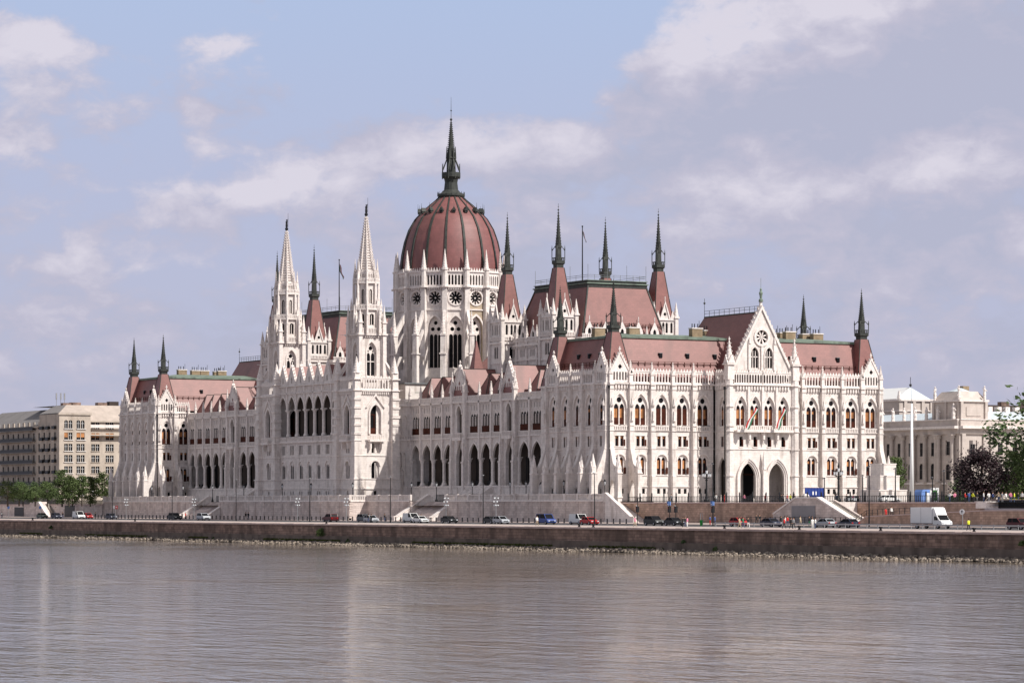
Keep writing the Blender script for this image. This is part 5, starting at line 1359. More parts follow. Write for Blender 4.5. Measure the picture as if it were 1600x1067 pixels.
for px, Y, w in ((1104, 2, 'left of the two big entrance arches'), (1310, 2, 'right of the entrance arches')):
    t = thing('candelabra_lamp', 'tall black candelabra lamp on the square '+w, 'street lamp', (atY(px, Y), Y, 8.2), 0, 'candelabra lamps on the square'); link('post', cm_, t); link('lantern', cg, t)
for px, Y, z, h, w in ((1114, -24, 4.1, 11.0, 'beside the left candelabra lamp'), (1288, -7, 4.3, 8.2, 'at the right side of the blue hoarding'), (1348, 1, 8.2, 4.8, 'left of the stepped plinth'), (1358, -20, 4.2, 10.0, 'just in front of the stepped plinth'), (1457, 2, 8.2, 4.4, 'behind the white truck'), (1399, 3, 8.2, 6.0, 'right of the stepped plinth'), (1475, 4, 8.2, 5.5, 'in front of the columned building')):
    b = MB().use('black'); b.tube((0, 0, 0), (0, 0, h), .13, 7, .09); b.tube((0, 0, h), (0, 0, h+.15), .16, 6)
    t = thing('iron_pole', 'plain black pole standing '+w, 'pole', (atY(px, Y), Y, z)); b.build('shaft', t)
    l = MB().use('steel'); l.wbox(-.5, .1, -.12, .12, h-.1, h+.05); l.build('lamp_head', t)
# traffic lights
for i, (px, w, sg) in enumerate(((996, 'leftmost of the four, by the small stair', 0), (1046, 'with a blue sign, behind the black cars', 1), (1056, 'without a sign, right beside the blue sign one', 0), (1114, 'with a blue sign, rightmost of the four', 1))):
    Y = -25 if px != 1114 else -26; t = thing('traffic_light', 'black traffic light '+w, 'traffic light', (atY(px, Y), Y, 4.1), 0, 'traffic lights by the crossing')
    b = MB().use('black'); b.tube((0, 0, 0), (0, 0, 5.0), .07, 6); b.build('pole', t)
    b = MB().use('black'); b.wbox(-.22, .3, -.25, .2, 2.3, 3.4); b.use('tail'); b.ball(0, -.25, 3.1, .1, 4); b.use('lampglass'); b.ball(-.3, 0, 3.5, .1, 4); b.build('signal_head', t)
    if sg: b = MB().use('sky_blue'); b.wbox(-.05, .02, -.28, .28, 3.6, 4.3); b.wbox(-.3, .3, -.34, -.3, 3.6, 4.35); b.use('white').wbox(-.2, .2, -.36, -.341, 3.7, 3.85); b.build('sign_plate', t)
b = MB().use('steel'); t = thing('round_road_sign', 'round white road sign on a grey post right of the white truck', 'road sign', (atY(1504, -34), -34, 4.04)); b.tube((0, 0, 0), (0, 0, 2.7), .06, 6); b.build('post', t)
b = MB().frame(0, -.1, .5).use('white'); b.prism(circ(0, 2.7, .42, 18), 0, .05); b.use('p_navy'); b.prism([(-.06, 2.5), (-.06, 2.75), (-.18, 2.75), (0, 2.98), (.18, 2.75), (.06, 2.75), (.06, 2.5)], .05, .07); b.build('sign_plate', t)
for px, y0, cat_, l in ((13.5, 8, 'p_navy', 'small dark blue road sign among the lamps at far left'), (63, 0, 'p_blue', 'small blue road sign beside the left side stair')):
    Y = -22; t = thing('road_sign', l, 'road sign', (atY(px, Y), Y, 4.1)); b = MB().use('steel'); b.tube((0, 0, 0), (0, 0, 3), .06, 5); b.build('post', t); b = MB().use('sky_blue').frame(0, 0, .5); b.prism(circ(0, 2.9, .45, 12), .05, .1); b.build('sign_plate', t)
t = thing('white_road_sign', 'two small white and red notice plates on the pole before the left pavilion', 'sign', (atY(180, -33), -33, 4.04)); b = MB().use('steel'); b.tube((0, 0, 0), (0, 0, 3.6), .06, 5); b.build('post', t); b = MB().frame(0, 0, .4).use('c_white'); b.box(-.9, -.1, 2.7, 3.5, .05, .1); b.use('c_red').box(.1, .9, 2.7, 3.5, .05, .1); b.use('white').box(.3, .7, 2.95, 3.25, .1, .12); b.build('sign_plate', t)
t = thing('litter_bin', 'small bright green bin with a pale hoop near the red car', 'bin', (atY(1096, -27), -27, 4.1)); b = MB().use('green'); b.lathe(0, 0, [(.25, 0), (.32, .9), (.3, 1.0)], 8); b.build('body', t); b = MB().use('steel'); b.tube((-.35, 0, 0), (-.35, 0, 2.2), .04, 4); b.tube((.35, 0, 0), (.35, 0, 2.2), .04, 4); b.tube((-.35, 0, 2.2), (.35, 0, 2.2), .04, 4); b.build('hoop', t)
# plinth, hoarding, mast
Y = 40; Xp = 30
t = thing('stepped_plinth', 'massive empty stepped stone plinth at the right end of the palace', 'plinth', (Xp, atX(1380, Xp), 8.0))
for (a, z0, z1) in ((3.4, 0, 2.7), (2.35, 2.7, 5.6), (1.85, 5.6, 8.0)):
    b = MB().use('stone'); b.sq(0, 0, z0, z1, a); b.use('carved').sq(0, 0, z1-.12, z1+.1, a+.08); b.build('plinth_block', t)
X = 20; t = thing('site_hoarding', 'bright blue builders hoarding beside the entrance arches', 'hoarding')
b = MB().use('blue'); ya, yb = atX(1258, X), atX(1287, X); b.wbox(X-.15, X, ya, yb, 8.2, 11.2); 
for i in range(7): q = ya+(yb-ya)*i/6; b.wbox(X-.02, X+.06, q-.04, q+.04, 8.2, 11.2)
b.build('panel', t); b = MB().use('white'); ym = (ya+yb)/2; b.wbox(X+.02, X+.05, ym-.5, ym-.2, 9.8, 10.5); b.wbox(X+.02, X+.05, ym+.25, ym+.5, 9.8, 10.5); b.build('notice', t)
b = MB().use('carved'); b.wbox(X+1, X+2.2, ya-1.6, ya-.4, 8.2, 9.6); b.frus(X+1.6, ya-1, 9.6, 10, .8, .5, 4); tag(b.build('gate_pier'), 'short stone pier left of the blue hoarding', 'pier')
xm, ym = atD(1424.5, 640); t = thing('tall_white_mast', 'very tall tapering white mast right of the stepped plinth', 'mast', (xm, ym, 8.0))
b = MB().use('white'); b.tube((0, 0, 0), (0, 0, 20), .48, 16, .2); b.build('pole', t, True); b = MB().use('steel'); b.tube((0, 0, 20), (0, 0, 24), .06, 5, .02); b.build('tip', t)
xx, yy = atD(1444, 600); t = thing('blue_site_toilet', 'light blue rounded site cabin by the white mast', 'cabin', (xx, yy, 8.2)); b = MB().use('sky_blue'); b.wbox(-1.1, 1.1, -1.4, 1.4, 0, 2.0); b.frame(0, 0, 0); b.profile([(-1.4, 2.0), (-1.1, 2.45), (1.1, 2.45), (1.4, 2.0)], -1.15, 1.15); b.build('cabin_body', t); b = MB().use('white').wbox(1.1, 1.15, -.4, .4, .1, 1.8); 
b = MB().use('white'); b.wbox(1.1, 1.16, -.4, .4, .1, 1.8); b.build('door', t)
X = 100; t = thing('poster_board', 'white poster board with a dark green picture beside a black pole', 'poster board', (X, atX(1460, X), 8.2)); b = MB().use('white').wbox(-.05, .05, -.95, .95, .0, 2.6); b = MB().use('white'); b.wbox(-.05, .05, -.95, .95, 0, 2.6); b.build('panel', t); b = MB().use('c_green'); b.wbox(.05, .07, -.4, .55, .4, 2.2); b.use('p_grey').wbox(.07, .08, -.2, .3, .8, 1.9); b.build('picture', t)
# flags
def flag(mb, x, y, z, dx, dy, dz, L, W, nx=6, wy=0):
    cols = ('c_red', 'c_white', 'c_green')
    for k in range(3):
        mb.use(cols[k])
        for i in range(nx):
            t0, t1 = i/nx, (i+1)/nx
            def P(t, s):
                wv = .25*sin(t*7+s*2)*W*.4
                return (x+dx*L*t+wv*.5-(0 if wy else s*W*.45*abs(dz)), y+dy*L*t+wv+s*W*wy, z+dz*L*t-s*W*(1-abs(dz)*.6))
            mb.add([P(t0, k/3), P(t1, k/3), P(t1, (k+1)/3), P(t0, (k+1)/3)], [(0, 1, 2, 3)])
M['c_green'] = mat('flag_green', (.03, .16, .08), .9, .1, 3)
for (X, px, z0, z1, l) in ((-59, 910, 57, 69.5, 'tall roof flagpole with a furled tricolour on the nearer chamber roof'), (-184, 530, 57, 69.8, 'tall roof flagpole with a hanging tricolour on the farther chamber roof')):
    y = 31 if X > -100 else atX(px, X); x = X if X < -100 else atY(px, 31)
    t = thing('roof_flagpole', l, 'flagpole', (x, y, z0)); b = MB().use('black'); b.tube((0, 0, 0), (0, 0, z1+1-z0), .17, 6, .1); b.ball(0, 0, z1+1-z0, .2, 4); b.build('pole', t)
    b = MB(); flag(b, .1, .1, z1-z0, .15, .25, -.95, 3.6 if X < -100 else 2.6, 1.5 if X < -100 else .6); b.build('flag', t)
for Yf, l in ((HC-3.43, 'left tricolour flag on a slanting pole over the entrance balcony'), (HC+3.43, 'right tricolour flag on a slanting pole over the entrance balcony')):
    t = thing('balcony_flag', l, 'flag', (6.6, Yf, 24.2)); b = MB().use('wood'); b.tube((0, 0, 0), (2.4, -.5, 3.6), .06, 5); b.build('pole', t)
    b = MB(); flag(b, 2.3, -.4, 3.5, -.2, -.45 if Yf < HC else -.3, -.93, 4.4, 1.2, 6, .55); b.build('flag', t)
# ================= other buildings =================
def win_m(w, h, arched=False, kind=0):
    b = MB().frame()
    b.use('glass')
    if arched: b.prism(arch(-w/2, w/2, 0, h-w*.45, h, 5), -.3, -.24)
    else: b.box(-w/2, w/2, 0, h, -.3, -.24)
    b.use('white' if kind == 0 else 'slate')
    b.box(-.04, .04, 0, h, -.24, -.18); b.box(-w/2, w/2, h*.6, h*.6+.07, -.24, -.18); b.box(-w/2, -w/2+.07, 0, h, -.24, -.15); b.box(w/2-.07, w/2, 0, h, -.24, -.15)
    b.use('stucco' if kind == 0 else 'stucco2').box(-w/2-.15, w/2+.15, -.2, 0, 0, .2)
    if kind == 2: b.use('blind').box(-w/2+.1, w/2-.1, h*.35, h, -.17, -.12)
    return b.mesh('window')
def block(name, parent, ox, oy, ang, L, z0, z1, wins, m, wm, d=.3):
    """wins: list of (u, v, w, h, arched, key)"""
    b = MB().frame(ox, oy, ang).use(m)
    ho = [(arch(u-w/2, u+w/2, v, v+h-w*.45, v+h, 5) if a else rect(u-w/2, u+w/2, v, v+h)) for u, v, w, h, a, k in wins]
    b.panel(rect(0, L, z0, z1), ho, 0, d)
    for u, v, w, h, a, k in wins:
        P = b.P(u, v, 0); link('window', wm[k], parent, P, ang)
    return b
# apartment house at the left
Cx, Cy = atD(92.5, 960)
t = thing('apartment_house', 'tall buff apartment house with sunlit end wall and balconies left of the palace', 'apartment house')
ys = [(750+3, 0), (736, 0), (719, 0), (702, 0), (684, 2), (667, 1)]
WM = {0: win_m(1.25, 2.1), 1: win_m(1.2, 2.5, True), 2: win_m(1.25, 2.1, False, 2), 3: win_m(1.2, 2.3, False, 1)}
zz = [10.5+3.36*i for i in range(7)]
L1 = 9.4; w1 = []
for i, z in enumerate(zz[:7]):
    for c in (2.2, 3.6, 6.1, 7.5): w1.append((c, z, 1.2, 2.5 if i == 6 else 2.1, i == 6, 1 if i == 6 else (2 if i == 5 and c != 3.6 else 0)))
b = block('wall', t, Cx, Cy, pi/2, L1+.6, 6, 35, w1, 'stucco', WM)
b.use('stucco').box(-.3, L1+.9, 34.7, 35.3, -.5, .35)
for c in (3, 7):
    for z in zz: b.use('white').box(c-1.5, c+1.5, z-.2, z-.08, 0, .3)
# recessed part
b2w = [(c, z, 1.2, 2.1, False, 2 if k == 5 else 0) for k, z in enumerate(zz[:7]) for c in (2.0, 3.4, 6.6, 8.0, 11, 12.4)]
b.build('wall', t)
b = block('wall', t, Cx-3, Cy+L1+.6, pi/2, 40, 6, 33, b2w, 'stucco', WM)
b.use('stucco').box(0, 40, 28.6, 29, 0, 1.5); b.box(0, 40, 32.7, 33.2, -.3, .5); b.use('carved').prism([(0, 31.0), (0, 31.9), (40, 31.9), (40, 31.0)], 1.0, 1.05); b.build('wall', t)
# river side of the house
lw = []
Lw = 112
for k, z in enumerate(zz[:7]):
    for i in range(24):
        c = 2.5+4.6*i; lw.append((c, z, 1.5, 2.3, False, 3))
b = block('wall', t, Cx-Lw, Cy, 0, Lw, 6, 31.5, lw, 'stucco', WM)
b.use('stucco').box(Lw-17, Lw-.05, 31, 35, -1, .02); b.box(0, 22, 31, 33, -1, .02); b.box(22, Lw-17, 31.2, 31.7, -.3, .6)
b.build('wall', t)
for k, z in enumerate(zz[:7]):
    for (u0, u1) in ((24, 45), (60, 92)) if k != 6 else ((24, 92),):
        bb = MB().frame(Cx-Lw, Cy, 0).use('slate'); bb.box(u0, u1, z-.3, z-.1, 0, 1.3); bb.use('black'); bb.box(u0, u1, z+.8, z+.9, 1.2, 1.28); bb.box(u0, u1, z-.1, z+.75, 1.22, 1.26); bb.build('balcony', t)
    for u in (98, 103, 108.5, 4, 12):
        bb = MB().frame(Cx-Lw, Cy, 0).use('black'); bb.box(u-1.2, u+1.2, z-.15, z+.8, .1, .8); bb.build('balcony', t)
r = MB().use('stucco'); r.wbox(Cx-17, Cx-.7, Cy+1.1, Cy+9.9, 30.5, 35.2); r.use('slate')
x0, x1, y0, y1 = Cx-Lw, Cx, Cy, Cy+40
r.add([(x0+22, y0+.5, 31.6), (x1-17, y0+.5, 31.6), (x1-17, y0+9, 37.2), (x0+36, y0+9, 37.2)], [(0, 1, 2, 3)])
r.use('paleroof').add([(x1-3, y0+9.6, 33.2), (x1-3, y0+52, 33.2), (x1-10, y0+52, 38.0), (x1-10, y0+6, 38.0)], [(0, 1, 2, 3)])
r.add([(x1, y0, 35.3), (x1, y0+10.5, 35.3), (x1-10, y0+9, 38.0), (x1-10, y0+6, 38.0)], [(0, 1, 2, 3)])
r.use('slate').add([(x1, y0, 35.3), (x1-10, y0+6, 38), (x1-20, y0+6, 38), (x1-17, y0, 35.3)], [(0, 1, 2, 3)]); r.add([(x1-10, y0+6, 38), (x1-10, y0+52, 38), (x1-40, y0+52, 38), (x1-40, y0+6, 38)], [(0, 1, 2, 3)])
r.wbox(x0, x0+22, y0+.5, y0+20, 33, 33.4)
r.build('roof', t)
for px, dy, h, m in ((117, 14, 2, 'quaystone'), (158, 16, 2.2, 'quaystone'), (176, 20, 3, 'darkroof'), (104, 14, 1.6, 'quaystone')):
    X = Cx-14; Y = atX(px, X); c = MB().use(m); c.wbox(X-1.2, X+1.2, Y-1.5, Y+1.5, 36.4, 38+h*.45); c.build('chimney', t)
a = MB(); X = Cx-16; Y = atX(94, X)
for dx, dy in ((0, -1.2), (0, .2), (0, 1.4)):
    a.use('steel').tube((X+dx, Y+dy, 36), (X+dx, Y+dy, 41.6), .08, 5); a.use('steel').wbox(X+dx-.1, X+dx+.15, Y+dy-.2, Y+dy+.2, 39.8, 41.8)
a.build('antenna', t)
# farther houses along the river at the left edge
t = thing('far_apartment_house', 'partly hidden pale house beyond the buff apartment house at the left edge', 'apartment house')
fx, fy = atD(30, 1150); b = block('wall', t, fx-80, fy, 0, 80, 6, 31, [(3+5*i, 10.5+3.3*k, 1.4, 2.2, False, 3) for i in range(15) for k in range(6)], 'stucco2', WM); b.fr = None; b.wbox(fx-80, fx, fy+.5, fy+14, 6, 30.8); b.build('wall', t); b = MB().use('paleroof'); b.add([(fx-80, fy, 31), (fx, fy, 31), (fx-5, fy+7, 35), (fx-75, fy+7, 35), (fx, fy+14, 31)], [(0, 1, 2, 3), (1, 4, 2)]); b.build('roof', t)

# columned ministry building at the right
Mx, My = atD(1499, 850)
t = thing('columned_building', 'cream neoclassical building with giant columns and statues on its cornice', 'government building')
WN = {0: win_m(1.7, 3.0, False, 1), 1: win_m(1.8, 4.2, True, 1), 2: win_m(1.5, 2.6, False, 1), 3: win_m(1.5, 3.6, False, 1)}
LW = 62; cs = [LW-9-5.15*i for i in range(10)]
ww = [(LW-5.2, 21, 1.9, 3.9, False, 3), (LW-5.2, 14.4, 1.8, 4.2, True, 1), (LW-5.2, 9.2, 1.5, 2.6, False, 2)]
for c in cs: ww += [(c-3, 20.8, 1.5, 3.6, False, 3), (c-3, 14.6, 1.8, 4.2, True, 1), (c-3, 9.2, 1.5, 2.6, False, 2)]
b = block('wall', t, Mx-LW, My, 0, LW, 6, 26.6, ww, 'stucco2', WN, .5)
def entab(b, u0, u1, w=0):
    b.use('stucco2').box(u0, u1, 26.6, 28.0, -.5, .5+w); b.use('carved').box(u0, u1, 28.0, 28.7, -.5, 1.6+w); b.use('stucco2').box(u0, u1, 28.7, 30.3, -.5, .6+w); b.use('carved').box(u0, u1, 30.3, 30.55, -.5, .8+w)
    b.use('carved').box(u0, u1, 13.2, 13.7, 0, .6+w)
    for i in range(9): b.use('stucco2').box(u0, u1, 7.4+.62*i, 7.85+.62*i, 0, .12+w)
entab(b, 0, LW)
b.build('wall', t)
cm2 = MB().use('stucco2'); cm2.lathe(0, 0, [(.75, 13.7), (.75, 14.1), (.62, 14.3), (.52, 25.2), (.75, 25.7), (.8, 26.4)], 12); cm2.sq(0, 0, 13.7, 14.0, .85); cm2.sq(0, 0, 26.2, 26.6, .85); cm2 = cm2.mesh('column')
for c in [LW-2.2, LW-8.3]+[c-.4 for c in cs]: link('column', cm2, t, (Mx-LW+c, My-.75, 0))
pd = MB().use('stucco2'); pd.frame(Mx-LW, My, 0); pd.box(LW-3.2, LW-1.2, 7, 13.7, 0, 1.7); pd.build('column_base', t); pd = MB().use('stucco2'); pd.frame(Mx-LW, My, 0); pd.box(LW-9.2, LW-7.2, 7, 13.7, 0, 1.2); pd.build('column_base', t)
sw = [(4.5, 20.5, 2.6, 4.4, False, 3)]
for i in range(12): sw += [(13.5+4.9*i, 21, 1.6, 3.3, False, 3), (13.5+4.9*i, 14.6, 1.6, 3.6, True, 1), (13.5+4.9*i, 9.2, 1.5, 2.6, False, 2)]
WN[3] = win_m(1.6, 3.4, False, 1)
b = block('wall', t, Mx, My, pi/2, 75, 6, 26.6, sw, 'stucco2', WN, .5); entab(b, 0, 75)
b.use('stucco2')
for u in (1.2, 8.2, 10.6): b.box(u-.6, u+.6, 13.7, 26.6, 0, .5)
for i in range(12): b.box(11.0+4.9*i-.35, 11.0+4.9*i+.35, 13.7, 26.6, 0, .35)
b.build('wall', t)
# corner attic pavilion
a = MB().use('stucco2'); ax0, ax1, ay0, ay1 = Mx-13, Mx-.8, My+.8, My+9.6
a.wbox(ax0, ax1, ay0, ay1, 30.4, 35.2); a.use('carved').wbox(ax0-.5, ax1+.5, ay0-.5, ay1+.5, 35.2, 35.7)
a.use('stucco2').add([(ax0, ay0, 35.7), (ax1, ay0, 35.7), (ax1, ay1, 35.7), (ax0, ay1, 35.7), (ax0+2, ay0+1.5, 38), (ax1-2, ay0+1.5, 38), (ax1-2, ay1-1.5, 38), (ax0+2, ay1-1.5, 38)], [(0, 1, 5, 4), (1, 2, 6, 5), (2, 3, 7, 6), (3, 0, 4, 7), (4, 5, 6, 7)])
for y in (ay0+.4, ay1-.4): a.wbox(ax1, ax1+.5, y-.4, y+.4, 30.4, 35.2)
a.wbox(ax1, ax1+.2, ay0+2, ay1-2, 31.4, 33.8)
for x in (ax0+.6, ax1-.6, (ax0+ax1)/2): a.wbox(x-.4, x+.4, ay0-.4, ay0, 30.4, 35.2)
a.use('zinc').frus((ax0+ax1)/2, (ay0+ay1)/2, 38, 39, 3.2, .6, 8); a.build('attic', t)
sm = MB().use('carved')
sm.lathe(0, 0, [(.5, 0), (.5, .5), (.42, .6), (.5, 1.2), (.34, 2.0), (.46, 2.5), (.34, 2.9), (.12, 3.05), (.24, 3.25), (.24, 3.5), (.02, 3.7)], 7); sm.tube((.3, 0, 2.6), (.7, .2, 2.0), .13, 5); sm.tube((-.3, 0, 2.6), (-.6, .1, 3.1), .12, 5); smm = sm.mesh('statue')
for c in cs[:7]: link('statue', smm, t, (Mx-LW+c-.4, My-.2, 30.5), random.random()*6)
link('statue', smm, t, (Mx-2.2, My-.3, 30.5), 0, 1.15)
for x, y in ((ax0+1, ay0), (ax1-.5, ay0), (ax1-.3, ay1-.5)):
    for dx, dy, s in ((0, 0, .9), (.9, -.7, .55), (-.8, .8, .55)): link('statue', smm, t, (x+dx, y+dy, 35.7+(.5 if s > .8 else 0)), random.random()*6, s)
r = MB().use('zinc')
r.add([(Mx-LW, My+1, 30.5), (Mx-13, My+1, 30.5), (Mx-13, My+7, 32.7), (Mx-LW, My+7, 32.7)], [(0, 1, 2, 3)])
r.add([(Mx-1, My+9.6, 30.5), (Mx-1, My+75, 30.5), (Mx-8, My+75, 32.9), (Mx-8, My+9.6, 32.9)], [(0, 1, 2, 3)])
r.build('roof', t)
for i in range(4): c = MB().use('carved'); y = atX((1539, 1553, 1566, 1581)[i], Mx-10); c.wbox(Mx-9, Mx-7.5, y-.7, y+.7, 32.4, 34.2); c.build('chimney', t)
c = MB().use('chimney'); y = atX(1506, Mx-8); c.wbox(Mx-9, Mx-7, y-1.0, y+1.0, 36, 39.6); c.build('chimney', t)
# big hall block behind
t = thing('great_hall_block', 'cream upper hall with a very bright sloping roof behind the columned building', 'hall')
ya = My+14; hx = atY(1405, ya); yb = ya+11; hz = 7.9+(787.5-624)*dep(hx, ya)/5000
b = MB().use('stucco2')
b.wbox(hx-60, hx, ya, yb, 24, hz); b.use('carved').wbox(hx-60.5, hx+.5, ya-.5, yb+.5, hz-.4, hz+.2); b.wbox(hx-60.5, hx+.3, ya-.3, yb+.3, hz-3.3, hz-3)
for i in range(4): y = ya+2+i*3; b.use('stucco2').wbox(hx, hx+.4, y-.5, y+.5, 30, hz-.4)
b.build('wall', t)
b = MB().use('p_white'); b.add([(hx-60, ya, hz+.2), (hx-1.5, ya, hz+.2), (hx-3, ya+6, hz+3.6), (hx-60, ya+6, hz+3.6)], [(0, 1, 2, 3)]); b.use('zinc').add([(hx-1.5, ya, hz+.2), (hx-1.5, ya+12, hz+.2), (hx-3, ya+6, hz+3.6), (hx-60, ya+6, hz+3.6), (hx-60, ya+12, hz+.2)], [(0, 1, 2), (2, 3, 4, 1)])
b.use('black').tube((hx-3, ya+6, hz+3.5), (hx-3, ya+6, hz+6.5), .08, 5); b.ball(hx-3, ya+6, hz+4.2, .4, 4); b.use('carved').frus(hx, ya, hz, hz+2.4, .8, .3, 6); b.build('roof', t)
t = thing('dark_roofed_building', 'low building with a long dark brown roof at the right edge', 'building')
dx, dy = atD(1520, 960); b = MB().use('stucco2'); b.wbox(dx-30, dx, dy, dy+120, 6, 34.5); b.build('wall', t); b = MB().use('darkroof'); b.add([(dx+.5, dy, 34.2), (dx+.5, dy+120, 34.2), (dx-12, dy+120, 38.2), (dx-12, dy, 38.2), (dx-25, dy, 34.2)], [(0, 1, 2, 3), (0, 3, 4)]); b.build('roof', t)
for i in range(5): c = MB().use('quaystone'); c.wbox(dx-13, dx-11, dy+10+i*9, dy+13+i*9, 37, 39.2); c.build('chimney', t)

# left embankment beyond the terrace
t = MB().use('wallstone'); t.wbox(-900, -268.6, -4.9, -3.5, 3.8, 7.6); t.use('quaycap').wbox(-900, -268.6, -5.1, -3.3, 7.6, 7.9)
for px in (30, 109): X = atY(px, -4.9); t.use('black').wbox(X-4, X+4, -4.98, -4.9, 4.2, 7.0 if px < 50 else 7.6)
tag(t.build('embankment_wall'), 'plain stone embankment wall with dark openings left of the palace terrace', 'retaining wall')
f = MB().use('black'); f.wbox(-430, -269, -4.2, -4.1, 8.9, 9.0); f.wbox(-430, -269, -4.2, -4.1, 8.0, 8.1)
x = -430
while x < -269: f.wbox(x-.06, x+.06, -4.2, -4.1, 7.9, 9.0); x += .5
tg = thing('embankment_fence', 'dark iron fence on the embankment wall at the left', 'fence'); f.build('rail', tg)
t = thing('left_side_stair', 'small stone stair with a sunlit sloping parapet at the far left', 'stairs')
xs_ = [atY(p, -8) for p in (40, 48, 58, 72)]
b = MB().use('wallstone').frame(0, -8, 0); b.prism([(xs_[0], 3.9), (xs_[0], 6), (xs_[1], 8.6), (xs_[2], 8.6), (xs_[3], 4.4), (xs_[3], 3.9)], -2.9, 0); b.use('carved').prism([(xs_[2], 8.7), (xs_[2]+1.2, 8.7), (xs_[3]+1.2, 4.4), (xs_[3], 4.4)], -.7, .1); b.build('parapet', t)
b = MB().use('plaza')
for i in range(16): x = xs_[2]+(xs_[3]-xs_[2])*i/16; b.wbox(x, x+1.8, -5.9, -5.05, 3.9, 8.2-4*(i+.5)/16)
b.build('step', t)

# ================= trees =================
def tree_mesh(h, w, leaf, seed, n=44, per=42, ls=.32, z0=.28, flat=1.0, droop=0):
    rnd = random.Random(seed)
    tr = MB().use('bark'); tr.tube((0, 0, -.4), (0, 0, h*.25), w*.045, 7, w*.035)
    tr.tube((0, 0, h*.25), (w*.03, -w*.02, h*.8), w*.034, 6, w*.01)
    cr = MB().use(leaf); tops = []
    for i in range(n):
        t = rnd.random(); a = rnd.uniform(0, 2*pi)
        zt = z0+(1-z0)*t; prof = (sin(pi*min(1, max(.0, (zt-z0)/(1-z0)*.86+.12)))**.7)
        rr = w*.5*prof*rnd.uniform(.25, .95)**.6*flat
        c = Vector((rr*cos(a), rr*sin(a), h*zt*rnd.uniform(.93, 1.0))); tops.append(c)
        cs_ = w*rnd.uniform(.09, .17)
        if i < 12: tr.tube((0, 0, h*rnd.uniform(.18, .45)), tuple(c*.85), w*.014, 4, w*.004)
        for _ in range(per):
            d = Vector((rnd.gauss(0, 1), rnd.gauss(0, 1), rnd.gauss(0, .75-droop*.1)))*cs_*.62
            if droop: d.z = -abs(d.z)*2.2
            p = c+d; u = Vector((rnd.gauss(0, 1), rnd.gauss(0, 1), rnd.gauss(0, 1))).normalized()*ls*rnd.uniform(.5, 1.1); v = u.orthogonal().normalized()*ls*.5
            cr.add([tuple(p-u), tuple(p+v), tuple(p+u), tuple(p-v)], [(0, 1, 2, 3)])
    return tr.mesh('trunk'), cr.mesh('crown')
T1 = [tree_mesh(9.5, 8, 'leaf1', 1), tree_mesh(9, 8.5, 'leaf1', 2)]
T2 = [tree_mesh(9, 6.5, 'leaf2', 3), tree_mesh(11, 6, 'leaf2', 4, 50, 50, .3), tree_mesh(7.5, 7.5, 'leaf2', 5)]
T3 = tree_mesh(9.0, 10.4, 'leaf3', 6, 110, 64, .34, .10)
T4 = tree_mesh(9.5, 5.5, 'leaf2', 8, 50, 60, .26, .15, 1, 1)
def tree(px, d, m, sc, l, z=7.6, g='trees beside the apartment house'):
    x, y = atD(px, d); t = thing('tree', l, 'tree', (x, y, z), random.random()*6, g)
    if z < 8: sc *= .86
    t.scale = (sc, sc, sc); link('trunk', m[0], t); link('crown', m[1], t)
for a in ((12, 850, T2[2], .98, 'round bright green tree at the left edge'), (30, 930, T1[0], .85, 'dark green tree behind the round bright tree'), (55, 950, T1[1], .85, 'dark green tree in front of the apartment balconies'), (36, 860, T2[0], .75, 'small bright green tree right of the round one'), (55, 860, T2[2], .75, 'light green spreading tree above the small side stair'),
          (76, 930, T1[0], .8, 'dark green tree below the apartment house corner'), (74, 850, T2[0], .82, 'fresh green tree left of the embankment opening'), (97, 890, T4, 1.25, 'tall pale willowy tree at the sunlit wall edge'), (113, 880, T4, .95, 'darker tree before the sunlit apartment wall'), (108, 860, T2[1], .85, 'slim green tree before the sunlit apartment wall'),
          (128, 870, T2[1], .85, 'light green tree before the middle of the sunlit wall'), (141, 880, T4, 1.0, 'pale drooping tree left of the palace buttresses'), (164, 930, T2[0], 1.25, 'green tree half hidden by the palace corner')): tree(*a)
for i in range(7): tree(-20+26*i, 1010+20*(i % 3), T1[i % 2], .72, ['dark tree at the left frame edge', 'dark tree in the back row, first from the left', 'dark tree in the back row, second from the left', 'dark tree in the back row behind the slim trees', 'dark tree in the back row below the sunlit wall', 'dark tree in the back row near the palace', 'dark tree in the back row behind the palace corner'][i])
tree(1532, 560, T3, .97, 'large round copper beech with dark purple leaves on the square', 8.2, 'trees of the square')
for a in ((1614, 640, T1[0], 2.3, 'tall dark green tree at the right edge'), (1583, 600, T4, 1.05, 'pale drooping willow right of the copper beech'), (1606, 600, T4, 1.2, 'second willow cut by the right edge'), (1562, 640, T1[1], .6, 'small green tree behind the copper beech'), (1590, 660, T2[2], 1.0, 'bright low tree behind the willow'), (1398, 730, T2[1], .95, 'slim green tree between the plinth and the columned building'), (1632, 560, T1[1], 1.5, 'dark tree just at the right frame edge'), (1500, 610, T1[0], .5, 'low dark shrub tree left of the copper beech')): tree(*a, z=8.2, g='trees of the square')
hd = MB().use('leaf1')
for i in range(200):
    x, y = atD(1478+i*.22, 590); tuft(hd, x, y, 8.3, 1.1, 26, .2)
tag(hd.build('hedge'), 'clipped dark hedge at the foot of the copper beech', 'hedge')
fl = MB().use('c_yellow')
for i in range(70):
    x, y = atD(1560+i*.6, 560); tuft(fl, x, y, 8.5, .35, 8, .12)
tag(fl.build('flower_bed'), 'strip of yellow flowers on the lawn at the right', 'flower bed', kind='stuff')

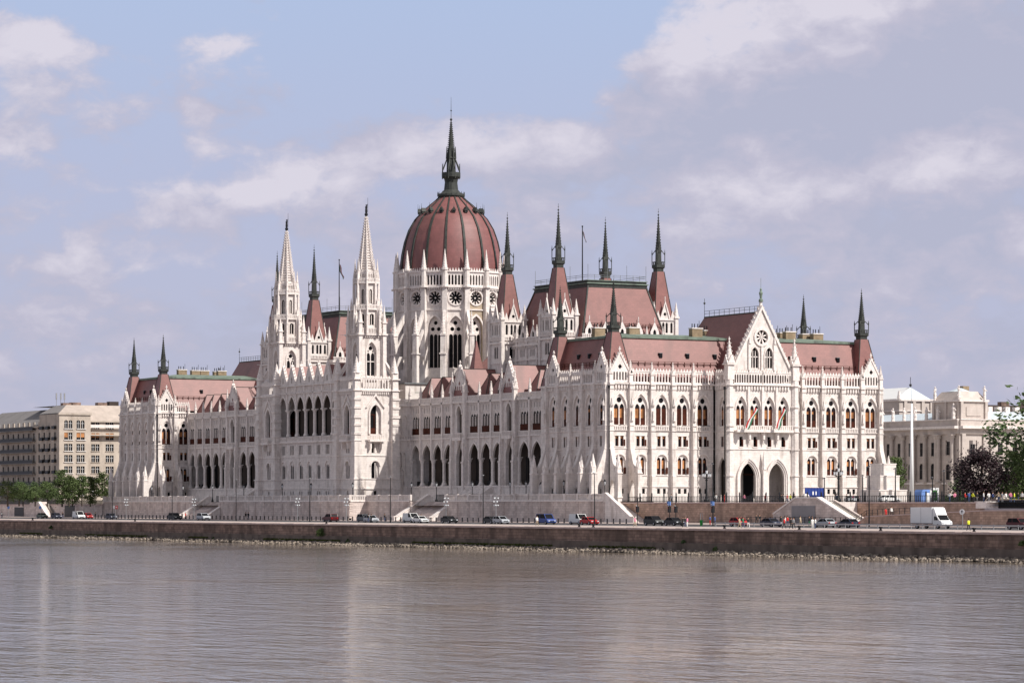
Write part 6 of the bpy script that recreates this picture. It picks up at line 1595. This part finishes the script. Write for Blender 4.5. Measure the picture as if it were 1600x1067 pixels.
# ================= vehicles =================
def wheel(r=.32, w=.22):
    t = MB().frame().use('tyre'); t.prism([(r*cos(2*pi*i/14), r*sin(2*pi*i/14)) for i in range(14)], -w/2, w/2)
    h = MB().frame().use('hub'); h.prism([(r*.6*cos(2*pi*i/10), r*.6*sin(2*pi*i/10)) for i in range(10)], -w/2-.01, w/2+.01); return t.mesh('tyre'), h.mesh('rim')
WH = wheel(); WH2 = wheel(.38, .26)
def car_meshes(kind, col):
    """length along +x (front), local; side view outlines in (x, z)"""
    if kind == 'sedan': L, H, W = 4.4, 1.45, 1.72; low = [(-2.2, .35), (-2.2, .85), (-2.05, .98), (-1.3, 1.0), (1.0, .96), (2.0, .80), (2.2, .6), (2.2, .35)]; gl = [(-1.75, .98), (-1.15, 1.40), (.25, 1.42), (1.1, .95)]
    elif kind == 'hatch': L, H, W = 3.9, 1.5, 1.68; low = [(-1.95, .35), (-1.98, .95), (-1.9, 1.0), (1.0, .97), (1.75, .85), (1.95, .6), (1.95, .35)]; gl = [(-1.9, 1.0), (-1.55, 1.45), (.2, 1.48), (1.05, .96)]
    elif kind == 'suv': L, H, W = 4.5, 1.75, 1.85; low = [(-2.2, .4), (-2.22, 1.05), (-2.15, 1.12), (.95, 1.1), (2.0, 1.0), (2.2, .7), (2.2, .4)]; gl = [(-2.1, 1.1), (-1.85, 1.66), (.25, 1.68), (1.05, 1.1)]
    else: L, H, W = 4.9, 2.0, 1.9; low = [(-2.4, .4), (-2.42, 1.15), (-2.4, 1.2), (1.4, 1.12), (2.2, .95), (2.42, .65), (2.42, .4)]; gl = [(-2.4, 1.15), (-2.3, 1.92), (.75, 1.95), (1.55, 1.12)]
    b = MB().frame().use(col); b.prism(low, -W/2, W/2)
    rf = gl[1][1]; b.prism([(gl[1][0]-.05, rf), (gl[1][0]+.1, rf+.07), (gl[2][0]-.1, rf+.07), (gl[2][0]+.05, rf)], -W/2+.14, W/2-.14)
    for (xa, za), (xb, zb) in ((gl[0], gl[1]), (gl[3], gl[2])):
        for s in (-1, 1): b.fr = None; b.tube((xa, s*(W/2-.1), za), (xb, s*(W/2-.16), zb+.03), .06, 4)
    xm = (gl[1][0]+gl[2][0])/2-.1
    b.wbox(xm-.05, xm+.05, -W/2+.1, W/2-.1, gl[0][1]-.1, rf)
    if kind == 'panelvan': b.wbox(gl[0][0]+.05, gl[2][0]-.65, -W/2+.08, W/2-.08, 1.0, rf)
    b.use('black').wbox(-L/2+.1, L/2-.1, -W/2+.06, W/2-.06, .25, .42); b.wbox(L/2-.06, L/2+.02, -.5, .5, .5, .66)
    body = b.mesh('body')
    g = MB().frame().use('glass'); g.prism(gl, -W/2+.12, W/2-.12)
    hl = MB().use('headlight'); hl.wbox(-.05, .06, -.18, .18, -.08, .08); tl = MB().use('tail'); tl.wbox(-.05, .05, -.14, .14, -.12, .12)
    return dict(body=body, window=g.mesh('window'), L=L, W=W, hl=hl.mesh('headlight'), tl=tl.mesh('tail_light'), kind=kind)
def car(px, Y, kind, col, label, flip=False, z=4.08):
    m = car_meshes(kind, col)
    t = thing('parked_car' if kind in ('sedan', 'hatch', 'suv') else 'van', label, 'car' if kind in ('sedan', 'hatch', 'suv') else 'van', (atY(px, Y), Y, z), pi if flip else random.uniform(-.02, .02), 'cars on the riverside road')
    link('body', m['body'], t); link('window', m['window'], t)
    for sx in (-1, 1):
        for sy in (-1, 1):
            w = link('wheel', WH[0], t, (sx*m['L']*.31, sy*(m['W']/2-.08), .32)); link('rim', WH[1], w)
    for sy in (-1, 1):
        link('headlight', m['hl'], t, (m['L']/2-.05, sy*.6, .68)); link('tail_light', m['tl'], t, (-m['L']/2+.0, sy*.65, .8))
for a in ((66, -26, 'sedan', 'p_green', 'grey green saloon, farthest left car'), (88, -29, 'hatch', 'p_navy', 'dark car with bright headlights second from the left'), (123, -29, 'panelvan', 'p_white', 'white van left of the palace terrace'), (137, -25, 'hatch', 'p_red', 'red hatchback half hidden behind the white van at the left'), (174, -30, 'hatch', 'p_navy', 'small dark blue hatchback below the left pavilion'),
          (273, -28, 'suv', 'p_black', 'black car at the foot of the farther river stair'), (318, -29, 'suv', 'p_silver', 'silver off-road car right of the farther stair'), (516, -30, 'suv', 'p_maroon', 'dark red off-road car above the biggest quay bush', True), (570, -29, 'suv', 'p_grey', 'dark grey car before the corner of the bastion'), (580, -33, 'hatch', 'p_silver', 'silver car half behind walkers near the bastion corner'),
          (643, -28, 'panelvan', 'p_white', 'white van at the foot of the nearer river stair'), (657, -33, 'sedan', 'p_white', 'white saloon in front of the white van'), (702, -32, 'sedan', 'p_black', 'black green saloon on the nearer river stair side'), (768, -31, 'sedan', 'p_black', 'black saloon left of a silver car'), (783, -33.5, 'hatch', 'p_silver', 'silver hatchback right of a black saloon'),
          (853, -31, 'van', 'p_blue', 'bright blue minivan left of the white delivery van'), (905, -28, 'panelvan', 'p_white', 'white delivery van behind the red car'), (921, -32, 'sedan', 'p_red', 'red saloon in front of a white van'), (1022, -31, 'suv', 'p_black', 'black off-road car by the traffic lights'), (1053, -31.5, 'sedan', 'p_black', 'black saloon behind walkers by the blue sign'),
          (1155, -30, 'hatch', 'p_red', 'red hatchback behind three walkers'), (1205, -31, 'sedan', 'p_navy', 'dark saloon left of the pale stair block'), (1289, -31, 'sedan', 'p_silver', 'silver blue saloon below the pale stair block', True), (1325, -32.5, 'sedan', 'p_navy', 'dark navy saloon right of the silver blue one', True), (1594, -31, 'suv', 'p_maroon', 'dark maroon car cut by the right edge')): car(*a)
# box truck
t = thing('box_truck', 'white box truck with a tall cargo body on the road at the right', 'truck', (atY(1456, -31), -31, 4.08))
b = MB().use('white'); b.wbox(-4.1, 1.55, -1.15, 1.15, .85, 3.35); b.use('greydoor').wbox(-1.35, -1.3, -1.17, -1.14, .9, 3.3); b.wbox(-4.12, 1.57, -1.17, 1.17, .8, .9); b.build('cargo_body', t)
b = MB().frame().use('white'); b.prism([(1.6, .5), (1.6, 2.1), (1.9, 2.15), (2.6, 2.1), (3.35, 1.35), (3.9, 1.15), (4.0, .9), (4.0, .5)], -1.0, 1.0); b.prism([(1.6, 2.15), (1.6, 3.3), (2.0, 3.2), (2.6, 2.15)], -1.0, 1.0); b.use('black').box(-4.0, 3.9, .38, .62, -.9, .9); b.build('cab', t)
b = MB().frame().use('glass'); b.prism([(2.66, 2.06), (3.36, 1.38), (3.44, 1.42), (2.74, 2.12)], -.85, .85)
for s in (-1, 1): b.prism([(1.95, 1.35), (1.95, 1.95), (2.5, 1.95), (3.0, 1.35)], s*1.005-.01, s*1.005+.01)
b.build('window', t)
for x in (-2.6, 2.9):
    for s in (-1, 1): w = link('wheel', WH2[0], t, (x, s*.9, .38)); link('rim', WH2[1], w)
for s in (-1, 1): b = MB().use('headlight'); b.wbox(3.9, 4.03, s*.75-.15, s*.75+.15, .8, 1.05); b.build('headlight', t)
b = MB().use('black'); b.wbox(2.4, 2.6, -1.35, -1.1, 1.4, 1.9); b.build('mirror', t)
X = 40
for px, Xc, c, l in ((1336, 16, 'p_silver', 'silver car parked on the square behind the fence'), (1349, 16, 'p_white', 'white car parked on the square left of the plinth'), (1390, 60, 'p_white', 'white car parked right of the stepped plinth')):
    m = car_meshes('sedan', c); t = thing('parked_car', l, 'car', (Xc, atX(px, Xc), 8.2), pi/2, 'cars on the square'); link('body', m['body'], t); link('window', m['window'], t)
    for sx in (-1, 1):
        for sy in (-1, 1): w = link('wheel', WH[0], t, (sx*m['L']*.31, sy*(m['W']/2-.08), .32)); link('rim', WH[1], w)

# ================= people =================
def person_mesh(pose):
    rnd = {'stand': (0, 0, .08), 'walk': (.26, -.26, .3), 'talk': (.04, -.02, .5)}[pose]
    lf, lb, arm = rnd
    V = [(0, 0, .95), (0, 0, 1.15), (0, 0, 1.38), (0, 0, 1.50), (.01, 0, 1.60), (.02, 0, 1.70),      # 0-5 spine, neck, head
         (0, .10, .90), (lf*.45, .11, .5), (lf, .11, .09), (lf+.12, .12, .04),                          # left leg 6-9
         (0, -.10, .90), (lb*.35+.04, -.11, .5), (lb, -.11, .09), (lb+.12, -.12, .04),                   # right leg 10-13
         (0, .19, 1.40), (-arm*.4, .25, 1.13), (arm*.3 if pose != 'talk' else .26, .25, .90 if pose != 'talk' else 1.1), (arm*.3+.03 if pose != 'talk' else .33, .25, .80 if pose != 'talk' else 1.14),
         (0, -.19, 1.40), (arm*.3, -.25, 1.13), (arm*.6, -.25, .90), (arm*.65, -.25, .80)]
    E = [(0, 1), (1, 2), (2, 3), (3, 4), (4, 5), (0, 6), (6, 7), (7, 8), (8, 9), (0, 10), (10, 11), (11, 12), (12, 13), (2, 14), (14, 15), (15, 16), (16, 17), (2, 18), (18, 19), (19, 20), (20, 21)]
    R = [.15, .135, .15, .055, .085, .09, .095, .065, .045, .045, .095, .065, .045, .045, .065, .048, .035, .04, .065, .048, .035, .04]
    me = bpy.data.meshes.new('body'); me.from_pydata(V, E, [])
    o = bpy.data.objects.new('tmp', me); COL.objects.link(o)
    md = o.modifiers.new('s', 'SKIN'); 
    for i, r in enumerate(R): me.skin_vertices[0].data[i].radius = (r, r*1.15 if i < 3 else r)
    me.skin_vertices[0].data[0].use_root = True
    sb = o.modifiers.new('u', 'SUBSURF'); sb.levels = 1
    dg = bpy.context.evaluated_depsgraph_get(); dg.update()
    m2 = bpy.data.meshes.new_from_object(o.evaluated_get(dg)); bpy.data.objects.remove(o)
    m2.name = 'body'; m2.materials.clear()
    for k in ('skin', 'c_white', 'c_jeans', 'c_black'): m2.materials.append(M[k])
    for p in m2.polygons:
        z = p.center.z; y = abs(p.center.y)
        p.material_index = 0 if (z > 1.47 or (y > .21 and z < .9)) else 1 if z > .93 else 3 if z < .1 else 2
        p.use_smooth = True
    h = MB().use('hair'); h.ball(-.015, 0, 1.70, .115, 6, 1.0); hm = h.mesh('hair', True)
    return m2, hm
PMs = {k: person_mesh(k) for k in ('stand', 'walk', 'talk')}
def person(x, y, z, top, leg, label, pose='walk', rz=0, hair=True, group=None):
    me, hm = PMs[pose]
    key = (pose, top, leg)
    if key not in PMs:
        c = me.copy(); c.materials[1] = M[top]; c.materials[2] = M[leg]; PMs[key] = c
    t = thing('person', label, 'person', (x, y, z), rz, group)
    link('body', PMs[key], t); h = link('hair', hm, t); h.scale = (1, 1, .92); h.location.z = .14; h.location.x = -.01
    return t
def py(px, Y): return atY(px, Y), Y
Q = [(839, -45, 'c_white', 'c_beige', 'person in a white top walking on the quay left of the black cars', 'walk'), (992, -48, 'c_pink', 'c_beige', 'person in pink on the quay behind the first traffic light', 'walk'), (1067, -44, 'c_black', 'c_black', 'person all in black on the quay by the black saloon', 'stand'), (1070.5, -43, 'c_black', 'c_jeans', 'person in a black coat beside another in black', 'talk'), (1074, -44, 'c_pink', 'c_white', 'person in a pale pink top right of two in black', 'stand'),
     (1155.5, -47, 'c_beige', 'c_beige', 'person in beige before the red hatchback', 'walk'), (1161, -46, 'c_green', 'c_jeans', 'person in dark green before the red hatchback', 'walk'), (1169, -46, 'c_black', 'c_white', 'person in white trousers before the red hatchback', 'walk'), (1225.5, -48, 'c_red', 'c_black', 'person in a red jacket with black trousers on the quay', 'walk'), (1236, -47, 'c_black', 'c_black', 'person in black walking on the quay right of the red jacket', 'walk'), (1240, -46, 'c_grey', 'c_black', 'person in grey walking on the quay', 'walk'),
     (1269.5, -46, 'c_white', 'c_white', 'person all in white on the quay', 'stand'), (1274, -45.5, 'c_white', 'c_jeans', 'person in a white shirt and jeans on the quay', 'talk'), (1513.5, -45, 'c_yellow', 'c_black', 'person in a yellow vest walking on the quay past the round sign', 'walk'),
     (575.5, -34.5, 'c_black', 'c_jeans', 'person in black beside the grey car at the bastion', 'stand'), (580, -34.8, 'c_black', 'c_black', 'second person in black beside the grey car at the bastion', 'walk'), (601, -22, 'c_black', 'c_jeans', 'lone person in dark clothes below the right tower', 'stand'), (284.5, -20, 'c_black', 'c_black', 'person in black at the farther river stair', 'walk'), (290, -20.5, 'c_red', 'c_black', 'person in a bright red jacket at the farther river stair', 'walk'),
     (384, -17, 'c_black', 'c_black', 'left person in black below the left tower', 'walk'), (388, -16.5, 'c_black', 'c_jeans', 'right person in black below the left tower', 'walk'), (658, -22.5, 'c_black', 'c_black', 'person in black walking toward the nearer river stair', 'walk'), (149, -30, 'c_black', 'c_black', 'person in black left of the terrace', 'stand'), (3, -36, 'c_white', 'c_jeans', 'person in white at the left frame edge', 'stand'), (98, -24, 'c_black', 'c_jeans', 'person in dark clothes by the left stair', 'walk'),
     (1109.5, -20, 'c_blue', 'c_red', 'person in blue under the rightmost traffic light', 'stand'), (1117, -20, 'c_blue', 'c_jeans', 'person in a blue top right of the rightmost traffic light', 'stand'), (1182, -6, 'c_black', 'c_black', 'left walker in black below the brown wall', 'walk'), (1187, -6, 'c_black', 'c_grey', 'right walker in black below the brown wall', 'walk'),
     (1220.5, -21, 'c_black', 'c_black', 'person in black at the left foot of the stair block', 'stand'), (1226.5, -22, 'c_white', 'c_grey', 'person in a white top at the foot of the stair block', 'stand'), (1230.5, -21, 'c_red', 'c_jeans', 'person in a red top at the foot of the stair block', 'stand'), (1250.5, -20.5, 'c_beige', 'c_beige', 'person in beige in front of the grey shutter', 'walk'), (1264.5, -20.5, 'c_black', 'c_green', 'left person of a dark pair before the grey shutter', 'talk'), (1269, -20.5, 'c_black', 'c_black', 'right person of a dark pair before the grey shutter', 'stand')]
for (px, Y, tp_, lg_, l, pose) in Q:
    x, y = py(px, Y); z = 4.03 if Y < -36 else 4.3 if Y > -19 else 4.12
    if Y > -19: z = 4.26
    if px == 658: z = 4.12
    person(x, y, z, tp_, lg_, l, pose, random.choice([0, pi, .4, -2.6]))
for (px, tp_, lg_, l) in ((1384, 'c_red', 'c_red', 'person in red on the rising path'), (1393, 'c_white', 'c_black', 'person in white on the rising path beside the one in red')):
    x, y = py(px, -6); person(x, y, zr(x), tp_, lg_, l, 'walk', 0)
for (px, X, tp_, lg_, l, pose) in ((1049, 12, 'c_grey', 'c_black', 'person in grey at the fence left of the lamp', 'stand'), (1119, 14, 'c_white', 'c_grey', 'person in white on the square beside the left candelabra', 'walk'), (1132, 15, 'c_red', 'c_red', 'person dressed in red left of the entrance arches', 'stand'), (1163, 14, 'c_pink', 'c_black', 'person in dull pink before the left entrance arch', 'walk'), (1196, 15, 'c_red', 'c_black', 'person in a red jacket between the entrance arches', 'stand'),
                      (1221, 14, 'c_black', 'c_black', 'person in black before the right entrance arch', 'stand'), (1224, 15, 'c_grey', 'c_black', 'person in grey before the right entrance arch', 'talk'), (1230, 14, 'c_red', 'c_jeans', 'person in a red top right of the entrance arches', 'walk'), (1235, 15, 'c_yellow', 'c_black', 'person in a yellow top right of the entrance arches', 'stand'), (1241, 14, 'c_black', 'c_beige', 'person in black at the right corner of the entrance', 'stand'),
                      (1304, 20, 'c_white', 'c_jeans', 'person in white behind the fence by the right candelabra', 'walk'), (1307, 21, 'c_blue', 'c_jeans', 'person in blue behind the fence by the right candelabra', 'stand'), (1323, 22, 'c_black', 'c_black', 'person in black behind the fence right of the candelabra', 'walk'), (1333, 22, 'c_pink', 'c_black', 'person in pink behind the fence right of the candelabra', 'walk'), (1344, 23, 'c_red', 'c_grey', 'person in red behind the fence left of the plinth', 'stand'), (1362, 24, 'c_black', 'c_black', 'person in black just before the stepped plinth', 'walk')):
    person(X, atX(px, X), 8.2, tp_, lg_, l, pose, random.uniform(0, 6))
cols = ['c_white', 'c_pink', 'c_red', 'c_blue', 'c_yellow', 'c_black', 'c_white', 'c_white', 'c_blue', 'c_beige', 'c_grey', 'c_white', 'c_pink', 'c_yellow', 'c_black', 'c_white']
nm = {'c_white': 'white', 'c_pink': 'pink', 'c_red': 'red', 'c_blue': 'blue', 'c_yellow': 'yellow', 'c_black': 'black', 'c_beige': 'beige', 'c_grey': 'grey'}
used = {}
sp = ['under the copper beech', 'left of the copper beech trunk', 'right of the copper beech trunk', 'by the flower strip', 'near the willow']
for i, px in enumerate((1484, 1492, 1508, 1514, 1520, 1527, 1537, 1545, 1551, 1560, 1566, 1572, 1579, 1585, 1591, 1597)):
    x, y = atD(px, 500+12*(i % 3)+18); k = (cols[i], 0 if px < 1515 else 2 if px < 1555 else 3 if px < 1580 else 4)
    used[k] = used.get(k, 0)+1
    person(x, y, 8.2 if y > -5 else 8.2, cols[i], random.choice(('c_jeans', 'c_black', 'c_grey')), 'visitor with a %s top %s%s' % (nm[cols[i]], sp[k[1]], '' if used[k] == 1 else ', the one farther right'), random.choice(('stand', 'talk')), random.uniform(0, 6), group='visitors in the garden')
place_all()
# ================= light, sky, camera =================
sd = Vector((cos(radians(28))*cos(radians(46)), sin(radians(28))*cos(radians(46)), sin(radians(46))))
sun = bpy.data.lights.new('sun', 'SUN'); sun.energy = 4.9; sun.angle = radians(.6); sun.color = (1, .955, .89)
so = bpy.data.objects.new('sun', sun); COL.objects.link(so); so.rotation_euler = sd.to_track_quat('Z', 'Y').to_euler(); so.location = (0, 0, 200)
w = bpy.data.worlds.new('World'); S.world = w; w.use_nodes = True
N = w.node_tree.nodes; L = w.node_tree.links
bg = N['Background']; bg.inputs['Strength'].default_value = .084
sky = N.new('ShaderNodeTexSky'); sky.sky_type = 'NISHITA'; sky.sun_disc = False; sky.sun_elevation = radians(46); sky.sun_rotation = radians(90-28); sky.dust_density = 1.5
tc = N.new('ShaderNodeTexCoord')
CL=0
def n_(t, **k):
    o = N.new(t)
    for a, v in k.items(): setattr(o, a, v)
    return o
# clouds live in sky direction: U = bearing, V = height above the horizon (both as tangents from north-west)
def m_(op, a, b=None, c=None):
    o = N.new('ShaderNodeMath'); o.operation = op
    for i, q in enumerate((a, b, c)):
        if q is None: continue
        if isinstance(q, (int, float)): o.inputs[i].default_value = q
        else: L.new(q, o.inputs[i])
    return o.outputs[0]
def dot(v):
    o = N.new('ShaderNodeVectorMath'); o.operation = 'DOT_PRODUCT'; L.new(tc.outputs['Generated'], o.inputs[0]); o.inputs[1].default_value = v; return o.outputs['Value']
U = dot((RX[0], RX[1], 0)); V = dot((0, 0, 1))
def noise_(scale, det, rough, loc, sx=1, sy=1, dist=0):
    mp = n_('ShaderNodeMapping'); mp.inputs['Scale'].default_value = (sx, sx, sy); mp.inputs['Location'].default_value = loc; L.new(tc.outputs['Generated'], mp.inputs[0])
    z = n_('ShaderNodeTexNoise'); z.inputs['Scale'].default_value = scale; z.inputs['Detail'].default_value = det; z.inputs['Roughness'].default_value = rough; z.inputs['Distortion'].default_value = dist; L.new(mp.outputs[0], z.inputs['Vector']); return z.outputs[0]
def blob(u, v, su, sv, k):
    a = m_('POWER', m_('ABSOLUTE', m_('MULTIPLY', m_('SUBTRACT', U, u), 1/su)), 2.0); b = m_('POWER', m_('ABSOLUTE', m_('MULTIPLY', m_('SUBTRACT', V, v), 1/sv)), 2.0)
    return m_('MULTIPLY', m_('EXPONENT', m_('MULTIPLY', m_('ADD', a, b), -1.0)), k)
def PX(x, y): return ((x-800)/5000., (787.5-y)/5000.)
big = noise_(26, 8, .55, (.37, .2, .1), 1, 1.9, .2); fine = noise_(75, 7, .6, (.1, .7, .3), 1, 1.7, .3); soft = noise_(14, 5, .5, (.9, .3, .5), 1, 2.6)
f = m_('ADD', m_('MULTIPLY', big, 1.0), m_('MULTIPLY', fine, .35))            # about .45 .. .9
for (x, y, rx, ry, k) in ((1340, 170, 360, 190, .46), (1050, 90, 90, 60, .10), (700, 60, 330, 105, -.26), (560, 130, 180, 60, -.08), (900, 120, 90, 80, -.18), (60, 80, 90, 36, .20), (345, 90, 85, 34, .15), (170, 175, 70, 26, .13), (770, 250, 270, 42, .26), (1000, 190, 60, 40, .12), (200, 20, 200, 40, -.14), (400, 2, 90, 12, .12), (480, 285, 60, 26, .12), (390, 305, 50, 16, .13), (250, 300, 90, 22, .10), (40, 240, 60, 30, .12)):
    u, v = PX(x, y); f = m_('ADD', f, blob(u, v, rx/5000, ry/5000, k))
low = n_('ShaderNodeMapRange'); low.inputs[1].default_value = .12; low.inputs[2].default_value = .05; low.inputs[3].default_value = 0; low.inputs[4].default_value = .13; L.new(V, low.inputs[0]); f = m_('ADD', f, low.outputs[0])
cov = n_('ShaderNodeMapRange'); cov.interpolation_type = 'SMOOTHSTEP'; cov.inputs[1].default_value = .63; cov.inputs[2].default_value = .84; cov.inputs[4].default_value = 1; L.new(f, cov.inputs[0])
br = m_('ADD', m_('MULTIPLY', m_('SUBTRACT', soft, .5), 1.5), m_('MULTIPLY', m_('SUBTRACT', fine, .5), 1.1)); br = m_('ADD', br, m_('MULTIPLY', m_('SUBTRACT', big, .5), 1.3))
for (x, y, rx, ry, k) in ((1130, 75, 200, 85, .8), (1400, 20, 220, 30, .3), (800, 235, 260, 40, .5), (60, 80, 100, 40, .55), (345, 90, 100, 40, .4), (170, 175, 80, 30, .35), (1470, 270, 150, 50, .35), (1330, 185, 260, 50, -.32), (1500, 120, 160, 50, -.25), (390, 305, 60, 20, .5), (240, 300, 90, 24, .35), (480, 280, 70, 34, .55), (620, 300, 80, 30, .3), (300, 420, 160, 40, .3), (1230, 300, 200, 30, .25), (1120, 440, 220, 40, .25), (40, 240, 70, 34, .35), (960, 370, 200, 30, .15), (120, 420, 200, 60, .12)):
    u, v = PX(x, y); br = m_('ADD', br, blob(u, v, rx/5000, ry/5000, k))
cr = n_('ShaderNodeValToRGB'); e = cr.color_ramp.elements; e[0].position = 0; e[0].color = (5.0, 5.2, 6.7, 1); e[1].position = .75; e[1].color = (7.6, 7.3, 8.35, 1); L.new(m_('ADD', br, .12), cr.inputs[0])
q = cr.color_ramp.elements.new(.3); q.color = (5.7, 5.6, 6.95, 1)
cb = n_('ShaderNodeValToRGB'); e = cb.color_ramp.elements; e[0].position = 0; e[0].color = (5.5, 5.5, 6.9, 1); e[1].position = .157; e[1].color = (4.75, 5.8, 8.2, 1); q = cb.color_ramp.elements.new(.10); q.color = (5.1, 5.6, 7.6, 1); L.new(V, cb.inputs[0])
mx = n_('ShaderNodeMix', data_type='RGBA'); L.new(cov.outputs[0], mx.inputs[0]); L.new(cb.outputs[0], mx.inputs[6]); L.new(cr.outputs[0], mx.inputs[7])
hz = n_('ShaderNodeMapRange'); hz.inputs[1].default_value = .095; hz.inputs[2].default_value = .03; hz.inputs[4].default_value = .12; L.new(V, hz.inputs[0])
mf = n_('ShaderNodeMix', data_type='RGBA'); L.new(hz.outputs[0], mf.inputs[0]); L.new(mx.outputs[2], mf.inputs[6]); mf.inputs[7].default_value = (5.45, 5.4, 6.8, 1)
# above the frame: broken bright cloud over blue, added to warm the shade fill
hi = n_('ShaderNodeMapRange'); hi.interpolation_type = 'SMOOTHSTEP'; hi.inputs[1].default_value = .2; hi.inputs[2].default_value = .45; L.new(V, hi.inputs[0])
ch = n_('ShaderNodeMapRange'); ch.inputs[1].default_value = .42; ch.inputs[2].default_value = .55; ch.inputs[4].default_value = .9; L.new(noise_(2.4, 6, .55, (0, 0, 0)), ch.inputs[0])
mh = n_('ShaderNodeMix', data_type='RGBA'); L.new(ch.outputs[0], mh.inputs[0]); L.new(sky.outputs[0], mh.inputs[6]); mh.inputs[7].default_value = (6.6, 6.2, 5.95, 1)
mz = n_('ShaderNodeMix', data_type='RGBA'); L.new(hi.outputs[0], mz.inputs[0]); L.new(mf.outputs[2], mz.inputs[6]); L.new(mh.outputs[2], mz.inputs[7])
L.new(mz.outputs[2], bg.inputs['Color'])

cam = bpy.data.cameras.new('camera'); co = bpy.data.objects.new('camera', cam); COL.objects.link(co)
cam.sensor_width = 36; cam.lens = 112.5; cam.shift_y = .15875; cam.clip_start = 1; cam.clip_end = 6000
co.location = CAM
f = Vector((FX[0], FX[1], 0)); co.rotation_euler = f.to_track_quat('-Z', 'Y').to_euler()
S.camera = co
S.view_settings.view_transform = 'Standard'; S.view_settings.look = 'None'; S.view_settings.exposure = .14; S.view_settings.gamma = 1
S.cycles.max_bounces = 5; S.cycles.use_denoising = True
